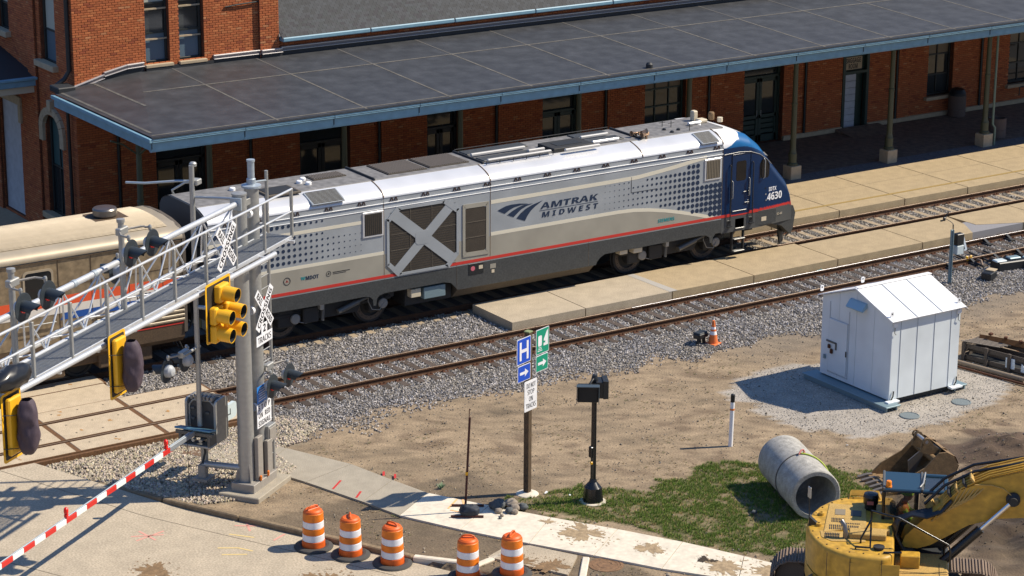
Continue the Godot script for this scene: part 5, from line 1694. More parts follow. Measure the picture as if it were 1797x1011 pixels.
func build_cab(lo: Node3D) -> void:
	var tops := [[-2.84, 4.31], [-2.5, 4.3], [-2.16, 4.26], [-1.69, 4.1], [-1.21, 3.74], [-0.72, 3.2], [-0.17, 2.63], [0.0, 2.45], [0.12, 2.2], [0.2, 1.9]]
	var top_at := func(x: float) -> float:
		for i in tops.size() - 1:
			if x <= tops[i + 1][0]: return lerpf(tops[i][1], tops[i + 1][1], (x - tops[i][0]) / (tops[i + 1][0] - tops[i][0]))
		return tops[-1][1]
	var white := Color(0.78, 0.78, 0.78); var blue := Color(0.006, 0.105, 0.28); var navy := Color(0.003, 0.022, 0.075)
	for side in [1, -1]:
		var b := MB.new()
		b.tinted = true
		var nx := 100; var nt := 90
		for i in nx + 1:
			var x := -2.84 + 3.04 * i / nx
			var w := cab_half(x)
			var t: float = top_at.call(x)
			var sh := minf(3.76, t - 0.5)
			for j in nt + 1:
				var u := float(j) / nt
				var p: Vector3
				if u < 0.5:
					p = V(x, lerpf(1.0, sh, u * 2.0), w)
				else:
					var a := (u - 0.5) * PI
					p = V(x, sh + (t - sh) * sin(a), w * 0.52 + w * 0.48 * cos(a)) if u < 0.85 else V(x, 0, 0)
					if u >= 0.85:
						var a2 := 0.35 * PI
						var k := (u - 0.85) / 0.15
						p = V(x, lerpf(sh + (t - sh) * sin(a2), t, sin(k * PI * 0.5)), lerpf(w * 0.52 + w * 0.48 * cos(a2), 0.0, k))
				var c := navy
				var split := 3.76 - 0.02 * (x + 2.84)  # below this line the cab side is navy
				if x > -2.0: split = 3.735 - 0.42 * pow(x + 2.0, 1.55) - 0.22 * maxf(0.0, x + 1.0)
				if p.y > split + 0.02: c = blue
				if p.y > 3.78 + 0.42 * pow(clampf((x + 2.84) / 0.86, 0.0, 1.0), 1.7) and x < -2.0 + (p.y - 4.0) * 0.5: c = white
				if p.z < w * 0.62 and u > 0.5 and x > -2.3: c = white
				if p.y < 1.53: c = Color(0.075, 0.08, 0.08)
				elif p.y < 1.61 and p.y > 1.5: c = Color(0.52, 0.035, 0.025)
				b.col = c
				b.vert(V(p.x, p.y, p.z * side), V(0, 0, side))
		var cols := nt + 1
		for i in nx + 1:
			for j in cols:
				var id := i * cols + j
				var du := b.v[mini(i + 1, nx) * cols + j] - b.v[maxi(i - 1, 0) * cols + j]
				var dv := b.v[i * cols + mini(j + 1, nt)] - b.v[i * cols + maxi(j - 1, 0)]
				var nn := du.cross(dv).normalized()
				if nn.z * side < 0.0 and absf(nn.z) > 0.01 or (absf(nn.z) <= 0.01 and nn.y < 0.0): nn = -nn
				b.n[id] = nn
		for i in nx:
			for j in nt:
				var a := i * cols + j
				if side > 0: b.ix.append_array([a, a + cols + 1, a + cols, a, a + 1, a + cols + 1])
				else: b.ix.append_array([a, a + cols, a + cols + 1, a, a + cols + 1, a + 1])
		put("cab_shell", b, M.loco_paint, lo)
	var fc := MB.new()
	fc.box(V(0.12, 1.45, 0), V(0.16, 0.9, 2.5), Basis(), 0.05)
	put("nose_front", fc, M.loco_navy, lo)
	var ws := MB.new()
	ws.quad(V(-0.6, 3.12, 0.95), V(-0.6, 3.12, -0.95), V(-1.5, 4.0, -0.9), V(-1.5, 4.0, 0.9))
	for k in ws.v.size(): ws.v[k] += V(0.03, 0.03, 0)
	put("windscreen", ws, M.navy_glass, lo)
	var rail := MB.new()
	rail.path([V(-2.8, 3.58, 1.512), V(-2.2, 3.6, 1.512), V(-1.75, 3.56, 1.51), V(-1.35, 3.42, 1.495), V(-1.05, 3.22, 1.48), V(-0.85, 3.04, 1.47)], 0.012, 5)
	put("cab_gutter", rail, M.galv, lo)
	# door
	var dr := MB.new()
	dr.box(V(-2.1, 2.55, 1.502), V(0.72, 1.98, 0.012), Basis(), 0.004)
	var door := put("cab_door", dr, M.loco_navy, lo)
	var dj := MB.new()
	dj.path([V(-2.48, 1.58, 1.51), V(-2.48, 3.52, 1.51), V(-1.72, 3.52, 1.51), V(-1.72, 1.58, 1.51)], 0.009, 4)
	put("door_joint", dj, M.black, door)
	var dw := MB.new()
	dw.prism(poly(rounded(-2.3, 2.66, -1.9, 3.3, 0.07)), Transform3D(Basis(), V(0, 0, 1.512)), 0.006)
	put("door_window", dw, M.navy_glass, door)
	var dh := MB.new()
	for q in [[-1.83, 2.28, 0.16, 0.02], [-1.78, 2.28, 0.02, 0.22], [-1.9, 2.28, 0.2, 0.02], [-1.86, 1.92, 0.16, 0.02], [-1.82, 1.93, 0.02, 0.14]]:
		dh.box(V(q[0], q[1], 1.53), V(q[2], q[3], 0.02), Basis(), 0.004)
	put("door_lock", dh, M.galv, door)
	var ki := MB.new()
	ki.box(V(-2.14, 1.68, 1.52), V(0.56, 0.025, 0.02), Basis(), 0.004)
	put("kick_plate", ki, M.galv, door)
	for q in [[-2.54, 1.32, 3.22, M.bogie], [-1.64, 1.32, 3.22, M.bogie], [-2.46, 2.1, 2.68, M.galv], [-1.78, 2.12, 2.72, M.galv]]:
		var h := MB.new()
		h.path([V(q[0], q[1], 1.5), V(q[0], q[1] + 0.03, 1.565), V(q[0], q[2] - 0.03, 1.565), V(q[0], q[2], 1.5)], 0.018, 7)
		put("grab_rail", h, q[3], lo)
		if q[3] == M.bogie:
			var pk := MB.new()
			pk.box(V(q[0], 1.3, 1.5), V(0.16, 0.2, 0.02), Basis(), 0.004); pk.box(V(q[0], 1.2, 1.54), V(0.18, 0.02, 0.08))
			put("rail_pocket", pk, M.black, lo)
	var sw := MB.new()
	var swp := []
	for q in [[-1.4, 2.62], [-1.42, 3.1], [-1.34, 3.22], [-1.22, 3.28], [-1.08, 3.16], [-0.98, 3.02], [-1.0, 2.66], [-1.06, 2.6]]: swp.append(q)
	sw.prism(poly(swp), Transform3D(Basis(Vector3.UP, 0.075), V(0, 0, 1.487)) * Transform3D(Basis(), V(0.09, 0, 0)), 0.02)
	for k in sw.v.size(): sw.v[k].z = cab_half(sw.v[k].x) + 0.006
	put("side_window", sw, M.navy_glass, lo)
	var mr := MB.new()
	mr.path([V(-1.18, 3.26, 1.5), V(-1.17, 3.2, 1.56), V(-1.17, 2.66, 1.56), V(-1.18, 2.6, 1.5)], 0.018, 6)
	put("mirror_arm", mr, M.galv, lo)
	for k in 3:
		var hk := MB.new()
		hk.disc(V(-1.05 + 0.02 * k, 2.25 - 0.2 * k, cab_half(-1.05) + 0.012), V(0, 0, 1), 0.03, 8)
		put("socket_cover", hk, M.black if k == 0 else M.galv, lo)
	var turn := Basis(Vector3.UP, 0.1)
	words("IDTX", 0.13, M.white, lo, Transform3D(turn, V(-0.72, 2.18, 1.425)), 0.34, true)
	words("4630", 0.24, M.white, lo, Transform3D(turn, V(-0.62, 1.93, 1.418)), 0.66, true)
	words("CHARGER SC-44", 0.075, M.cream, lo, Transform3D(turn, V(-0.6, 1.3, 1.42)), 0.7, false)
	# steps, pilot, coupler
	var stp := MB.new()
	stp.box(V(-2.1, 1.26, 1.45), V(0.36, 0.3, 0.1))
	put("step_recess", stp, M.black, lo)
	for q in [[1.1, 0.36], [0.74, 0.44], [0.34, 0.42]]:
		var s := MB.new()
		s.box(V(-2.1, q[0], 1.46), V(q[1], 0.03, 0.16), Basis(), 0.005)
		put("cab_step", s, M.galv, lo)
	for x in [-2.34, -1.88]:
		var s := MB.new()
		s.box(V(x, 0.72, 1.42), V(0.04, 0.8, 0.1))
		put("step_hanger", s, M.bogie, lo)
	var pl := MB.new()
	pl.prism(poly([[-0.75, 1.0], [0.28, 1.45], [0.38, 1.2], [0.3, 0.7], [0.2, 0.5], [-0.2, 0.85]]), Transform3D(Basis(), V(0, 0, 1.3)), 2.6)
	put("buffer_beam", pl, M.loco_skirt, lo)
	for s in [1, -1]:
		var pw := MB.new()
		pw.prism(poly([[-0.15, 0.95], [0.2, 0.9], [0.32, 0.16], [0.05, 0.12], [-0.1, 0.5]]), Transform3D(Basis(Vector3.UP, 0.5 * s), V(0, 0, (1.0 if s > 0 else -0.9))), 0.05)
		put("pilot_plate", pw, M.black, lo)
	var cu := MB.new()
	cu.box(V(0.35, 0.85, 0), V(0.7, 0.3, 0.3), Basis(), 0.05); cu.box(V(0.75, 0.85, 0.08), V(0.22, 0.3, 0.36), Basis(), 0.06)
	put("coupler", cu, M.bogie, lo)
	for z in [0.5, 0.75, 0.95]:
		var hs := MB.new()
		hs.path([V(0.25, 1.1, z), V(0.5, 0.8, z), V(0.48, 0.45, z), V(0.3, 0.35, z)], 0.03, 6)
		put("brake_hose", hs, M.black, lo)


# ---------- passenger coach ----------
func build_coach() -> void:
	var co := base("passenger_coach", "stainless passenger coach with orange, white and blue stripes behind the locomotive", "train coach", Vector3.ZERO)
	var x1 := -21.68; var x0 := -47.0
	var L1 := x1 - x0; var cx := (x0 + x1) * 0.5
	var bd := MB.new()
	bd.box(V(cx, 2.5, 0), V(L1, 2.38, 2.96))
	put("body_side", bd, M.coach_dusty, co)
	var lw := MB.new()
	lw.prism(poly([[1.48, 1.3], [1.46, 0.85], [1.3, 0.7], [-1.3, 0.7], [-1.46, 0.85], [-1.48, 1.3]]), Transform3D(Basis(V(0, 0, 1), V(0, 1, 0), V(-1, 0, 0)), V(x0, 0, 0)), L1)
	put("lower_side", lw, M.coach_low, co)
	for side in [1, -1]:
		var prof := [[1.5, 3.66], [1.53, 3.7], [1.52, 3.78], [1.46, 3.87], [1.34, 3.94], [1.2, 3.99], [1.0, 4.04], [0.7, 4.08], [0.35, 4.105], [0.0, 4.11]]
		var secs := []
		for x in [x1, x0]:
			var row := []
			for q in prof: row.append(V(x, q[1], q[0] * side))
			secs.append(row)
		if side < 0: secs.reverse()
		var r := MB.new()
		r.loft(secs)
		for k in r.n.size(): if r.n[k].y < -0.2 or (absf(r.n[k].y) < 0.2 and r.n[k].z * side < 0): r.n[k] = -r.n[k]
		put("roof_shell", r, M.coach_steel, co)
	var fl := MB.new()
	for k in 38:
		var z := -1.16 + k * 0.0628
		var y := 4.11 - 0.07 * pow(absf(z), 2.2)
		fl.box(V(cx - 0.15, y + 0.004, z), V(L1 - 0.3, 0.022, 0.03), Basis(), 0.008)
	stuff(put("roof_fluting", fl, M.coach_steel, co))
	var cap := MB.new()
	cap.prism(poly([[1.5, 1.0], [1.53, 3.7], [1.46, 3.88], [1.2, 4.0], [0.7, 4.09], [0.0, 4.125], [-0.7, 4.09], [-1.2, 4.0], [-1.46, 3.88], [-1.53, 3.7], [-1.5, 1.0]]), Transform3D(Basis(V(0, 0, 1), V(0, 1, 0), V(-1, 0, 0)), V(x1 - 0.02, 0, 0)), 0.1)
	put("end_wall", cap, M.coach_end, co)
	var dia := MB.new()
	dia.box(V(x1 + 0.2, 2.3, 0), V(0.36, 2.4, 1.1), Basis(), 0.08)
	put("gangway", dia, M.black_matt, co)
	var gut := MB.new()
	gut.box(V(cx, 3.645, 1.5), V(L1, 0.022, 0.035), Basis(), 0.006)
	put("gutter", gut, M.coach_low, co)
	for s in [[2.36, 2.62, M.livery_orange], [2.14, 2.36, M.livery_white], [1.95, 2.14, M.livery_blue]]:
		flat(co, "stripe", [[-25.35 if s[2] == M.livery_blue else x0, s[0]], [x1 - 0.02, s[0]], [x1 - 0.02, s[1]], [-25.2 if s[2] == M.livery_blue else x0, s[1]]], 1.4865 if s[2] != M.livery_white else 1.4862, s[2])
	words("Baggage", 0.2, M.ink, co, Transform3D(Basis(), V(-22.72, 2.24, 1.488)), 0.75, true)
	var rb := MB.new()
	for k in 5:
		rb.box(V((-24.3 + x1) * 0.5, 1.38 + k * 0.125, 1.5), V(x1 + 24.3, 0.065, 0.04), Basis(), 0.012)
	put("side_fluting", rb, M.coach_steel, co)
	flat(co, "thin_red_stripe", band([[-25.0, 1.27], [x1 - 0.02, 1.27]], 0.02), 1.49, M.stripe_red)
	for q in [[-26.3, 2.66, -25.55, 3.38], [-29.2, 2.66, -28.3, 3.38]]:
		var w := MB.new()
		w.prism(poly(rounded(q[0] - 0.06, q[1] - 0.06, q[2] + 0.06, q[3] + 0.06, 0.12)), Transform3D(Basis(), V(0, 0, 1.5)), 0.03)
		var wf := put("window", w, M.coach_steel, co)
		var g := MB.new()
		g.prism(poly(rounded(q[0], q[1], q[2], q[3], 0.1)), Transform3D(Basis(), V(0, 0, 1.504)), 0.01)
		put("pane", g, M.navy_glass, wf)
	var dr := MB.new()
	for x in [-26.7, -25.35, -24.4, -23.3, -22.3]: dr.box(V(x, 2.45, 1.485), V(0.016, 2.35, 0.012))
	dr.box(V(-26.0, 1.6, 1.485), V(1.3, 0.016, 0.012)); dr.box(V(-23.6, 2.9, 1.485), V(3.7, 0.014, 0.01))
	put("panel_joint", dr, M.coach_low, co)
	var hd := MB.new()
	hd.path([V(-26.6, 1.9, 1.49), V(-26.6, 1.95, 1.56), V(-25.5, 1.95, 1.56), V(-25.5, 1.9, 1.49)], 0.018, 6)
	put("grab_rail", hd, M.galv, co)
	var vt := MB.new()
	vt.lathe(V(-23.15, 4.08, -0.28), Vector3.UP, [[0.22, 0.0], [0.22, 0.06], [0.33, 0.07], [0.34, 0.1], [0.34, 0.25], [0.31, 0.29], [0.0, 0.31]], 24)
	put("roof_vent", vt, M.vent_steel, co)
	var va := MB.new()
	va.box(V(-23.12, 4.115, -0.3), V(1.0, 0.02, 0.9), Basis(), 0.005)
	put("vent_base", va, M.coach_low, co)
	for q in [[-23.4, 0.55, 1.6], [-26.2, 0.5, 2.0]]:
		var ub := MB.new()
		ub.box(V(q[0], q[1], 0.6), V(q[2], 0.5, 1.4), Basis(), 0.04)
		put("underfloor_box", ub, M.coach_low, co)
	for e in [-24.6, -27.2]:
		for s in [1, -1]:
			var w := MB.new()
			w.lathe(V(e, 0.46, 0.7 * s), V(0, 0, s), [[0.0, -0.07], [0.49, -0.07], [0.5, -0.04], [0.46, -0.03], [0.455, 0.06], [0.38, 0.06], [0.36, 0.03], [0.0, 0.05]], 28)
			put("wheel", w, M.bogie, co)
	var bf := MB.new()
	bf.box(V(-25.9, 0.6, 1.1), V(4.0, 0.3, 0.2), Basis(), 0.05)
	put("bogie_frame", bf, M.coach_low, co)
	var cpl := MB.new()
	cpl.box(V(-21.35, 0.85, 0), V(0.9, 0.26, 0.3), Basis(), 0.04)
	put("coupler", cpl, M.bogie, co)
	for z in [0.9, 1.2]:
		var st := MB.new()
		st.path([V(x1 - 0.1, 0.75, z), V(x1 + 0.05, 0.4, z), V(x1 + 0.05, 0.38, z - 0.25), V(x1 - 0.1, 0.7, z - 0.25)], 0.02, 6)
		put("step_iron", st, M.bogie, co)


# ---------- the crossing signals on their cantilever ----------
const CO := Vector3(-24.4, 0.0, 10.35)
const CT := 0.609


func at_gantry(x: float, y: float, z: float) -> Vector3: return CO + Basis(Vector3.UP, CT) * V(x, y, z)


func gantry_base(called: String, label: String, category: String, x: float, y: float, z: float, turn := 0.0, group := "") -> Node3D:
	return base(called, label, category, at_gantry(x, y, z), CT + turn, group)


func build_crossing_gear() -> void:
	var ca := gantry_base("signal_cantilever", "galvanized twin-mast cantilever with railed walkway reaching over the road", "signal gantry", 0, -0.25, 0)
	var o := V(0, 0.25, 0)
	var pad := MB.new()
	pad.box(o + V(0.3, -0.22, 0.06), V(1.75, 0.2, 1.1), Basis(), 0.02)
	put("concrete_footing", pad, M.slab_old, ca)
	var pn := MB.new()
	pn.box(o + V(0.28, -0.02, 0.05), V(1.22, 0.22, 0.62), Basis(), 0.01)
	put("base_plate", pn, M.galv_warm, ca)
	for q in [[0.0, 0.205, 0.17, 7.28], [0.62, 0.2, 0.175, 7.3]]:
		var m := MB.new()
		m.lathe(o + V(q[0], 0.08, 0), Vector3.UP, [[q[1], 0.0], [q[2], q[3] - 0.1], [q[2] + 0.012, q[3] - 0.1], [q[2] + 0.012, q[3] - 0.06], [0.0, q[3] - 0.03]], 24)
		var mast := put("mast", m, M.galv, ca)
		for a in 4:
			var g := MB.new()
			var d := Basis(Vector3.UP, a * PI * 0.5 + PI * 0.25)
			g.prism(poly([[0.17, 0.08], [0.31, 0.08], [0.3, 0.14], [0.18, 0.62]]), Transform3D(d, o + V(q[0], 0, 0)), 0.018)
			put("gusset", g, M.galv_warm, mast)
		for y in [1.9, 4.35, 6.75]:
			var c := MB.new()
			c.lathe(o + V(q[0] + (0.2 if q[0] < 0.3 else 0.0), y, 0.12 if q[0] < 0.3 else -0.1), V(1, 0, 0.3), [[0.1, 0.0], [0.1, 0.06], [0.07, 0.1], [0.0, 0.11]], 14)
			put("access_cap", c, M.white, mast)
	var tie := MB.new()
	for y in [5.9, 7.0]: tie.box(o + V(0.31, y, 0), V(0.5, 0.16, 0.12), Basis(), 0.01)
	put("mast_tie", tie, M.galv, ca)
	var fl := MB.new()
	fl.lathe(o + V(0.62, 7.3, 0), Vector3.UP, [[0.24, 0.0], [0.24, 0.05], [0.11, 0.08], [0.11, 0.2], [0.085, 0.22], [0.085, 0.62], [0.1, 0.62], [0.1, 0.67], [0.0, 0.68]], 18)
	put("cable_entry_pipe", fl, M.alu_blue, ca)
	for q in [[0.12, 1.2, 0.22], [0.62, 0.95, 0.21]]:
		var c := MB.new()
		c.box(o + V(q[0] + 0.02, q[1] * 0.5, 0.27), V(0.26, q[1], 0.1), Basis(), 0.01)
		put("cable_channel", c, M.galv_warm, ca)
	for q in [[0.42, 0.3, 0.37], [0.05, 0.2, 0.36]]:
		var c := MB.new()
		c.box(o + V(q[0], 0.16, q[2]), V(0.09, 0.12, 0.05), Basis(Vector3.UP, 0.4), 0.01)
		put("orange_tag", c, M.orange, ca)
	# ladder
	var la := MB.new()
	la.tube(o + V(1.44, -0.2, 0), o + V(1.4, 7.52, 0), 0.045, -1, 8)
	put("ladder_rail", la, M.galv, ca)
	var lb := MB.new()
	lb.tube(o + V(0.92, -0.2, 0), o + V(0.9, 5.9, 0), 0.03, -1, 8)
	put("ladder_rail", lb, M.galv, ca)
	for k in 19:
		var r := MB.new()
		r.tube(o + V(0.9, 0.3 + k * 0.31, 0), o + V(1.42, 0.3 + k * 0.31, 0), 0.014, -1, 6)
		put("rung", r, M.galv, ca)
	var lt := MB.new()
	lt.tube(o + V(0.7, 7.4, 0), o + V(1.4, 7.28, 0), 0.025, -1, 6)
	put("ladder_stay", lt, M.alu_blue, ca)
	var bx := MB.new()
	bx.box(o + V(0.84, 1.06, 0.12), V(0.4, 0.42, 0.34), Basis(), 0.012)
	var bxn := put("junction_box", bx, M.galv, ca)
	var bl := MB.new()
	bl.box(o + V(0.84, 1.04, 0.302), V(0.34, 0.34, 0.02), Basis(), 0.006)
	put("lid", bl, M.galv_warm, bxn)
	# truss
	var xl := -13.4
	var ch := [[V(-0.22, 7.08, 0.02), V(xl, 7.16, 0.02), 0.068], [V(0.8, 5.92, -0.45), V(xl, 6.0, -0.45), 0.068], [V(0.6, 5.98, 0.05), V(xl, 6.06, 0.05), 0.05]]
	for q in ch:
		var c := MB.new()
		c.tube(o + q[0], o + q[1], q[2], -1, 14)
		var cn := put("chord", c, M.alu, ca)
		for x in [-6.6, -7.4]:
			var j := MB.new()
			var p: Vector3 = q[0].lerp(q[1], (x - q[0].x) / (q[1].x - q[0].x))
			j.tube(o + p - V(0.06, 0, 0), o + p + V(0.06, 0, 0), q[2] + 0.014, -1, 14)
			put("splice_collar", j, M.alu_blue, cn)
	var pl := MB.new()
	pl.box(o + V(-0.21, 7.08, 0.02), V(0.05, 0.3, 0.3), Basis(), 0.01)
	put("chord_flange", pl, M.alu_blue, ca)
	for k in 18:
		var x := -0.35 - k * 0.75
		var top: Vector3 = o + V(x if k % 2 == 0 else x - 0.75, 7.09, 0.02)
		var lo: Vector3 = o + V(x - 0.75 if k % 2 == 0 else x, 6.02, -0.45)
		var lo2: Vector3 = o + V(lo.x, 6.04, 0.05)
		if k % 2 == 1: top = o + V(x - 0.75, 7.09, 0.02)
		var d := MB.new()
		d.tube(top, lo, 0.022, -1, 7)
		put("web_member", d, M.alu, ca)
		var d2 := MB.new()
		d2.tube(top, lo2, 0.022, -1, 7)
		put("web_member", d2, M.alu, ca)
		var d3 := MB.new()
		d3.tube(o + V(x, 6.0, -0.45 if k % 2 == 0 else 0.05), o + V(x - 0.75, 6.0, 0.05 if k % 2 == 0 else -0.45), 0.02, -1, 7)
		put("lacing_bar", d3, M.alu, ca)
	# walkway
	for z in [0.1, 0.8]:
		var e := MB.new()
		e.box(o + V((1.15 + xl) * 0.5, 6.02, z), V(1.15 - xl, 0.1, 0.03), Basis(), 0.005)
		put("walkway_edge", e, M.alu, ca)
	var gr := MB.new()
	for k in 300: gr.box(o + V(1.12 - k * 0.0482, 6.035, 0.45), V(0.012, 0.03, 0.68))
	for k in 6: gr.box(o + V((1.15 + xl) * 0.5, 6.03, 0.16 + k * 0.116), V(1.14 - xl, 0.026, 0.01))
	stuff(put("grating", gr, M.grating, ca))
	for k in 9:
		var cr := MB.new()
		cr.box(o + V(0.94 - k * 1.49 - 0.04, 5.97, 0.5), V(0.06, 0.07, 0.95), Basis(), 0.006)
		put("walkway_bearer", cr, M.alu, ca)
	for k in 10:
		var x := 1.12 - k * 1.42
		var p := MB.new()
		p.box(o + V(x, 6.62, 0.8), V(0.07, 1.2, 0.07), Basis(), 0.008)
		put("railing_post", p, M.galv, ca)
	for q in [[7.2, 0.03], [6.66, 0.026]]:
		var r := MB.new()
		r.tube(o + V(1.16, q[0], 0.8), o + V(xl, q[0] + 0.1, 0.8), q[1], -1, 9)
		put("handrail", r, M.alu, ca)
	var st := MB.new()
	st.tube(o + V(-0.1, 5.94, 0.96), o + V(xl, 6.1, 0.96), 0.062, -1, 16)
	put("signal_support_tube", st, M.alu, ca)

	# flashing light pairs
	flashers("pair of red flashing crossing lights on the cantilever above the coach end", -5.55, 7.48, 0.1, 0.5, 0.0, 8.05, 5.85)
	flashers("pair of red flashing crossing lights at the outer end of the cantilever", -9.8, 7.5, 0.1, 0.55, 0.0, 8.1, 5.95)
	flashers("lowest pair of red flashing lights, on the mast beside the blue notice", 1.0, 2.38, 0.12, 0.36, 0.0, 0.0, 0.0)
	flashers("pair of crossing lights on the gate pole seen from behind, hoods towards the train", -0.7, 3.05, -1.22, 0.24, PI, 0.0, 0.0)
	var bk := gantry_base("crossing_light", "single round crossing light seen from behind, hanging under the cantilever chord", "crossing light", -5.0, 6.72, -0.4, PI)
	one_flasher(bk, V(0, 0, 0), true)
	# crossbucks
	crossbuck("white crossbuck sign fixed to the cantilever railing", -2.36, 6.71, 0.9)
	crossbuck("white crossbuck sign low on the mast above the two-tracks plate", 0.62, 4.32, 0.26)
	var tk := gantry_base("track_count_sign", "small white plate reading 2 TRACKS under the lower crossbuck", "sign", 0.57, 3.35, 0.28)
	var tb := MB.new()
	tb.prism(poly([[-0.41, 0.1], [0.41, 0.1], [0.41, 0.36], [0.15, 0.36], [0.15, 0.62], [-0.15, 0.62], [-0.15, 0.36], [-0.41, 0.36]]), Transform3D(), 0.01)
	put("plate", tb, M.white_sheet, tk)
	words("2", 0.19, M.ink, tk, Transform3D(Basis(), V(0, 0.49, 0.004)), 0.0, true)
	words("TRACKS", 0.15, M.ink, tk, Transform3D(Basis(), V(0, 0.23, 0.004)), 0.68, false)
	var be := gantry_base("emergency_notice", "small blue notice plate with white lines on the mast", "sign", 0.42, 1.99, 0.25)
	var bb := MB.new()
	bb.box(V(0, 0.22, 0), V(0.52, 0.43, 0.01), Basis(), 0.003)
	put("plate", bb, M.sign_lightblue, be)
	for k in 6:
		var t := MB.new()
		t.box(V(0, 0.07 + k * 0.06, 0.007), V(0.4 - 0.06 * (k % 3), 0.016, 0.002))
		put("text_line", t, M.white_sheet, be)
	var sp := gantry_base("stop_sign_plate", "white plate reading STOP ON RED SIGNAL on the mast", "sign", 0.49, 1.38, 0.26)
	var sb := MB.new()
	sb.box(V(0, 0.3, 0), V(0.74, 0.6, 0.01), Basis(), 0.003)
	put("plate", sb, M.white_sheet, sp)
	words("S T O P", 0.13, M.ink, sp, Transform3D(Basis(), V(0, 0.5, 0.006)), 0.6, true)
	words("ON  RED", 0.13, M.ink, sp, Transform3D(Basis(), V(0, 0.3, 0.006)), 0.6, true)
	words("SIGNAL", 0.13, M.ink, sp, Transform3D(Basis(), V(0, 0.1, 0.006)), 0.62, true)
	# road traffic signals
	var t1 := signal_head("five-lamp yellow traffic signal with black backplate beside the mast", -3.24, 4.82, 1.14, 1.16, 1.38)
	for q in [[0.0, 1.09], [-0.27, 0.64], [0.27, 0.64], [-0.27, 0.22], [0.27, 0.22]]: lamp(t1, q[0], q[1])
	var t2 := signal_head("yellow-backed traffic signal bagged in purple cloth in front of the crossing panels", -7.63, 4.87, 1.14, 0.68, 1.4)
	bag(t2, 0.04)
	var t3 := signal_head("bagged traffic signal at the picture edge with black plastic over its bracket", -11.6, 4.87, 1.14, 0.68, 1.4)
	bag(t3, 0.06)
	var wr := MB.new()
	var rows := []
	for i in 9:
		var row := []
		for j in 17:
			var a := TAU * j / 16.0
			var u := i / 8.0
			var rr := 0.2 * pow(sin(PI * clampf(u, 0.02, 0.98)), 0.3) * (1.0 + 0.25 * nz.get_noise_2d(i * 40.0, cos(a) * 60.0 + sin(a) * 33.0))
			row.append(V(-0.55 + u * 1.1, 1.68 + sin(a) * rr * 1.25, 0.05 + cos(a) * rr * 1.2))
		rows.append(row)
	wr.loft(rows, true)
	put("plastic_wrap", wr, M.black_plastic, t3)

	# gate mechanism, pole, arm
	var gt := gantry_base("crossing_gate", "railroad crossing gate with lowered red and white striped arm", "crossing gate", -0.1, 0, -1.15)
	var pole := MB.new()
	pole.tube(V(-0.08, 1.38, 0), V(-0.08, 7.9, 0), 0.062, -1, 14); pole.tube(V(0.1, 0.2, 0), V(0.1, 1.0, 0), 0.09, -1, 14)
	var pn2 := put("pole", pole, M.galv, gt)
	var pc := MB.new()
	pc.lathe(V(0, 7.86, 0), Vector3.UP, [[0.085, 0.0], [0.09, 0.07], [0.06, 0.1], [0, 0.11]], 14)
	put("pole_cap", pc, M.galv, pn2)
	for q in [[V(-0.06, 4.4, 0.0), V(0.0, 4.42, 1.1), 0.05], [V(-0.05, 7.12, 0.0), V(-0.1, 7.2, 1.05), 0.035], [V(0.02, 0.36, 0), V(0, 0.42, 1.05), 0.08]]:
		var c := MB.new()
		c.tube(q[0], q[1], q[2], -1, 12)
		put("outrigger_pipe", c, M.galv_blue, gt)
	for q in [[[V(0, 7.5, 0.05), V(-0.15, 7.5, -0.35), V(-0.35, 7.42, -1.1), V(-0.4, 7.4, -1.6)], 0.03], [[V(0.1, 7.46, 0.05), V(0.12, 7.4, -0.3), V(0.05, 7.2, -0.62), V(0.12, 7.1, -0.62)], 0.026]]:
		var c := MB.new()
		c.path(q[0], q[1], 7)
		put("empty_light_arm", c, M.alu_blue, gt)
	var cl := MB.new()
	cl.box(V(0.06, 7.47, 0.03), V(0.24, 0.14, 0.2), Basis(), 0.02)
	put("arm_clamp", cl, M.galv, gt)
	var ft := MB.new()
	ft.box(V(0, 0.14, 0), V(0.2, 0.44, 0.2), Basis(), 0.02); ft.box(V(0, 0.0, 0), V(0.42, 0.06, 0.42))
	put("pole_foot", ft, M.galv_warm, gt)
	var mb := MB.new()
	mb.prism(poly(rounded(-0.38, 1.0, 0.36, 2.02, 0.14)), Transform3D(Basis(V(0, 0, 1), V(0, 1, 0), V(-1, 0, 0)), V(0.08, 0, 0)), 0.46)
	var mech := put("mechanism_case", mb, M.mech_dark, gt)
	for z in [-0.42, 0.37]:
		var s := MB.new()
		s.prism(poly(rounded(-0.02, 0.92, 0.6, 2.02, 0.12)), Transform3D(Basis(), V(0, 0, z + 0.04)), 0.06)
		put("side_plate", s, M.galv, mech)
	var rim := MB.new()
	rim.path([V(0.07, 1.1, -0.36), V(0.07, 1.85, -0.36), V(0.07, 1.98, -0.24), V(0.07, 1.99, 0.22), V(0.07, 1.85, 0.34), V(0.07, 1.1, 0.34)], 0.03, 6)
	put("case_rim", rim, M.galv, mech)
	for k in 6:
		var f := MB.new()
		f.box(V(0.12, 2.05, -0.28 + k * 0.11), V(0.2, 0.1, 0.06), Basis(), 0.01)
		put("terminal_lug", f, M.galv_warm, mech)
	for k in 5:
		var f := MB.new()
		f.box(V(0.06, 1.5 + 0.09 * k, -0.26 + 0.2 * (k % 3)), V(0.06, 0.06, 0.1), Basis(), 0.01)
		put("terminal_block", f, M.galv_dark, mech)
	var sh := MB.new()
	sh.box(V(-0.28, 1.36, -0.02), V(0.34, 0.05, 0.98), Basis(Vector3.BACK, -0.25), 0.012)
	put("shelf_plate", sh, M.steel_bright_blue, mech)
	var lw := MB.new()
	lw.box(V(-0.36, 1.27, -0.02), V(0.05, 0.1, 1.0), Basis(), 0.012)
	put("shelf_lip", lw, M.galv_dark, mech)
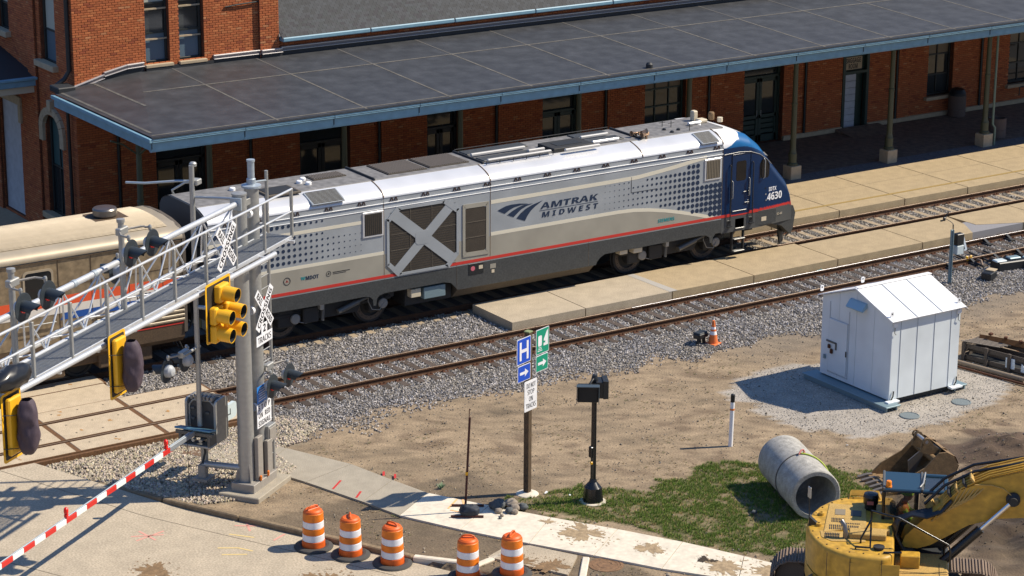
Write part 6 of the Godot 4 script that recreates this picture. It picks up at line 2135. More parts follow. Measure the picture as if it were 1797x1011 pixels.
	for z in [-0.4, 0.38]:
		var c := MB.new()
		c.box(V(-0.2, 1.1, z), V(0.36, 0.3, 0.08), Basis(), 0.02)
		put("carrier_cheek", c, M.galv_dark, mech)
	var lo2 := MB.new()
	lo2.box(V(-0.2, 0.95, -0.02), V(0.36, 0.06, 0.9), Basis(), 0.015)
	put("carrier_plate", lo2, M.galv, mech)
	for k in 3:
		var b := MB.new()
		b.tube(V(-0.3, 1.12, -0.22 + k * 0.2), V(-0.42, 1.12, -0.22 + k * 0.2), 0.045, -1, 8)
		put("bolt", b, M.galv, mech)
	for k in 2:
		var c := MB.new()
		c.prism(poly(rounded(0.85, 1.1 + 0.02 * k, 1.62, 1.5, 0.1)), Transform3D(Basis(), V(0.08 * k, 0, 0.1 - k * 0.62)), 0.09)
		put("counterweight", c, M.cw_blue, gt)
	var cwb := MB.new()
	cwb.box(V(0.72, 1.28, 0.06), V(0.5, 0.1, 0.05)); cwb.box(V(0.72, 1.28, -0.6), V(0.5, 0.1, 0.05))
	put("counterweight_arm", cwb, M.galv, gt)
	var cm := MB.new()
	cm.box(V(1.05, 1.28, 0.106), V(0.02, 0.2, 0.006)); cm.box(V(1.16, 1.26, 0.106), V(0.2, 0.018, 0.006)); cm.box(V(1.28, 1.31, 0.106), V(0.02, 0.16, 0.006))
	put("counterweight_mark", cm, M.ink, gt)
	var rodd := MB.new()
	rodd.path([V(-0.1, 1.0, 0.1), V(-0.05, 0.7, 0.1), V(-0.2, 0.45, 0.1)], 0.03, 7)
	put("cable_loop", rodd, M.black, gt)
	var ab := MB.new()
	ab.box(V(-0.85, 1.29, 0.0), V(1.5, 0.13, 0.06), Basis(), 0.012)
	put("arm_root", ab, M.galv_blue, gt)
	for k in 27:
		var x0 := -1.5 - k * 0.43
		var s := MB.new()
		var y := 1.295 - 0.014 * (-x0)
		s.box(V(x0 - 0.215, y, 0.0), V(0.428, 0.125, 0.045), Basis(), 0.006)
		put("arm_stripe", s, M.tape_red if k % 2 == 0 else M.arm_white, gt)
	var tr := MB.new()
	tr.tube(V(-0.6, 1.37, -0.01), V(-13.0, 1.19, -0.01), 0.018, -1, 6)
	put("arm_cable", tr, M.alu_blue, gt)
	for x in [-1.75, -6.2, -10.6]:
		var l := MB.new()
		l.box(V(x, 1.42 + x * 0.014, 0.0), V(0.08, 0.08, 0.08), Basis(), 0.01)
		l.lathe(V(x, 1.47 + x * 0.014, 0.0), V(0, 1, 0), [[0.045, 0.0], [0.055, 0.05], [0.05, 0.12], [0.02, 0.15], [0, 0.15]], 10)
		put("arm_lamp", l, M.red_lens, gt)
	var wire := MB.new()
	wire.tube(V(-0.75, 1.25, 0.02), V(-0.75, -0.15, 0.02), 0.008, -1, 5)
	put("hanging_wire", wire, M.black, gt)
	var dw := MB.new()
	dw.prism(poly([[-25.2, -6.35], [-24.32, -7.66], [-23.9, -7.35], [-23.55, -6.25]]), Transform3D(Basis(V(1, 0, 0), V(0, 0, -1), V(0, 1, 0)), V(0, -0.193, 0)), 0.0)
	var dws := put("tactile_plate", dw, M.tactile, null)
	tag(dws, "brown tactile warning plate set in the sidewalk before the tracks", "tactile paving")


func one_flasher(p: Node3D, at: Vector3, with_lens := true) -> void:
	var d := MB.new()
	d.lathe(at, V(0, 0, 1), [[0.0, -0.012], [0.3, -0.012], [0.3, 0.0], [0.285, 0.004], [0.0, 0.004]], 28)
	var dn := put("background_disc", d, M.signal_black, p)
	var h := MB.new()  # hood: a tube open below, longer on top
	var rows := []
	for z in [0.0, 1.0]:
		var row := []
		for k in 21:
			var a := lerpf(-0.35, PI + 0.35, k / 20.0)
			var l := 0.38 * (0.62 + 0.38 * maxf(0.0, sin(a)))
			row.append(at + V(cos(a) * (0.14 - 0.008 * z), 0.02 + sin(a) * (0.14 - 0.008 * z) - 0.05 * z, 0.0 + l * z))
		rows.append(row)
	h.loft(rows)
	put("hood", h, M.signal_black, dn)
	var l := MB.new()
	l.lathe(at + V(0, 0.01, 0.004), V(0, 0, 1), [[0.125, 0.0], [0.12, 0.02], [0.09, 0.035], [0.0, 0.045]], 20)
	put("red_lens", l, M.red_lens, dn)
	var b := MB.new()
	b.lathe(at + V(0, 0, -0.012), V(0, 0, -1), [[0.16, 0.0], [0.15, 0.1], [0.1, 0.17], [0.0, 0.19]], 18)
	put("housing", b, M.lamp_back, dn)
	var k := MB.new()
	k.lathe(at + V(0, 0.27, -0.05), Vector3.UP, [[0.035, 0.0], [0.04, 0.08], [0.03, 0.12], [0.0, 0.13]], 10)
	put("arm_socket", k, M.galv, dn)


func flashers(label: String, x: float, y: float, z: float, reach: float, turn: float, pole_top: float, pole_low: float) -> void:
	var f := gantry_base("flashing_lights", label, "crossing lights", x, y, z, turn, "pairs of flashing crossing lights")
	for s in [-1, 1]:
		one_flasher(f, V(0.45 * s, 0, reach))
		var a := MB.new()
		a.path([V(0.12 * s, 0.33, 0.03), V(0.42 * s, 0.35, reach * 0.5), V(0.45 * s, 0.34, reach - 0.04)], 0.025, 7)
		put("arm", a, M.galv_warm, f)
	var bx := MB.new()
	bx.box(V(0, 0.33, 0.02), V(0.34, 0.16, 0.14), Basis(), 0.02)
	put("junction_box", bx, M.galv, f)
	if pole_top > 0.0:
		var p := MB.new()
		p.lathe(V(0, pole_low - y, 0), Vector3.UP, [[0.066, 0.0], [0.066, pole_top - pole_low - 0.06], [0.09, pole_top - pole_low - 0.05], [0.09, pole_top - pole_low + 0.02], [0.0, pole_top - pole_low + 0.04]], 14)
		put("short_pole", p, M.galv, f)
	else:
		var p := MB.new()
		p.tube(V(-0.3 if turn == 0.0 else -0.65, 0.33, -0.06), V(0.16, 0.33, -0.06), 0.04, -1, 8)
		put("mount", p, M.galv, f)


func crossbuck(label: String, x: float, y: float, z: float) -> void:
	var c := gantry_base("crossbuck_sign", label, "crossbuck", x, y, z, 0.0, "crossbuck signs")
	var g := deg_to_rad(50.0)
	for s in [-1, 1]:
		var b := MB.new()
		var bs := Basis(V(0, 0, 1), g * s)
		b.box(V(0, 0, 0.004 if s < 0 else 0.014), V(1.22, 0.23, 0.008), bs, 0.002)
		var bn := put("blade", b, M.white_sheet, c)
		var T := Transform3D(bs, V(0, 0, 0.0105 if s < 0 else 0.0205))
		if s < 0:
			words("RAIL", 0.15, M.ink, bn, T * Transform3D(Basis(), V(-0.36, 0, 0)), 0.36, true)
			words("ROAD", 0.15, M.ink, bn, T * Transform3D(Basis(), V(0.35, 0, 0)), 0.4, true)
		else:
			words("CROSSING", 0.15, M.ink, bn, T, 1.06, true)
	var m := MB.new()
	m.tube(V(0, -0.45, -0.03), V(0, 0.35, -0.03), 0.02, -1, 6)
	put("mounting_bar", m, M.galv, c)


func signal_head(label: String, x: float, y: float, z: float, w: float, h: float) -> Node3D:
	var t := gantry_base("traffic_signal", label, "traffic signal", x, y, z, 0.0, "traffic signals under the cantilever")
	var b := MB.new()
	b.prism(poly(rounded(-w * 0.5, 0, w * 0.5, h, 0.07)), Transform3D(), 0.012)
	var bp := put("backplate", b, M.yellow, t)
	var i := MB.new()
	i.prism(poly(rounded(-w * 0.5 + 0.055, 0.055, w * 0.5 - 0.055, h - 0.055, 0.04)), Transform3D(Basis(), V(0, 0, 0.004)), 0.003)
	put("dark_field", i, M.backing, bp)
	var v := MB.new()
	v.box(V(-0.1, h * 0.48, -0.08), V(0.07, h * 0.86, 0.07), Basis(), 0.01)
	v.box(V(-0.1, h * 0.84, -0.14), V(0.2, 0.22, 0.16), Basis(), 0.03)
	put("mounting_bracket", v, M.black, t)
	return t


func lamp(t: Node3D, x: float, y: float) -> void:
	var b := MB.new()
	b.box(V(x, y, 0.09), V(0.46 if x == 0.0 else 0.4, 0.4, 0.17), Basis(), 0.03)
	var bn := put("lamp_housing", b, M.yellow, t)
	var h := MB.new()
	h.lathe(V(x, y, 0.16), V(0, -0.08, 1), [[0.172, 0.0], [0.165, 0.33], [0.155, 0.33], [0.16, 0.0]], 24)
	put("visor", h, M.yellow, bn)
	var inn := MB.new()
	inn.lathe(V(x, y, 0.165), V(0, -0.08, 1), [[0.148, 0.315], [0.148, 0.0], [0.0, 0.0]], 24)
	put("visor_lining", inn, M.black_matt, bn)


func bag(t: Node3D, off: float) -> void:
	var hb := MB.new()
	hb.box(V(-0.02, 0.72, 0.06), V(0.44, 1.16, 0.11), Basis(), 0.03)
	put("lamp_housing", hb, M.yellow, t)
	var b := MB.new()
	var rows := []
	for i in 33:
		var u := i / 32.0
		var row := []
		for j in 29:
			var a := TAU * j / 28.0
			var prof := pow(sin(PI * lerpf(0.03, 0.97, u)), 0.32)
			var ripple := 1.0 + 0.3 * nz.get_noise_3d(cos(a) * 16.0, u * 24.0, sin(a) * 16.0 + off * 300.0) + 0.03 * sin(u * 21.0 + 5.0 * cos(a + 0.6)) + 0.05 * sin(u * 7.0 + 1.0) + 0.05 * sin(a * 4.0 + u * 6.0)
			row.append(V(off + cos(a) * 0.22 * prof * ripple, 1.25 - u * 1.1, 0.29 + sin(a) * (0.25 if sin(a) > 0 else 0.16) * prof * ripple))
		rows.append(row)
	b.loft(rows, true)
	put("cloth_bag", b, M.bag, t)
	for y in [0.98, 0.3]:
		var s := MB.new()
		s.path([V(-0.34, y + 0.02, 0.012), V(-0.2, y, 0.14), V(-0.1, y - 0.01, 0.2)], 0.009, 5)
		put("tie_strap", s, M.black, t)


# ---------- things in the yard ----------
func build_yard() -> void:
	build_signs()
	# traffic barrels
	var bl := ["striped orange traffic barrel nearest the mast, its flat handle seen broadside", "striped orange traffic barrel second from the mast, beside the kerb", "striped orange traffic barrel on the dirty grey ring, where white kerb begins", "striped orange traffic barrel just left of the corner of the curb ramp", "striped orange traffic barrel on the curb ramp, nearest the manhole cover"]
	var bp := [[-24.6, 14.04, 0.2], [-24.12, 14.92, 1.1], [-23.56, 15.86, 1.9], [-22.53, 17.44, 2.5], [-21.78, 18.1, 0.6]]
	var proto: Node3D = null
	for i in 5:
		var q: Array = bp[i]
		var y := -0.33 if i < 4 else -0.19
		if proto == null:
			proto = make_barrel(bl[0])
			proto.position = V(q[0], y, q[1]); proto.rotation.y = q[2]
		else:
			var c: Node3D = proto.duplicate()
			c.name = numbered("traffic_barrel"); add_child(c)
			c.position = V(q[0], y, q[1]); c.rotation = Vector3(rng.randf_range(-0.015, 0.02), q[2], rng.randf_range(-0.02, 0.02))
			c.set_meta("label", bl[i])
	# cone and black case by the ballast
	var co := base("traffic_cone", "faded orange traffic cone with white collar standing on the ballast", "traffic cone", V(-7.64, -0.235, 7.3))
	var cb := MB.new()
	cb.box(V(0, 0.02, 0), V(0.36, 0.04, 0.36), Basis(Vector3.UP, 0.3), 0.01)
	put("base", cb, M.orange_old, co)
	for q in [[0.14, 0.04, 0.105, 0.3, "cone_body", M.orange_old], [0.105, 0.3, 0.085, 0.4, "reflective_collar", M.white], [0.085, 0.4, 0.074, 0.46, "cone_body", M.orange_old], [0.074, 0.46, 0.062, 0.53, "reflective_collar", M.white], [0.062, 0.53, 0.035, 0.71, "cone_body", M.orange_old]]:
		var c := MB.new()
		c.lathe(Vector3.ZERO, Vector3.UP, [[q[0], q[1]], [q[2], q[3]]] + ([[0.0, q[3]]] if q[3] > 0.7 else []), 20)
		put(q[4], c, q[5], co)
	var bc := base("equipment_case", "small black equipment case on legs beside the orange cone", "case", V(-7.97, -0.235, 7.12), 0.3)
	var cc := MB.new()
	cc.box(V(0, 0.28, 0), V(0.44, 0.16, 0.26), Basis(), 0.03)
	put("body", cc, M.black, bc)
	var ccl := MB.new()
	ccl.box(V(0, 0.37, 0), V(0.4, 0.03, 0.24), Basis(), 0.01)
	put("lid", ccl, M.signal_black, bc)
	for q in [[-0.12, 0.0], [0.1, 0.06], [0.08, -0.08]]:
		var l := MB.new()
		l.tube(V(q[0], 0.0, q[1]), V(q[0] * 0.7, 0.24, q[1]), 0.05, -1, 8)
		put("leg", l, M.black, bc)
	# white marker post
	var mp := base("marker_post", "slim white marker post with black cap and orange ring in the dirt", "marker post", V(-12.45, -0.27, 14.19))
	for q in [[0.0, 1.0, "post", M.white], [1.0, 1.05, "orange_ring", M.orange], [1.05, 1.22, "post_top", M.white], [1.22, 1.42, "black_cap", M.black]]:
		var c := MB.new()
		c.lathe(Vector3.ZERO, Vector3.UP, [[0.056 if q[3] != M.orange else 0.058, q[0]], [0.056 if q[3] != M.orange else 0.058, q[1]], [0.0, q[1] + (0.03 if q[3] == M.black else 0.0)]], 16)
		put(q[2], c, q[3], mp)
	mp.rotation.z = -0.02
	build_shed()
	# flat covers by the shed
	for q in [[-7.0, 14.98, "grey round access cover in gravel before the shed corner"], [-5.07, 14.92, "grey round access cover in gravel beside the shed skid"]]:
		var ac := base("access_cover", q[2], "access cover", V(q[0], -0.25, q[1]), 0.0, "round covers by the shed")
		var c := MB.new()
		c.lathe(Vector3.ZERO, Vector3.UP, [[0.27, -0.05], [0.27, 0.02], [0.25, 0.03], [0.235, 0.03], [0.23, 0.02], [0.0, 0.022]], 26)
		put("lid", c, M.cover_grey, ac)
	# manhole
	var mh := base("manhole_cover", "rusty round manhole cover in the dirt beside the sidewalk", "manhole cover", V(-19.62, -0.25, 18.72))
	var mr := MB.new()
	mr.lathe(Vector3.ZERO, Vector3.UP, [[0.4, -0.05], [0.4, 0.012], [0.33, 0.02], [0.325, 0.01]], 32)
	put("frame", mr, M.cover_rust, mh)
	var ml := MB.new()
	ml.lathe(Vector3.ZERO, Vector3.UP, [[0.32, 0.0], [0.32, 0.016], [0.26, 0.016], [0.255, 0.01], [0.2, 0.01], [0.195, 0.016], [0.14, 0.016], [0.135, 0.01], [0.0, 0.01]], 32)
	put("lid", ml, M.cover_rust, mh)
	build_pipe()
	build_bucket()
	build_crates()
	build_temp_stand()
	build_switch()
	# rocks on the pavement
	var rk := [[-19.9, 14.62, 0.19], [-19.62, 14.95, 0.13], [-19.55, 14.7, 0.17], [-19.8, 15.0, 0.11], [-20.02, 14.86, 0.1], [-19.72, 15.12, 0.09], [-19.4, 15.0, 0.12], [-19.45, 14.85, 0.1], [-20.08, 15.1, 0.05], [-20.2, 15.2, 0.04], [-18.9, 20.1, 0.06], [-14.0, 19.6, 0.09], [-14.9, 18.2, 0.07]]
	for i in rk.size():
		var r: Array = rk[i]
		var b := MB.new()
		var secs := []
		for a in 9:
			var row := []
			for c in 13:
				var th := PI * a / 8.0; var ph := TAU * c / 12.0
				var d := V(sin(th) * cos(ph), cos(th) * 0.72, sin(th) * sin(ph))
				row.append(d * r[2] * (1.0 + 0.5 * nz.get_noise_3d(d.x * 22.0 + i * 70.0, d.y * 22.0, d.z * 22.0)))
			secs.append(row)
		b.loft(secs, true)
		for k in b.n.size(): if b.n[k].dot(b.v[k]) < 0.0: b.n[k] = -b.n[k]
		var o := put("rock", b, M.rock_dark if i % 3 == 0 else M.rock_tan)
		o.position = V(r[0], -0.2 + r[2] * 0.5, r[1])
		tag(o, "broken stone in the small heap on the sidewalk by the sign post" if i < 10 else ["loose stone by the muddy end of the sidewalk", "pale stone lying in the grass nearest the excavator", "brown stone lying in the grass near the pipe's shadow"][i - 10], "rock", "rocks heaped on the sidewalk" if i < 10 else "")
	# pale green clump
	var gs := base("plant_clump", "pale green clump of weeds at the sidewalk edge", "plant", V(-20.3, -0.24, 12.7))
	var gb := MB.new()
	for k in 120:
		var a := rng.randf() * TAU; var t := rng.randf_range(0.0, 1.1)
		var d := V(sin(t) * cos(a), cos(t), sin(t) * sin(a))
		var s := d.cross(V(0.3, 0.2, 0.9)).normalized() * 0.012
		var r := rng.randf_range(0.1, 0.19)
		gb.tri(-s, s, d * r)
	put("leaves", gb, M.clump_green, gs)
	var gc := MB.new()
	gc.tube(V(0, -0.02, 0), V(0, 0.08, 0), 0.02, 0.01, 6)
	put("stem", gc, M.clump_green, gs)
	for q in [[-18.3, 14.35, 0.12, 0.05], [-17.9, 14.8, 0.06, 0.05], [-8.3, 16.9, 0.07, 0.04], [-9.9, 15.8, 0.05, 0.05]]:
		var b := MB.new()
		b.box(V(q[0], -0.225, q[1]), V(q[2], 0.012, q[3]), Basis.from_euler(V(0.2, q[0], 0.15)))
		tag(put("litter_scrap", b, M.white), ["white stick lying in the dirt behind the sign post", "white paper scrap beside the grass edge", "white scrap in the dirt above the bucket", "white scrap in the dirt near the marker post"][[-18.3, -17.9, -8.3, -9.9].find(q[0])], "litter")


func make_barrel(label: String) -> Node3D:
	var b := base("traffic_barrel", label, "traffic barrel", Vector3.ZERO, 0.0, "orange traffic barrels along the kerb")
	var rg := MB.new()
	rg.lathe(Vector3.ZERO, Vector3.UP, [[0.27, 0.0], [0.45, 0.0], [0.46, 0.02], [0.44, 0.05], [0.36, 0.075], [0.29, 0.06], [0.27, 0.02]], 36)
	put("rubber_base", rg, M.rubber, b)
	for q in [[0.272, 0.03, 0.265, 0.2, M.orange_deep, "drum"], [0.258, 0.2, 0.254, 0.36, M.white_sheet, "reflective_band"], [0.254, 0.36, 0.25, 0.52, M.orange, "drum"], [0.246, 0.52, 0.242, 0.68, M.white_sheet, "reflective_band"], [0.242, 0.68, 0.236, 0.88, M.orange, "drum"]]:
		var c := MB.new()
		c.lathe(Vector3.ZERO, Vector3.UP, [[q[0] - 0.01, q[1]], [q[0], q[1] + 0.008], [q[2], q[3] - 0.008], [q[2] - 0.01, q[3]]], 36)
		put(q[5], c, q[4], b)
	var t := MB.new()
	t.lathe(Vector3.ZERO, Vector3.UP, [[0.226, 0.88], [0.21, 0.92], [0.17, 0.95], [0.1, 0.955], [0.0, 0.955]], 36)
	put("top", t, M.orange_deep, b)
	var h := MB.new()
	h.path([V(-0.15, 0.94, 0), V(-0.13, 1.0, 0), V(-0.06, 1.025, 0), V(0.06, 1.025, 0), V(0.13, 1.0, 0), V(0.15, 0.94, 0)], 0.02, 7)
	h.box(V(0, 0.955, 0), V(0.34, 0.03, 0.07), Basis(), 0.01)
	put("handle", h, M.orange_deep, b)
	return b


func plate(parent: Node3D, x0: float, y0: float, x1: float, y1: float, z: float, m: Material, rim: Material, called := "plate") -> MeshInstance3D:
	var b := MB.new()
	b.prism(poly(rounded(x0, y0, x1, y1, 0.03)), Transform3D(Basis(), V(0, 0, z)), 0.008)
	var p := put(called, b, rim, parent)
	var f := MB.new()
	f.prism(poly(rounded(x0 + 0.014, y0 + 0.014, x1 - 0.014, y1 - 0.014, 0.024)), Transform3D(Basis(), V(0, 0, z + 0.002)), 0.0)
	put("face", f, m, p)
	return p


func arrow(parent: Node3D, x: float, y: float, z: float) -> void:
	var a := MB.new()
	a.prism(poly([[-0.17, -0.035], [0.03, -0.035], [0.03, -0.1], [0.17, 0.0], [0.03, 0.1], [0.03, 0.035], [-0.17, 0.035]]), Transform3D(Basis(), V(x, y, z)), 0.0)
	put("arrow", a, M.white_sheet, parent)


func build_signs() -> void:
	var turn := 0.347
	var C := V(-18.7, 0, 14.12)
	var sp := base("sign_post", "square wooden sign post with white concrete collar carrying blue and green signs", "sign post", V(C.x, -0.25, C.z), turn)
	var p := MB.new()
	p.box(V(0, 2.06, 0), V(0.145, 4.2, 0.145), Basis(), 0.01)
	put("post", p, M.wood_post, sp)
	var pc := MB.new()
	pc.box(V(0, 4.165, 0), V(0.16, 0.03, 0.16), Basis(), 0.005)
	put("post_top", pc, M.post_top_green, sp)
	var cc := MB.new()
	cc.lathe(V(0, -0.04, 0), Vector3.UP, [[0.32, 0.0], [0.27, 0.06], [0.14, 0.1], [0.0, 0.1]], 14)
	put("concrete_collar", cc, M.slab_new, sp)
	for y in [3.72, 3.0]:
		var br := MB.new()
		br.box(V(0.06, y + 0.25, 0.045), V(1.1, 0.04, 0.03), Basis(), 0.004)
		br.box(V(0.06, y + 0.33, 0.045), V(1.0, 0.025, 0.02), Basis(), 0.004)
		put("cross_bar", br, M.galv, sp)
	var hs := base("hospital_sign", "blue hospital sign with white letter H on the wooden post", "sign", V(C.x, 0, C.z), turn)
	plate(hs, -0.58, 3.21, -0.02, 3.85, 0.09, M.sign_blue, M.white_sheet)
	var hh := MB.new()
	for q in [[-0.44, 0.07, 0.46], [-0.16, 0.07, 0.46]]: hh.box(V(q[0], 3.53, 0.095), V(0.075, q[2], 0.004))
	hh.box(V(-0.3, 3.53, 0.095), V(0.206, 0.08, 0.004))
	put("letter_h", hh, M.white_sheet, hs)
	var ha := base("arrow_sign", "blue arrow plate under the hospital sign", "sign", V(C.x, 0, C.z), turn)
	plate(ha, -0.545, 2.76, -0.03, 3.17, 0.09, M.sign_blue, M.white_sheet)
	arrow(ha, -0.29, 2.97, 0.095)
	var gs := base("train_station_sign", "green sign with white train symbol on the wooden post", "sign", V(C.x, 0, C.z), turn)
	plate(gs, 0.19, 3.27, 0.72, 3.9, 0.09, M.sign_green, M.white_sheet)
	var tr := MB.new()
	var T := Transform3D(Basis(), V(0, 0, 0.0945))
	tr.prism(poly(rounded(0.27, 3.47, 0.42, 3.74, 0.04)), T, 0.0)
	put("train_symbol", tr, M.white_sheet, gs)
	for k in 3:
		var rl := MB.new()
		rl.box(V(0.345, 3.435 - k * 0.04, 0.0945), V(0.11 + 0.04 * k, 0.016, 0.002))
		put("rail_symbol", rl, M.white_sheet, gs)
	var ps := MB.new()
	ps.prism(poly([[0.49, 3.45], [0.67, 3.45], [0.67, 3.84], [0.61, 3.79], [0.5, 3.62], [0.5, 3.57], [0.56, 3.57], [0.56, 3.52], [0.49, 3.52]]), T, 0.0)
	put("platform_symbol", ps, M.white_sheet, gs)
	var ga := base("arrow_sign", "green arrow plate under the train symbol sign", "sign", V(C.x, 0, C.z), turn)
	plate(ga, 0.19, 2.83, 0.69, 3.24, 0.09, M.sign_green, M.white_sheet)
	arrow(ga, 0.44, 3.03, 0.095)
	var ds := base("warning_sign", "white sign reading DO NOT STOP ON TRACKS", "sign", V(C.x, 0, C.z), turn)
	plate(ds, -0.26, 1.94, 0.25, 2.71, 0.085, M.white_sheet, M.white)
	var y := 2.58
	for w in [["DO NOT", 0.36, M.ink], ["STOP", 0.27, M.tape_red], ["ON", 0.15, M.ink], ["TRACKS", 0.4, M.ink]]:
		words(w[0], 0.12, M.ink, ds, Transform3D(Basis(), V(0, y, 0.0885)), w[1], false)
		y -= 0.17

	# short black signal post
	var bp := base("pedestrian_signal", "black pedestrian signal heads on a short black post by the grass", "pedestrian signal", V(-17.64, -0.25, 15.39))
	var po := MB.new()
	po.lathe(Vector3.ZERO, Vector3.UP, [[0.07, 0.5], [0.062, 2.9], [0.0, 2.92]], 16)
	put("post", po, M.black_gloss, bp)
	var bs := MB.new()
	bs.lathe(V(0, 0.02, 0), V(0, 1, 0), [[0.26, 0.0], [0.22, 0.36], [0.1, 0.5], [0.075, 0.58]], 8)
	put("pedestal", bs, M.black_gloss, bp)
	var fd := MB.new()
	fd.lathe(V(0, -0.06, 0), Vector3.UP, [[0.33, 0.0], [0.33, 0.075], [0.3, 0.09], [0.0, 0.09]], 22)
	put("footing", fd, M.slab_new, bp)
	var pb := MB.new()
	pb.box(V(-0.09, 1.3, 0.02), V(0.07, 0.28, 0.12), Basis(), 0.015)
	put("push_button", pb, M.black_gloss, bp)
	var yb := MB.new()
	yb.box(V(-0.08, 1.02, 0.03), V(0.05, 0.07, 0.06), Basis(), 0.01)
	put("yellow_tag", yb, M.yellow, bp)
	for q in [[-0.26, 2.86, 0.1, -0.62, 0.5], [0.12, 2.9, 0.02, 1.05, 0.42]]:
		var T2 := Transform3D(Basis(Vector3.UP, q[3]), V(q[0], q[1], q[2]))
		var h := MB.new()
		h.xf = T2
		h.box(V(0, 0, 0), V(q[4], 0.42, 0.2), Basis(), 0.02)
		var hn := put("signal_head", h, M.black, bp)
		var v := MB.new()
		v.xf = T2
		v.box(V(0, 0.22, 0.14), V(q[4] + 0.05, 0.025, 0.14), Basis(Vector3.RIGHT, 0.12), 0.006)
		for s in [-1, 1]: v.box(V(s * (q[4] * 0.5 + 0.012), 0.0, 0.14), V(0.02, 0.43, 0.13), Basis(), 0.005)
		put("visor", v, M.visor_grey if q[0] < 0 else M.black, hn)
		var f := MB.new()
		f.xf = T2
		f.box(V(0, 0, 0.105), V(q[4] - 0.04, 0.38, 0.012))
		put("dark_screen", f, M.screen_black, hn)
	var kn := MB.new()
	kn.path([V(-0.2, 3.06, 0.08), V(-0.1, 3.14, 0.05), V(0, 3.16, 0), V(0.08, 3.08, 0)], 0.03, 7)
	kn.lathe(V(0, 2.9, 0), Vector3.UP, [[0.085, 0.0], [0.085, 0.24], [0.06, 0.34], [0.0, 0.36]], 12)
	put("mounting_bracket", kn, M.black, bp)


func build_temp_stand() -> void:
	var ts := base("sign_stand", "rusty steel temporary sign stand with empty upright on the sidewalk", "sign stand", V(-20.62, -0.2, 14.42), -0.585)
	for z in [-0.34, 0.36]:
		var b := MB.new()
		b.box(V(0, 0.03, z), V(0.78, 0.05, 0.05), Basis(), 0.004)
		put("foot_bar", b, M.rust_red, ts)
	for x in [-0.06, 0.06]:
		var b := MB.new()
		b.box(V(x, 0.035, 0.0), V(0.045, 0.05, 0.7), Basis(), 0.004)
		put("foot_bar", b, M.rust_red, ts)
	var u := MB.new()
	u.box(V(0.0, 1.2, 0.0), V(0.055, 2.4, 0.04), Basis(Vector3.BACK, -0.045), 0.004)
	put("upright", u, M.rust_red, ts)
	var u2 := MB.new()
	u2.tube(V(0.03, 1.9, 0.0), V(0.045, 2.62, 0.0), 0.012, -1, 6)
	put("thin_rod", u2, M.rust_red, ts)
	var t := MB.new()
	t.box(V(-0.018, 0.98, 0.0), V(0.062, 0.08, 0.048), Basis(Vector3.BACK, -0.045))
	put("yellow_tape", t, M.yellow, ts)
	var sb := base("sandbag", "dark navy sandbag weighing down the rusty sign stand", "sandbag", V(-20.72, -0.14, 14.66), -0.5)
	var b := MB.new()
	var rows := []
	for i in 15:
		var th := PI * i / 14.0
		var row := []
		for j in 21:
			var ph := TAU * j / 20.0
			var d := V(sin(th) * cos(ph), cos(th), sin(th) * sin(ph))
			var k := 1.0 + 0.25 * nz.get_noise_3d(d.x * 25.0, d.y * 25.0, d.z * 25.0)
			row.append(V(signf(d.x) * pow(absf(d.x), 0.7) * 0.24, d.y * 0.15 + 0.08, signf(d.z) * pow(absf(d.z), 0.8) * 0.17) * k)
		rows.append(row)
	b.loft(rows, true)
	for k in b.n.size(): if b.n[k].dot(b.v[k] - V(0, 0.08, 0)) < 0.0: b.n[k] = -b.n[k]
	put("bag_body", b, M.navy_cloth, sb)
	var tt := MB.new()
	tt.box(V(0.0, 0.2, 0.02), V(0.2, 0.03, 0.05), Basis(Vector3.BACK, 0.3), 0.01)
	put("strap", tt, M.black_matt, sb)


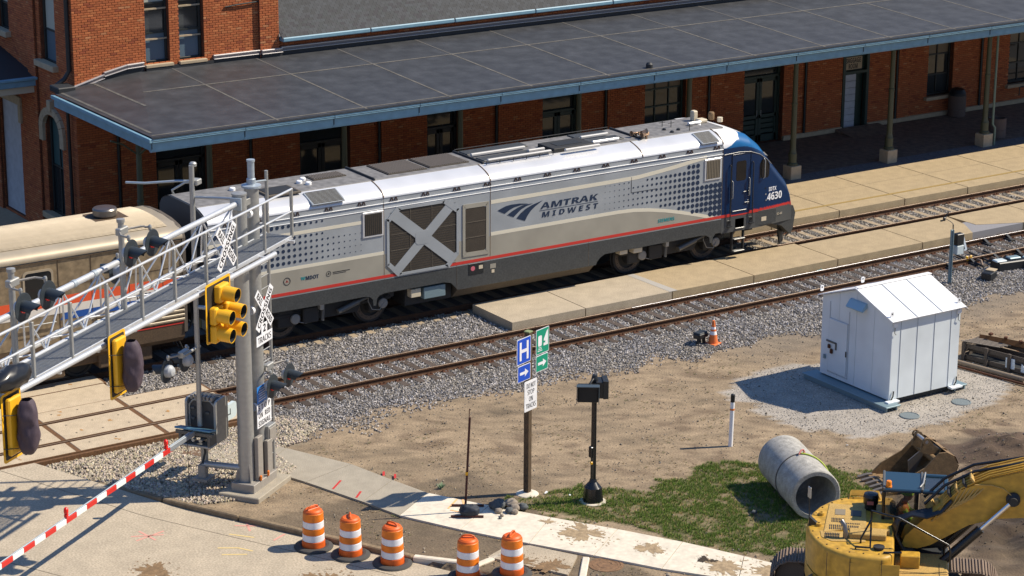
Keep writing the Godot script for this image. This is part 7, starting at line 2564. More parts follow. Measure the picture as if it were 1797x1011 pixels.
func build_shed() -> void:
	var sh := base("equipment_shed", "white sheet-metal equipment shed with pitched roof on steel skids", "shed", V(-5.78, -0.25, 12.73))
	var x0 := -1.24; var x1 := 1.24; var z0 := -1.42; var z1 := 1.42
	var eave := 2.46; var ridge := 2.98; var fl := 0.2
	for k in 4:
		var w := (z1 - z0) / 4.0
		var b := MB.new()
		var za := z0 + k * w + 0.006; var zb := z0 + (k + 1) * w - 0.006
		var ya := lerpf(ridge, eave, absf(za) / z1) - 0.02; var yb := lerpf(ridge, eave, absf(zb) / z1) - 0.02
		b.prism(poly([[za, fl], [zb, fl], [zb, yb], [za, ya]]), Transform3D(Basis(V(0, 0, 1), V(0, 1, 0), V(-1, 0, 0)), V(x0, 0, 0)), 0.04)
		put("gable_panel", b, M.shed_white, sh)
		var c := MB.new()
		c.prism(poly([[za, fl], [zb, fl], [zb, yb], [za, ya]]), Transform3D(Basis(V(0, 0, 1), V(0, 1, 0), V(-1, 0, 0)), V(x1 - 0.04, 0, 0)), 0.04)
		put("gable_panel", c, M.shed_white, sh)
	for s in [-1, 1]:
		var cuts := [x0, x0 + 0.32, x0 + 0.92, x0 + 1.54, x0 + 2.14, x1]
		for k in 5:
			var b := MB.new()
			b.box(V((cuts[k] + cuts[k + 1]) * 0.5, (eave + fl) * 0.5, s * (z1 - 0.02)), V(cuts[k + 1] - cuts[k] - 0.012, eave - fl, 0.04), Basis(), 0.004)
			put("side_panel", b, M.shed_white, sh)
			if k > 0:
				var rb := MB.new()
				rb.box(V(cuts[k], (eave + fl) * 0.5, s * (z1 + 0.002)), V(0.014, eave - fl - 0.04, 0.02), Basis(), 0.004)
				put("panel_joint", rb, M.shed_joint, sh)
	var core := MB.new()
	core.box(V(0, 1.3, 0), V(x1 * 2 - 0.1, 2.2, z1 * 2 - 0.1))
	put("core", core, M.shed_joint, sh)
	for s in [-1, 1]:
		for k in 3:
			var xa := x0 - 0.1 + k * 0.895; var xb := xa + 0.885
			var b := MB.new()
			var ang := atan2(ridge - eave, z1)
			var ln := V(0, ridge - eave, z1).length() + 0.12
			var bs := Basis(Vector3.RIGHT, ang * s)
			b.box(V((xa + xb) * 0.5, ridge + 0.015, 0) + bs * V(0, 0, s * ln * 0.5), V(xb - xa, 0.035, ln), bs, 0.006)
			put("roof_panel", b, M.shed_roof, sh)
			if k > 0:
				var j := MB.new()
				j.box(V(xa - 0.005, ridge + 0.036, 0) + bs * V(0, 0, s * ln * 0.5), V(0.03, 0.03, ln - 0.02), bs, 0.006)
				put("roof_seam", j, M.shed_joint, sh)
	var rc := MB.new()
	rc.box(V(0.04, ridge + 0.035, 0), V(2.68, 0.02, 0.16), Basis(), 0.008)
	put("ridge_cap", rc, M.shed_roof, sh)
	for q in [[-1.2, 1.36, 0.0], [1.22, 1.36, 0.0], [-1.28, -1.42, 0.06], [0.2, -1.42, 0.06]]:
		var l := MB.new()
		l.prism(poly(rounded(-0.06, 0.0, 0.06, 0.17, 0.04)), Transform3D(Basis(), V(q[0], eave + 0.04 + q[2], q[1])), 0.015)
		var ln := put("lifting_lug", l, M.shed_roof, sh)
		var h := MB.new()
		h.disc(V(q[0], eave + 0.15 + q[2], q[1] + 0.003), V(0, 0, 1), 0.025, 10)
		put("lug_hole", h, M.tar, ln)
	for x in [-1.14, 1.16]:
		var l := MB.new()
		l.box(V(x, eave - 0.14, z1 + 0.03), V(0.15, 0.11, 0.04), Basis(), 0.008)
		put("eave_bracket", l, M.shed_roof, sh)
		var k := MB.new()
		k.path([V(x - 0.02, eave - 0.22, z1 + 0.03), V(x - 0.04, eave - 0.36, z1 + 0.04), V(x + 0.02, eave - 0.42, z1 + 0.03)], 0.01, 5)
		put("hook", k, M.galv_dark, sh)
		var d := MB.new()
		d.path([V(x + 0.04, fl + 0.24, z1 + 0.03), V(x + 0.02, fl + 0.1, z1 + 0.04), V(x - 0.05, fl - 0.02, z1 + 0.03)], 0.018, 6)
		put("tie_down", d, M.black, sh)
		var f := MB.new()
		f.box(V(x - 0.04, fl - 0.03, z1 + 0.08), V(0.42, 0.06, 0.16), Basis(), 0.01)
		put("tie_plate", f, M.shed_white, sh)
	# door face on the gable
	var dj := MB.new()
	for q in [[-1.08, 0.3, 2.35], [-0.28, 0.3, 2.24]]: dj.box(V(x0 - 0.006, (q[1] + q[2]) * 0.5, q[0]), V(0.02, q[2] - q[1], 0.022))
	for y in [0.32, 1.88]: dj.box(V(x0 - 0.006, y, -0.68), V(0.02, 0.022, 0.8))
	put("door_joint", dj, M.shed_joint, sh)
	var db := MB.new()
	db.box(V(x0 - 0.02, 1.12, -0.7), V(0.03, 1.5, 0.74), Basis(), 0.006)
	var dr := put("door", db, M.shed_white, sh)
	var bar := MB.new()
	bar.box(V(x0 - 0.05, 1.22, -0.93), V(0.03, 0.05, 0.42), Basis(), 0.006); bar.box(V(x0 - 0.05, 1.13, -0.74), V(0.03, 0.2, 0.05), Basis(), 0.006)
	put("lock_bar", bar, M.galv_dark, dr)
	var pad := MB.new()
	pad.box(V(x0 - 0.07, 1.08, -1.0), V(0.06, 0.12, 0.1), Basis(), 0.02); pad.box(V(x0 - 0.07, 0.96, -0.9), V(0.06, 0.14, 0.1), Basis(), 0.02)
	put("padlock", pad, M.rust, dr)
	var hn := MB.new()
	hn.box(V(x0 - 0.05, 1.02, -0.32), V(0.03, 0.16, 0.03), Basis(), 0.006)
	put("handle", hn, M.black, dr)
	var bt := MB.new()
	bt.box(V(x0 - 0.03, 0.72, -1.22), V(0.04, 0.12, 0.08), Basis(), 0.008)
	put("socket_box", bt, M.steel_blue, sh)
	var hd := MB.new()
	hd.prism(poly([[0, 0], [0.06, -0.02], [0.2, -0.2], [0.16, -0.24], [0.0, -0.12]]), Transform3D(Basis(V(-1, 0, 0), V(0, 1, 0), V(0, 0, -1)), V(x0, 2.66, -0.25)), 0.66)
	put("lamp_hood", hd, M.hood_blue, sh)
	# skids and step
	for x in [x0 - 0.12, x1 + 0.16]:
		var s := MB.new()
		s.box(V(x, 0.14, 0.02), V(0.52 if x < 0 else 0.4, 0.04, 3.5 if x < 0 else 2.9), Basis(), 0.006)
		s.box(V(x - 0.2, 0.07, 0.02), V(0.05, 0.13, 3.4 if x < 0 else 2.8)); s.box(V(x + 0.16, 0.07, 0.02), V(0.05, 0.13, 3.4 if x < 0 else 2.8))
		put("skid_step", s, M.steel_blue, sh)
	var us := MB.new()
	us.box(V(0, 0.14, 0), V(2.3, 0.12, 2.7))
	put("floor_frame", us, M.black_matt, sh)


func build_pipe() -> void:
	var pp := base("concrete_pipe", "large concrete drainage pipe lying in the grass beside the excavator", "pipe", V(-13.87, 0.37, 19.21))
	var ax := V(0.93, 0, -2.43).normalized()
	var b := MB.new()
	b.lathe(Vector3.ZERO, ax, [[0.5, 0.0], [0.56, 0.0], [0.595, 0.0], [0.617, 0.02], [0.62, 0.05], [0.62, 2.5], [0.6, 2.55], [0.5, 2.55], [0.5, 0.0]], 64)
	put("barrel", b, M.pipe_concrete, pp)
	var r := MB.new()
	var pts := []
	var X := Vector3.UP.cross(ax).normalized(); var Y := ax.cross(X)
	for k in 41:
		var a := TAU * k / 40.0
		pts.append(ax * (1.12 + 0.05 * sin(a)) + (X * cos(a) + Y * sin(a)) * 0.632)
	r.path(pts, 0.014, 6, false)
	put("sling_rope", r, M.rope_grey, pp)
	var hk := MB.new()
	var top := ax * 1.17 + V(0, 0.65, 0)
	hk.path([top + V(-0.1, 0.0, 0.05), top + V(0.0, 0.06, 0), top + V(0.1, 0.05, -0.04), top + V(0.14, -0.02, -0.02), top + V(0.06, 0.0, 0.02)], 0.022, 7)
	put("red_hook", hk, M.hook_red, pp)
	var sl := MB.new()
	var sp := []
	for k in 13:
		var a := PI * 0.5 - k * 0.14
		sp.append(ax * (1.15 - k * 0.035) - (X * cos(a)) * 0.0 + V(0, 0, 0) + (X * -cos(a) * signf(X.x) * -1.0 + Y * sin(a)) * 0.645)
	sl.path(sp, 0.02, 6)
	put("lifting_strap", sl, M.strap_green, pp)


func build_bucket() -> void:
	var u := V(0.95, 0, 0.31).normalized(); var w := V(-0.31, 0, 0.95).normalized()
	var bk := base("excavator_bucket", "brown steel excavator bucket with teeth lying on the dirt behind the cab", "bucket", V(-11.25, -0.25, 18.3))
	var B := Basis(u, Vector3.UP, w)
	var pr := [[0.22, 0.06], [0.7, 0.02], [1.2, 0.03], [1.6, 0.14], [1.86, 0.36], [1.95, 0.62], [1.85, 0.82], [1.62, 0.95]]
	for side in [-1, 1]:
		var s := MB.new()
		s.prism(poly([[0.2, 0.06], [0.7, 0.02], [1.2, 0.03], [1.6, 0.14], [1.86, 0.36], [1.95, 0.62], [1.85, 0.82], [1.62, 0.98], [1.42, 0.98], [1.05, 0.62], [0.5, 0.34]]), Transform3D(B, w * (0.66 * side + 0.02)), 0.035)
		put("side_plate", s, M.bucket_steel, bk)
	var sh := MB.new()
	for i in pr.size() - 1:
		var a: Array = pr[i]; var c: Array = pr[i + 1]
		var d := Vector2(c[0] - a[0], c[1] - a[1]); var n := Vector2(d.y, -d.x).normalized() * 0.03
		for q in [[a, c, 0.0], [c, a, 1.0]]:
			var e0: Array = q[0]; var e1: Array = q[1]
			var o := Vector2.ZERO if q[2] > 0.5 else n
			sh.quad(B * V(e0[0] + o.x, e0[1] + o.y, 0.66), B * V(e0[0] + o.x, e0[1] + o.y, -0.66), B * V(e1[0] + o.x, e1[1] + o.y, -0.66), B * V(e1[0] + o.x, e1[1] + o.y, 0.66))
	put("shell", sh, M.bucket_steel, bk)
	var lip := MB.new()
	lip.box(B * V(0.24, 0.05, 0), V(0.24, 0.05, 1.34), B, 0.01)
	put("cutting_lip", lip, M.bucket_steel, bk)
	for k in 6:
		var t := MB.new()
		t.prism(poly([[0.24, 0.1], [0.1, 0.1], [-0.14, 0.05], [-0.14, 0.03], [0.1, 0.0], [0.24, 0.0]]), Transform3D(B, w * (-0.6 + k * 0.24 + 0.05)), 0.1)
		put("tooth", t, M.tooth_steel, bk)
	for side in [-0.24, 0.24]:
		var e := MB.new()
		e.prism(poly([[1.1, 0.84], [1.16, 1.12], [1.24, 1.2], [1.34, 1.16], [1.46, 0.98], [1.62, 0.86], [1.74, 0.86], [1.82, 0.76], [1.9, 0.52], [1.5, 0.7], [1.28, 0.76]]), Transform3D(B, w * (side + 0.03) + V(0, 0.06, 0)), 0.05)
		put("ear", e, M.bucket_steel, bk)
	for q in [[1.24, 1.16], [1.7, 0.87]]:
		var p := MB.new()
		p.tube(B * V(q[0], q[1], -0.33), B * V(q[0], q[1], 0.33), 0.045, -1, 14)
		put("pin", p, M.pin_bright, bk)
		for s in [-0.29, 0.29]:
			var r := MB.new()
			r.lathe(B * V(q[0], q[1], s), w * signf(s), [[0.1, 0.0], [0.1, 0.05], [0.05, 0.05]], 16)
			put("pin_boss", r, M.bucket_steel, bk)
	var tb := MB.new()
	tb.tube(B * V(1.42, 0.72, -0.66), B * V(1.42, 0.72, 0.66), 0.09, -1, 12)
	put("torque_tube", tb, M.bucket_steel, bk)
	var hk := MB.new()
	var pts := []
	for k in 13: pts.append(B * V(1.98 + sin(k * 0.5) * 0.09, 0.5 + cos(k * 0.5) * 0.09, 0.1))
	hk.path(pts, 0.022, 6)
	put("lifting_eye", hk, M.rust, bk)
	var gp := MB.new()
	gp.prism(poly([[0.9, 0.6], [1.3, 0.9], [1.36, 0.86], [1.0, 0.1], [0.95, 0.1]]), Transform3D(B, w * 0.05), 0.04)
	put("divider_plate", gp, M.tooth_steel, bk)


func build_crates() -> void:
	var ax := V(0.42, 0, 1.9).normalized(); var pr := V(ax.z, 0, -ax.x)
	var B := Basis(pr, Vector3.UP, pr.cross(Vector3.UP))
	var o := V(-2.5, -0.25, 12.2)
	var cr := base("wooden_crate", "weathered open wooden crate of rusty plates beside the white shed", "crate", o)
	var T := Transform3D(B, Vector3.ZERO)
	var L := B.z
	for k in 4:
		var s := MB.new()
		s.box(L * (0.08 + k * 0.76) + V(0, 0.27, 0) - pr * 0.03, V(0.07, 0.54, 0.1), B, 0.006)
		put("upright", s, M.grey_wood, cr)
	for k in 3:
		var y := 0.1 + k * 0.17
		var s := MB.new()
		s.box(L * 1.2 + V(0, y, 0) + pr * (0.04 if k != 1 else 0.3), V(0.03, 0.13, 2.4), B, 0.004)
		put("side_board", s, M.grey_wood, cr)
		var s2 := MB.new()
		s2.box(L * 1.2 + V(0, y, 0) + pr * 0.85, V(0.03, 0.14, 2.4), B, 0.004)
		put("side_board", s2, M.grey_wood, cr)
		for e in [0.02, 2.4]:
			var s3 := MB.new()
			s3.box(L * float(e) + V(0, y, 0) + pr * 0.44, V(0.82, 0.14, 0.03), B, 0.004)
			put("end_board", s3, M.grey_wood, cr)
	for k in 6:
		var s := MB.new()
		s.box(L * (0.55 + 0.04 * k) + V(0, 0.57 - 0.004 * k, 0) + pr * (0.1 + k * 0.13), V(0.07, 0.025, 1.15), B * Basis(Vector3.UP, 0.22), 0.004)
		put("lid_slat", s, M.pale_wood, cr)
	var dk := MB.new()
	dk.box(L * 1.2 + V(0, 0.05, 0) + pr * 0.44, V(0.8, 0.05, 2.3), B)
	put("bottom", dk, M.black_matt, cr)
	var lb := MB.new()
	lb.box(L * 1.62 + V(0, 0.26, 0) - pr * 0.0, V(0.012, 0.3, 0.3), B, 0.003)
	put("paper_label", lb, M.label_white, cr)
	var lt := MB.new()
	lt.prism(poly([[1.98, 0.1], [2.26, 0.08], [2.0, 0.34]]), Transform3D(Basis(L, Vector3.UP, -pr), -pr * 0.01), 0.01)
	put("paper_label", lt, M.label_white, cr)
	var rp := base("rusty_plate", "large rusty steel plate lying across the wooden crate", "steel plate", o + L * 1.3 + V(0, 0.6, 0) + pr * 0.6)
	var pl := MB.new()
	pl.prism(poly([[-1.1, -0.05], [1.2, 0.02], [1.4, 0.22], [1.1, 0.3], [0.2, 0.16], [-0.7, 0.1], [-1.15, 0.06]]), Transform3D(Basis(L, (Vector3.UP * 0.75 + pr * 0.66).normalized(), L.cross((Vector3.UP * 0.75 + pr * 0.66).normalized())), Vector3.ZERO), 0.05)
	put("plate", pl, M.rust_orange, rp)
	for k in 3:
		var b := MB.new()
		b.box(L * (-0.8 + k * 0.5) + V(0, 0.12, 0) + pr * 0.08, V(0.12, 0.07, 0.1), B * Basis(Vector3.UP, 0.4 * k), 0.01)
		put("lug", b, M.rust, rp)
	var yb := base("machine_part", "yellow and rusty machine part beyond the crate", "machine part", o + L * 1.5 + V(0, 0.0, 0) + pr * 1.35)
	var y1 := MB.new()
	y1.box(V(0, 0.3, 0), V(0.2, 0.14, 0.6), B * Basis(Vector3.UP, 0.5), 0.03)
	put("arm", y1, M.cat_yellow, yb)
	var y2 := MB.new()
	y2.box(V(-0.1, 0.12, -0.2), V(0.4, 0.25, 0.5), B * Basis(Vector3.UP, 0.2), 0.03)
	put("body", y2, M.rust_orange, yb)
	var wl := MB.new()
	wl.lathe(V(0.1, 0.3, -0.45), V(0.6, 0.3, 0.2), [[0.06, 0.0], [0.09, 0.02], [0.09, 0.1], [0.04, 0.1]], 12)
	put("collar", wl, M.rust, yb)
	for q in [[0.25, 0.0, 2.6, 0.07, "thick pale steel pipe lying in front of the wooden crate", M.pipe_tan], [0.5, 0.35, 2.75, 0.035, "thin rusty rod lying in front of the pale pipe by the crate", M.rust], [0.12, 0.1, 2.2, 0.045, "dark bar lying against the foot of the wooden crate", M.steel_blue]]:
		var p := base("pipe_length", q[4], "pipe", o - pr * (0.22 + q[0]) + L * (q[1] - 0.2) + V(0, q[3] + 0.01, 0))
		var b := MB.new()
		b.lathe(Vector3.ZERO, L, [[q[3] * 0.75, 0.0], [q[3], 0.0], [q[3], q[2]], [q[3] * 0.75, q[2]], [q[3] * 0.75, 0.0]], 14)
		put("tube", b, q[5], p)


func build_switch() -> void:
	# rail signal post beyond the shed
	var sp := base("signal_post", "thin grey steel post with black box and bent antenna beside the near track", "signal post", V(2.34, -0.25, 6.54))
	var p := MB.new()
	p.box(V(0, 0.9, 0), V(0.09, 1.8, 0.05), Basis(), 0.006); p.box(V(0.03, 0.9, 0.03), V(0.02, 1.8, 0.07))
	put("post", p, M.steel_blue, sp)
	var b := MB.new()
	b.box(V(0.3, 1.46, 0.0), V(0.3, 0.36, 0.22), Basis(), 0.02)
	put("black_box", b, M.black, sp)
	var g := MB.new()
	g.box(V(0.3, 1.12, 0.02), V(0.28, 0.28, 0.2), Basis(), 0.01)
	put("battery_box", g, M.cw_blue, sp)
	var l := MB.new()
	l.box(V(0.52, 1.3, 0.06), V(0.07, 0.5, 0.012), Basis(Vector3.BACK, 0.35)); l.box(V(0.56, 1.08, 0.062), V(0.08, 0.06, 0.012), Basis(Vector3.BACK, 0.35))
	put("dangling_label", l, M.label_white, sp)
	var a := MB.new()
	a.path([V(0.04, 1.75, 0), V(0.02, 2.0, 0), V(-0.12, 2.1, 0), V(-0.3, 2.2, 0)], 0.012, 6)
	put("antenna_stem", a, M.galv_dark, sp)
	var h := MB.new()
	h.box(V(-0.36, 2.2, 0), V(0.08, 0.12, 0.08), Basis(), 0.02); h.box(V(-0.26, 2.32, 0), V(0.03, 0.2, 0.03), Basis(Vector3.BACK, -0.6)); h.box(V(-0.46, 2.16, 0), V(0.1, 0.04, 0.04))
	put("sensor_head", h, M.black, sp)
	var t := MB.new()
	t.box(V(0.04, 1.84, 0), V(0.03, 0.26, 0.03), Basis(), 0.006)
	put("post_tip", t, M.black, sp)
	# point machine and its rods
	var pm := base("point_machine", "black oily switch machine with grey covers beside the near rail", "switch machine", V(5.1, -0.2, 6.35), -0.15)
	for q in [[0.0, 0.16, 0.0, 1.1, 0.3, 0.5, M.black], [0.75, 0.16, 0.1, 0.6, 0.26, 0.5, M.black], [-0.4, 0.33, 0.05, 0.4, 0.06, 0.3, M.cw_blue], [0.2, 0.34, -0.05, 0.45, 0.07, 0.28, M.steel_blue], [0.75, 0.32, 0.1, 0.4, 0.06, 0.34, M.cw_blue], [1.4, 0.14, 0.2, 0.5, 0.24, 0.4, M.steel_blue]]:
		var c := MB.new()
		c.box(V(q[0], q[1], q[2]), V(q[3], q[4], q[5]), Basis(), 0.03)
		put("casing", c, q[6], pm)
	for k in 3:
		var c := MB.new()
		c.box(V(-0.8 + k * 0.55, 0.1, -1.0), V(0.07, 0.05, 1.6), Basis(), 0.01)
		put("throw_rod", c, M.bogie, pm)
		var d := MB.new()
		d.path([V(-0.8 + k * 0.55, 0.12, -0.3), V(-0.75 + k * 0.55, 0.24, -0.45), V(-0.7 + k * 0.55, 0.2, -0.7), V(-0.7 + k * 0.55, 0.1, -0.8)], 0.04, 6)
		put("rod_joint", d, M.track_steel, pm)
	var y := MB.new()
	y.box(V(-0.95, 0.2, -0.95), V(0.09, 0.16, 0.06), Basis(), 0.01); y.box(V(-0.8, 0.2, -0.95), V(0.09, 0.16, 0.06), Basis(), 0.01)
	put("yellow_clip", y, M.yellow, pm)
	var jb := base("junction_box", "small black box with pale lid on the ballast beside the switch machine", "junction box", V(3.75, -0.24, 6.85), 0.4)
	var j := MB.new()
	j.box(V(0, 0.14, 0), V(0.5, 0.28, 0.34), Basis(), 0.02)
	put("body", j, M.black, jb)
	var jl := MB.new()
	jl.box(V(0.18, 0.3, 0.0), V(0.3, 0.04, 0.3), Basis(), 0.01)
	put("lid", jl, M.stone_trim, jb)
	for k in 7:
		for s in [-0.755, 0.755]:
			if k < 2 and s < 0: continue
			var c := base("rail_brace", "black slide plate brace bolted beside the near track's rail", "rail brace", V(3.4 + k * 1.02, -0.13, T2Z + s + 0.16), 0.0, "black braces along the switch rails")
			var m := MB.new()
			m.box(V(0, 0, 0.06), V(0.22, 0.05, 0.34), Basis(), 0.01)
			put("plate", m, M.bogie, c)
			var n := MB.new()
			n.prism(poly([[-0.1, 0.0], [0.14, 0.0], [-0.1, 0.12]]), Transform3D(Basis(V(0, 0, 1), V(0, 1, 0), V(-1, 0, 0)), V(-0.05, 0.02, 0)), 0.1)
			put("brace", n, M.black, c)
	var gb := base("plastic_scrap", "crumpled green plastic scrap beside the far rail of the near track", "litter", V(-0.55, -0.14, 3.5))
	var gm := MB.new()
	gm.lathe(Vector3.ZERO, V(1, 0.2, 0.3), [[0.03, 0.0], [0.06, 0.05], [0.05, 0.15], [0.07, 0.2], [0.02, 0.26]], 8)
	put("scrap", gm, M.teal, gb)


# ---------- excavator with its driver ----------
func build_excavator() -> void:
	var ex := base("excavator", "yellow crawler excavator with short round tail and black cab, boom reaching out of frame", "excavator", V(-16.47, -0.25, 24.14), -0.736)
	var g := 0.25  # heights below are above the rails; the machine's own origin lies on the ground
	var out := [[-1.46, 0.3], [-1.44, -0.05], [-1.36, -0.42], [-1.22, -0.8], [-1.0, -1.14], [-0.77, -1.38], [-0.5, -1.54], [-0.2, -1.6], [0.08, -1.6], [0.36, -1.6], [0.4, -1.3], [0.4, 1.5], [0.32, 1.75], [0.15, 1.86], [-0.2, 1.88], [-0.52, 1.85], [-0.8, 1.7], [-1.05, 1.48], [-1.26, 1.12], [-1.4, 0.72]]
	var up := Basis(V(1, 0, 0), V(0, 0, -1), V(0, 1, 0))
	var shrink := func(k: float) -> Array:
		var r := []
		for p in out: r.append([0.0 + (p[0] + 0.5) * k - 0.5, p[1] * k + 0.1 * (1.0 - k)])
		return r
	for part in [["counterweight", 0.85 + g, 1.19 + g], ["engine_housing", 1.205 + g, 1.95 + g]]:
		var b := MB.new()
		var prof := [[0.985, part[1]], [1.0, part[1] + 0.02], [1.0, part[2] - (0.09 if part[0] == "engine_housing" else 0.015)], [0.992, part[2] - (0.04 if part[0] == "engine_housing" else 0.005)], [0.97, part[2] - 0.008], [0.94, part[2]]]
		var rows := []
		for e in prof:
			var pts: Array = shrink.call(e[0])
			var row := []
			for s in pts + [pts[0]]: row.append(V(s[0], e[1], s[1]))
			rows.append(row)
		rows.reverse()
		b.loft(rows, true)
		for k in b.n.size():
			var d := b.v[k] - V(-0.4, b.v[k].y, 0.1)
			if b.n[k].dot(d) < -0.0001 or (b.n[k].dot(d) < 0.001 and b.n[k].y < 0.0): b.n[k] = -b.n[k]
		var top := PackedVector2Array()
		for s in shrink.call(0.94): top.append(Vector2(s[0], -s[1]))
		b.prism(top, Transform3D(up, V(0, part[2], 0)), 0.02)
		put(part[0], b, M.cat_yellow, ex)
	var seams := MB.new()
	for x in [-0.98, -0.5, 0.15]: seams.box(V(x, 1.56 + g, 1.93 - 0.36 * (0.8 if x < -0.9 else 0.18)), V(0.012, 0.66, 0.02))
	put("door_joint", seams, M.black, ex)
	for s in [[-0.52, 1.5 + g, 1.858, 0.5], [0.12, 1.5 + g, 1.868, 0.4]]:
		var d := MB.new()
		d.box(V(s[0] + s[3] * 0.5, 1.5 + g, s[2]), V(s[3], 0.6, 0.012), Basis(), 0.004)
		put("service_door", d, M.cat_yellow, ex)
	var dc := MB.new()
	dc.box(V(-1.28, 1.1 + g, 1.1), V(0.01, 0.14, 0.3), Basis(Vector3.UP, -0.55))
	put("decal", dc, M.cover_grey, ex)
	var T := 1.95 + g
	# hood panels, louvres, exhaust, cleaner
	var hp := MB.new()
	hp.prism(poly([[-1.0, 0.95], [-0.22, 0.9], [-0.19, -0.33], [-1.08, -0.69]]), Transform3D(up, V(0, T + 0.02, 0)), 0.03)
	var hood := put("hood_panel", hp, M.cat_dusty, ex)
	for v in [[-0.87, -0.65, -0.62, -0.3], [-0.53, -0.31, -0.6, -0.27]]:
		var b := MB.new()
		b.box(V((v[0] + v[1]) * 0.5, T + 0.022, (v[2] + v[3]) * 0.5), V(v[1] - v[0], 0.012, v[3] - v[2]))
		put("screen_vent", b, M.vent_tan if v[0] < -0.6 else M.black, hood)
	for v in [[-0.94, -0.66, -0.12, 0.14, 9, 2], [-0.98, -0.35, 0.26, 0.55, 16, 2], [-1.06, -0.74, 0.72, 1.0, 9, 2], [-0.62, -0.33, 0.12, 0.2, 8, 1]]:
		var b := MB.new()
		for i in v[4]:
			for j in v[5]:
				b.box(V(lerpf(v[0], v[1], (i + 0.5) / v[4]), T + 0.0225, lerpf(v[2], v[3], (j + 0.5) / v[5])), V((v[1] - v[0]) / v[4] * 0.5, 0.008, (v[3] - v[2]) / v[5] * 0.8))
		put("louvre", b, M.black, hood)
	var rp := MB.new()
	rp.prism(poly([[-1.16, -0.62], [-0.2, -0.62], [-0.2, -1.1], [-0.9, -1.16], [-1.12, -0.95]]), Transform3D(up, V(0, T + 0.012, 0)), 0.02)
	put("rear_panel", rp, M.cat_dusty, ex)
	for v in [[-1.16, -0.28], [-1.2, 0.34]]:
		var b := MB.new()
		b.lathe(V(v[0], T, v[1]), Vector3.UP, [[0.07, 0.0], [0.06, 0.06], [0.03, 0.07], [0.03, 0.03], [0.0, 0.03]], 12)
		b.box(V(v[0] - 0.08, T + 0.01, v[1]), V(0.16, 0.02, 0.1), Basis(), 0.008)
		put("lifting_eye", b, M.cat_yellow, ex)
	var es := MB.new()
	es.path([V(-0.62, T, 0.95), V(-0.62, T + 0.14, 0.95), V(-0.65, T + 0.28, 0.92), V(-0.72, T + 0.36, 0.86)], 0.055, 12)
	put("exhaust_pipe", es, M.exhaust_steel, ex)
	var pc := MB.new()
	pc.lathe(V(-0.12, T, -0.8), Vector3.UP, [[0.13, 0.0], [0.13, 0.12], [0.16, 0.14], [0.17, 0.3], [0.15, 0.36], [0.06, 0.38], [0.0, 0.38]], 20)
	var pcn := put("air_cleaner", pc, M.black_gloss, ex)
	var pl := MB.new()
	pl.box(V(-0.13, T + 0.2, -0.63), V(0.14, 0.08, 0.01))
	put("red_label", pl, M.hook_red, pcn)
	var fb := MB.new()
	fb.box(V(-0.16, T + 0.06, 0.8), V(0.78, 0.14, 0.34), Basis(), 0.02); fb.box(V(0.05, T + 0.04, 0.56), V(0.5, 0.1, 0.14), Basis(), 0.02)
	put("filter_box", fb, M.cat_dusty, ex)
	for k in 6:
		var b := MB.new()
		var z := -1.66 + k * 0.055
		b.path([V(-0.6, T - 0.02, z + 0.1), V(-0.55, T + 0.07, z), V(0.05, T + 0.08, z), V(0.1, T - 0.02, z)], 0.014, 6)
		put("guard_bar", b, M.cat_yellow, ex)
	var cv := MB.new()
	cv.lathe(V(0.08, T - 0.02, 1.42), Vector3.UP, [[0.1, 0.0], [0.1, 0.05], [0.12, 0.06], [0.12, 0.09], [0.0, 0.1]], 16)
	put("filler_cap", cv, M.bogie, ex)
	for h in [[V(-0.3, T, 1.15), V(-0.3, T + 0.1, 1.15), V(-0.1, T + 0.52, 1.1), V(-0.1, T + 0.6, 0.8), V(-0.1, T, 0.75)], [V(-0.4, T, 1.5), V(-0.4, T + 0.06, 1.5), V(-0.1, T + 0.06, 1.5), V(-0.1, T + 0.45, 1.35)], [V(0.18, T - 0.05, 1.65), V(0.18, T + 0.03, 1.65), V(0.55, T + 0.03, 1.6)],
			[V(-0.1, T + 0.6, 0.8), V(0.22, 2.63 + g, 1.2), V(0.46, 2.59 + g, 1.2), V(1.51, 2.05 + g, 1.2), V(1.56, 1.9 + g, 1.2), V(1.56, 1.45 + g, 1.2)]]:
		var b := MB.new()
		b.path(h, 0.022, 7)
		put("handrail", b, M.black_gloss, ex)
	var mr := MB.new()
	mr.tube(V(-1.4, T, 0.3), V(-1.42, T + 0.62, 0.28), 0.013, -1, 6)
	put("mirror_stalk", mr, M.black, ex)
	var mm := MB.new()
	mm.box(V(-1.42, T + 0.72, 0.27), V(0.03, 0.26, 0.13), Basis(Vector3.UP, 0.5), 0.02)
	put("mirror", mm, M.galv, ex)
	var cb := MB.new()
	cb.prism(poly([[0, 0], [0.24, 0], [0.02, 0.2]]), Transform3D(Basis(), V(-1.42, T, 0.36)), 0.14)
	put("camera_bracket", cb, M.black, ex)
	for k in 26:  # bolts and small fittings on the deck
		var o: Array = shrink.call(0.9)[k % 20]
		var b := MB.new()
		b.lathe(V(o[0], T, o[1]), Vector3.UP, [[0.018, 0.0], [0.018, 0.012], [0.0, 0.014]], 6)
		put("bolt", b, M.black, ex)
	# right-hand deck and frame
	var rd := MB.new()
	rd.box(V(0.97, 1.17 + g, 1.0), V(1.14, 0.56, 1.5), Basis(), 0.04)
	put("tank_deck", rd, M.cat_dusty, ex)
	var yb := MB.new()
	yb.box(V(0.74, 1.58 + g, 1.0), V(0.4, 0.28, 0.3), Basis(), 0.015)
	put("step_box", yb, M.cat_yellow, ex)
	var dj := MB.new()
	dj.box(V(0.97, 1.452 + g, 1.35), V(1.1, 0.006, 0.012)); dj.box(V(1.35, 1.452 + g, 1.2), V(0.012, 0.006, 0.8))
	put("deck_joint", dj, M.black, ex)
	var fm := MB.new()
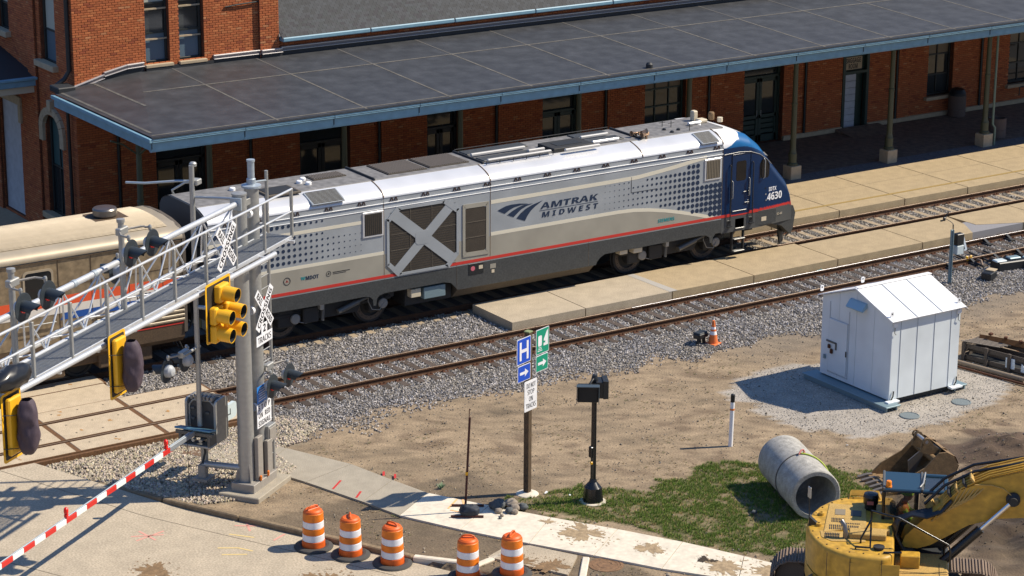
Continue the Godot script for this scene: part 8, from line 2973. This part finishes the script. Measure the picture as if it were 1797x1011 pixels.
	fm.box(V(0.6, 0.85 + g, 0.0), V(2.0, 0.4, 2.4), Basis(), 0.05); fm.box(V(0.9, 1.2 + g, 0.02), V(1.1, 0.4, 0.5), Basis(), 0.04)
	put("turntable_frame", fm, M.black_matt, ex)
	# boom
	var bm := MB.new()
	bm.prism(poly([[0.55, 1.62], [0.9, 1.6], [1.17, 1.7], [1.93, 2.2], [2.5, 2.38], [3.06, 2.44], [4.2, 2.5], [5.4, 2.2], [5.6, 2.35], [5.4, 2.75], [4.2, 3.42], [3.6, 3.52], [2.99, 3.46], [2.3, 3.25], [1.74, 2.98], [1.19, 2.46], [0.9, 2.17], [0.62, 1.86]]), Transform3D(Basis(), V(0, g, 0.4)), 0.6)
	put("boom", bm, M.cat_yellow, ex)
	for z in [0.42, -0.24]:
		var pb := MB.new()
		pb.lathe(V(2.81, 2.85 + g, z), V(0, 0, signf(z)), [[0.15, -0.02], [0.15, 0.06], [0.09, 0.12], [0.09, 0.2], [0.0, 0.2]], 18)
		put("pin_boss", pb, M.bogie, ex)
		var zz: float = z + 0.1 * signf(z)
		var cy := MB.new()
		cy.tube(V(1.35, 1.3 + g, zz), V(2.18, 2.18 + g, zz), 0.1, -1, 16)
		put("cylinder_barrel", cy, M.black_gloss, ex)
		var rd2 := MB.new()
		rd2.tube(V(2.18, 2.18 + g, zz), V(2.74, 2.78 + g, zz), 0.05, -1, 14)
		put("cylinder_rod", rd2, M.chrome, ex)
	var sk := MB.new()
	sk.prism(poly([[5.2, 2.6], [5.6, 2.75], [5.9, 2.2], [5.7, 0.2], [5.45, 0.2], [5.2, 1.6]]), Transform3D(Basis(), V(0, g, 0.3)), 0.4)
	put("stick", sk, M.cat_yellow, ex)
	for k in 9:  # steel lines over the boom's back
		var z := 0.36 - k * 0.058
		var b := MB.new()
		var off := 0.03 * (k % 3)
		b.path([V(1.2 + off, 2.3 + g + off, z + 0.08), V(1.42, 2.68 + g + off, z + 0.06), V(1.74, 3.02 + g + off, z + 0.03), V(2.3, 3.31 + g + off, z), V(3.0, 3.53 + g + off, z), V(3.6, 3.58 + g + off, z), V(4.3, 3.46 + g, z)], 0.021, 6)
		put("hydraulic_line", b, M.cat_yellow, ex)
	for k in 6:
		var b := MB.new()
		b.path([V(1.15 + 0.1 * k, 2.25 + 0.09 * k + g, 0.43), V(1.45 + 0.1 * k, 2.5 + 0.06 * k + g, 0.43), V(1.6 + 0.1 * k, 2.7 + 0.05 * k + g, 0.43), V(1.75 + 0.09 * k, 3.05 + g, 0.38)], 0.02, 6)
		put("hydraulic_line", b, M.cat_dusty, ex)
	for k in 4:
		var b := MB.new()
		b.box(V(1.5 + 0.15 * k, 2.86 + 0.12 * k + g, 0.18), V(0.05, 0.12, 0.5), Basis(Vector3.BACK, 0.7), 0.01)
		put("line_clamp", b, M.cat_dusty if k % 2 else M.bogie, ex)
	for k in 8:  # rubber hoses looping from the frame up to the boom
		var z := 0.5 - k * 0.07
		var b := MB.new()
		var r := 0.035 * k
		b.path([V(0.85 + 0.02 * k, 1.3 + g, z + 0.1), V(0.6, 1.6 + g, z + 0.1), V(0.42 - r * 0.3, 1.95 + g, z + 0.08), V(0.48, 2.26 + g - r * 0.4, z + 0.06), V(0.75, 2.4 + g - r * 0.5, z + 0.04), V(1.05, 2.36 + g, z + 0.04), V(1.35, 2.5 + g, z + 0.03), V(1.55, 2.75 + g, z)], 0.03, 8)
		put("hose", b, M.hose_black, ex)
	for k in 2:
		var b := MB.new()
		b.path([V(1.0, 2.5 + g, 0.1 - k * 0.4), V(1.4, 2.95 + g, 0.1 - k * 0.4), V(2.0, 3.3 + g, 0.1 - k * 0.4), V(2.6, 3.46 + g, 0.12 - k * 0.35), V(3.4, 3.66 + g, 0.1 - k * 0.3), V(4.0, 3.64 + g, 0.1 - k * 0.3)], 0.034, 8)
		put("hose", b, M.hose_black, ex)
	var gw := MB.new()
	gw.path([V(2.0, 3.12 + g, 0.42), V(2.35, 3.14 + g, 0.43), V(2.6, 3.08 + g, 0.44), V(2.78, 2.95 + g, 0.5)], 0.012, 5)
	put("grease_line", gw, M.cat_dusty, ex)
	var vb := MB.new()
	vb.box(V(1.12, 2.46 + g, -0.02), V(0.2, 0.22, 0.2), Basis(Vector3.BACK, 0.6), 0.03); vb.box(V(1.26, 2.56 + g, 0.1), V(0.1, 0.14, 0.16), Basis(Vector3.BACK, 0.4), 0.02)
	put("valve_block", vb, M.cat_dusty, ex)
	# cab
	var cx0 := 0.12; var cx1 := 1.5; var cz0 := -1.3; var cz1 := -0.24; var rf := 2.65 + g; var fl := 1.15 + g
	var rof := MB.new()
	rof.box(V((cx0 + 0.95) * 0.5, rf - 0.03, (cz0 + cz1) * 0.5), V(0.95 - cx0, 0.08, cz1 - cz0), Basis(), 0.025)
	for z in [cz0 + 0.06, cz1 - 0.06]: rof.box(V(1.22, rf - 0.03, z), V(0.56, 0.08, 0.12), Basis(), 0.025)
	rof.box(V(1.46, rf - 0.03, (cz0 + cz1) * 0.5), V(0.1, 0.08, cz1 - cz0 - 0.2), Basis(), 0.02)
	put("cab_roof", rof, M.blue_roof, ex)
	var hg := MB.new()
	hg.box(V(1.18, rf - 0.03, (cz0 + cz1) * 0.5), V(0.44, 0.015, cz1 - cz0 - 0.26))
	put("roof_window", hg, M.tinted_glass, ex)
	var dv := MB.new()
	dv.box(V(0.95, rf + 0.015, (cz0 + cz1) * 0.5), V(0.05, 0.05, cz1 - cz0), Basis(), 0.01); dv.box(V(cx0 + 0.02, rf + 0.0, (cz0 + cz1) * 0.5), V(0.05, 0.06, cz1 - cz0), Basis(), 0.01)
	put("roof_rib", dv, M.galv_dark, ex)
	var bc := MB.new()
	bc.lathe(V(0.24, rf + 0.01, cz1 - 0.12), Vector3.UP, [[0.07, 0.0], [0.07, 0.03], [0.062, 0.035], [0.06, 0.12], [0.05, 0.14], [0.0, 0.145]], 16)
	put("amber_beacon", bc, M.beacon, ex)
	for pq in [[cx0 + 0.03, cz0 + 0.03], [cx0 + 0.03, cz1 - 0.03], [cx1 - 0.03, cz0 + 0.03], [cx1 - 0.03, cz1 - 0.03], [0.85, cz1 - 0.03], [0.85, cz0 + 0.03]]:
		var b := MB.new()
		b.box(V(pq[0], (rf + fl) * 0.5 - 0.03, pq[1]), V(0.07, rf - fl - 0.06, 0.06), Basis(), 0.015)
		put("cab_pillar", b, M.black_gloss, ex)
	var lowp := MB.new()
	lowp.box(V((cx0 + cx1) * 0.5, fl + 0.2, cz1 - 0.02), V(cx1 - cx0 - 0.06, 0.44, 0.04), Basis(), 0.01); lowp.box(V(cx0 + 0.02, fl + 0.3, (cz0 + cz1) * 0.5), V(0.04, 0.6, cz1 - cz0 - 0.06), Basis(), 0.01); lowp.box(V((cx0 + cx1) * 0.5, fl + 0.2, cz0 + 0.02), V(cx1 - cx0 - 0.06, 0.44, 0.04), Basis(), 0.01)
	put("cab_lower_panel", lowp, M.cab_dark, ex)
	var flr := MB.new()
	flr.box(V((cx0 + cx1) * 0.5, fl - 0.03, (cz0 + cz1) * 0.5), V(cx1 - cx0, 0.06, cz1 - cz0))
	put("cab_floor", flr, M.black_matt, ex)
	for w in [[cx0 + 0.4, 0.7], [1.17, 0.58]]:
		var b := MB.new()
		b.box(V(w[0], (rf + fl) * 0.5 + 0.18, cz1 - 0.02), V(w[1] - 0.04, rf - fl - 0.5, 0.008))
		put("side_glass", b, M.tinted_glass, ex)
	var rg := MB.new()
	rg.box(V(cx0 + 0.02, (rf + fl) * 0.5 + 0.26, (cz0 + cz1) * 0.5), V(0.008, rf - fl - 0.66, cz1 - cz0 - 0.12))
	put("rear_glass", rg, M.tinted_glass, ex)
	var fg := MB.new()
	fg.box(V(cx1 - 0.02, (rf + fl) * 0.5 + 0.05, (cz0 + cz1) * 0.5), V(0.008, rf - fl - 0.2, cz1 - cz0 - 0.12))
	put("front_glass", fg, M.tinted_glass, ex)
	var wv := MB.new()
	wv.path([V(0.9, rf + 0.05, cz1 - 0.1), V(0.97, rf + 0.08, -0.5), V(1.02, rf + 0.06, cz0 + 0.1)], 0.02, 6)
	put("wiper_arm", wv, M.galv, ex)
	var seat := MB.new()
	seat.box(V(0.62, fl + 0.36, -0.76), V(0.48, 0.14, 0.48), Basis(), 0.05); seat.box(V(0.38, fl + 0.68, -0.76), V(0.12, 0.62, 0.46), Basis(Vector3.BACK, 0.12), 0.05); seat.box(V(0.6, fl + 0.15, -0.76), V(0.3, 0.3, 0.34))
	put("seat", seat, M.bogie, ex)
	for s in [-1, 1]:
		var b := MB.new()
		b.tube(V(0.92, fl + 0.4, -0.76 + 0.3 * s), V(0.96, fl + 0.68, -0.76 + 0.28 * s), 0.018, 0.026, 8)
		put("joystick", b, M.black, ex)
	build_driver(ex.transform * Transform3D(Basis(), V(0.58, fl + 0.43, -0.76)))
	# crawler tracks
	for zc in [-1.05, 1.55]:
		var cf := MB.new()
		cf.box(V(0.2, 0.46, zc), V(3.4, 0.4, 0.4), Basis(), 0.05)
		put("track_frame", cf, M.black_matt, ex)
		for e in [-1.75, 2.25]:
			var w := MB.new()
			w.lathe(V(e, 0.47, zc - 0.16), V(0, 0, 1), [[0.0, 0.0], [0.34, 0.0], [0.38, 0.05], [0.38, 0.27], [0.34, 0.32], [0.0, 0.32]], 20)
			put("sprocket", w, M.track_steel, ex)
		var per := 4.0 * 2.0 + TAU * 0.43
		var n := 54
		for k in n:
			var d := per * k / n
			var pos: Vector3; var ang := 0.0
			if d < 4.0: pos = V(-1.75 + d, 0.9, zc); ang = 0.0
			elif d < 4.0 + PI * 0.43: ang = -(d - 4.0) / 0.43; pos = V(2.25 + 0.43 * sin(-ang), 0.47 + 0.43 * cos(ang), zc)
			elif d < 8.0 + PI * 0.43: pos = V(2.25 - (d - 4.0 - PI * 0.43), 0.04, zc); ang = PI
			else: ang = -PI - (d - 8.0 - PI * 0.43) / 0.43; pos = V(-1.75 + 0.43 * sin(-ang), 0.47 + 0.43 * cos(ang), zc)
			var bs := Basis(Vector3.BACK, ang)
			var key := "track_shoe"
			if not tex.has(key):
				var sb := MB.new()
				sb.box(V(0, 0, 0), V(0.195, 0.035, 0.78), Basis(), 0.006)
				for gx in [-0.07, 0.0, 0.07]: sb.box(V(gx, 0.03, 0), V(0.022, 0.04, 0.76), Basis(), 0.004)
				tex[key] = sb.mesh()
			inst("track_shoe", tex[key], M.track_steel, ex, Transform3D(bs, pos))


func build_driver(at: Transform3D) -> void:  # seated figure, hands forward on the levers; x is ahead, y up, z to the right; origin at the seat
	var dr := base("person", "excavator driver in orange and lime high-visibility vest seated in the cab", "person")
	dr.transform = at
	var J := {"hip": V(0.02, 0.1, 0), "waist": V(0.0, 0.24, 0), "chest": V(-0.02, 0.44, 0), "neck": V(0.02, 0.6, 0), "head": V(0.06, 0.72, 0)}
	var bones := [[J.hip, J.waist, 0.14, 0.13, 2], [J.waist, J.chest, 0.13, 0.145, 1], [J.chest, J.neck, 0.12, 0.06, 1], [J.neck, J.head, 0.055, 0.06, 0]]
	for s in [-1, 1]:
		var sh := V(0.0, 0.53, 0.2 * s); var el := V(0.16, 0.3, 0.27 * s); var wr := V(0.37, 0.27, 0.27 * s)
		bones.append_array([[J.chest + V(0, 0.06, 0.08 * s), sh, 0.09, 0.07, 1], [sh, el, 0.06, 0.047, 3], [el, wr, 0.045, 0.032, 3], [wr, wr + V(0.06, 0.0, 0), 0.034, 0.036, 0]])
		for f in 5: bones.append([wr + V(0.05, 0.0, 0), wr + V(0.1 - 0.008 * absf(f - 1.5), -0.012 * f + 0.025, (-0.03 if f < 4 else 0.02) * s), 0.012, 0.009, 0])
		var hp := V(0.05, 0.08, 0.1 * s); var kn := V(0.46, 0.12, 0.13 * s); var an := V(0.5, -0.32, 0.13 * s)
		bones.append_array([[hp, kn, 0.095, 0.065, 2], [kn, an, 0.062, 0.045, 2], [an, an + V(0.17, -0.04, 0.01 * s), 0.05, 0.035, 4]])
	var cols := [Color(0.42, 0.25, 0.17), Color(0.75, 0.22, 0.02), Color(0.035, 0.05, 0.09), Color(0.45, 0.7, 0.04), Color(0.05, 0.04, 0.03)]
	inst("body", body_mesh(bones, cols, 0.014), M.body, dr)
	var hd := MB.new()
	var rows := []
	for i in 15:
		var th := PI * i / 14.0
		var row := []
		for j in 19:
			var ph := TAU * j / 18.0
			var d := V(sin(th) * cos(ph), cos(th), sin(th) * sin(ph))
			var p := V(d.x * 0.098, d.y * 0.125, d.z * 0.078)
			if d.y < -0.1: p.z *= 1.0 + 0.35 * d.y; p.x += 0.012
			p.x += 0.026 * exp(-pow((d.y + 0.12) / 0.16, 2.0) - pow(d.z / 0.16, 2.0)) * maxf(d.x, 0.0)
			row.append(V(0.08, 0.76, 0) + p)
		rows.append(row)
	hd.loft(rows, true)
	for k in hd.n.size(): if hd.n[k].dot(hd.v[k] - V(0.08, 0.76, 0)) < 0.0: hd.n[k] = -hd.n[k]
	var hn := put("head", hd, M.skin, dr)
	for s in [-1, 1]:
		var e := MB.new()
		e.lathe(V(0.163, 0.775, 0.031 * s), V(1, 0, 0), [[0.013, 0.0], [0.009, 0.006], [0.0, 0.008]], 8)
		put("eye", e, M.ink, hn)
		var er := MB.new()
		er.lathe(V(0.07, 0.755, 0.074 * s), V(0, 0, s), [[0.03, 0.0], [0.026, 0.014], [0.0, 0.012]], 10)
		put("ear", er, M.skin, hn)
	var mo := MB.new()
	mo.box(V(0.168, 0.7, 0), V(0.008, 0.008, 0.045))
	put("mouth", mo, M.hook_red, hn)
	var hat := MB.new()
	hat.lathe(V(0.075, 0.79, 0), Vector3.UP, [[0.13, -0.005], [0.135, 0.005], [0.112, 0.012], [0.108, 0.05], [0.085, 0.095], [0.04, 0.115], [0.0, 0.118]], 20)
	put("hard_hat", hat, M.hivis, dr)


func body_mesh(bones: Array, cols: Array, cell: float) -> ArrayMesh:
	var lo := Vector3.ONE * 9.0; var hi := Vector3.ONE * -9.0
	for b in bones:
		for k in 2:
			var r: float = b[2 + k] + 0.06
			lo = lo.min(b[k] - Vector3.ONE * r); hi = hi.max(b[k] + Vector3.ONE * r)
	var n := Vector3i(((hi - lo) / cell).ceil()) + Vector3i.ONE
	var f := PackedFloat32Array(); f.resize(n.x * n.y * n.z); f.fill(1.0)
	var own := PackedInt32Array(); own.resize(f.size())
	var best := PackedFloat32Array(); best.resize(f.size()); best.fill(1.0)
	for b in bones:
		var a: Vector3 = b[0]; var d: Vector3 = b[1] - b[0]
		var r: float = maxf(b[2], b[3]) + 0.05
		var blend := 0.03 if b[2] > 0.03 else 0.008
		var p0 := Vector3i(((a.min(b[1]) - Vector3.ONE * r - lo) / cell).floor()).clamp(Vector3i.ZERO, n - Vector3i.ONE)
		var p1 := Vector3i(((a.max(b[1]) + Vector3.ONE * r - lo) / cell).ceil()).clamp(Vector3i.ZERO, n - Vector3i.ONE)
		for x in range(p0.x, p1.x + 1):
			for y in range(p0.y, p1.y + 1):
				for z in range(p0.z, p1.z + 1):
					var p := lo + Vector3(x, y, z) * cell
					var t := clampf((p - a).dot(d) / maxf(d.length_squared(), 0.000001), 0.0, 1.0)
					var e := p.distance_to(a + d * t) - lerpf(b[2], b[3], t)
					var i := (x * n.y + y) * n.z + z
					var h := clampf(0.5 + 0.5 * (f[i] - e) / blend, 0.0, 1.0)
					f[i] = lerpf(f[i], e, h) - blend * h * (1.0 - h)
					if e < best[i]: best[i] = e; own[i] = b[4]
	var m := MB.new()
	m.tinted = true
	var at := {}
	var off := [0, 1, n.z, n.z + 1, n.y * n.z, n.y * n.z + 1, n.y * n.z + n.z, n.y * n.z + n.z + 1]
	for x in n.x - 1:
		for y in n.y - 1:
			for z in n.z - 1:
				var i := (x * n.y + y) * n.z + z
				var neg := 0
				for o in off: if f[i + o] < 0.0: neg += 1
				if neg == 0 or neg == 8: continue
				var s := Vector3.ZERO; var c := 0
				for e in [[0, 1], [2, 3], [4, 5], [6, 7], [0, 2], [1, 3], [4, 6], [5, 7], [0, 4], [1, 5], [2, 6], [3, 7]]:
					var va := f[i + off[e[0]]]; var vb := f[i + off[e[1]]]
					if (va < 0.0) == (vb < 0.0): continue
					var t := va / (va - vb)
					var A := Vector3(e[0] >> 2, (e[0] >> 1) & 1, e[0] & 1); var B := Vector3(e[1] >> 2, (e[1] >> 1) & 1, e[1] & 1)
					s += A.lerp(B, t); c += 1
				var gr := Vector3(f[i + off[4]] - f[i], f[i + off[2]] - f[i], f[i + off[1]] - f[i]) + Vector3(f[i + off[7]] - f[i + off[3]], f[i + off[7]] - f[i + off[5]], f[i + off[7]] - f[i + off[6]])
				m.col = cols[own[i]]
				at[i] = m.vert(lo + (Vector3(x, y, z) + s / c) * cell, gr)
	var st := [n.y * n.z, n.z, 1]
	for i in at.keys():
		for ax in 3:
			var b1: int = st[(ax + 1) % 3]; var b2: int = st[(ax + 2) % 3]
			if (f[i] < 0.0) == (f[i + st[ax]] < 0.0) or not (at.has(i - b1) and at.has(i - b2) and at.has(i - b1 - b2)): continue
			m.ix.append_array([at[i], at[i - b1], at[i - b1 - b2], at[i], at[i - b1 - b2], at[i - b2]])
	return m.mesh()
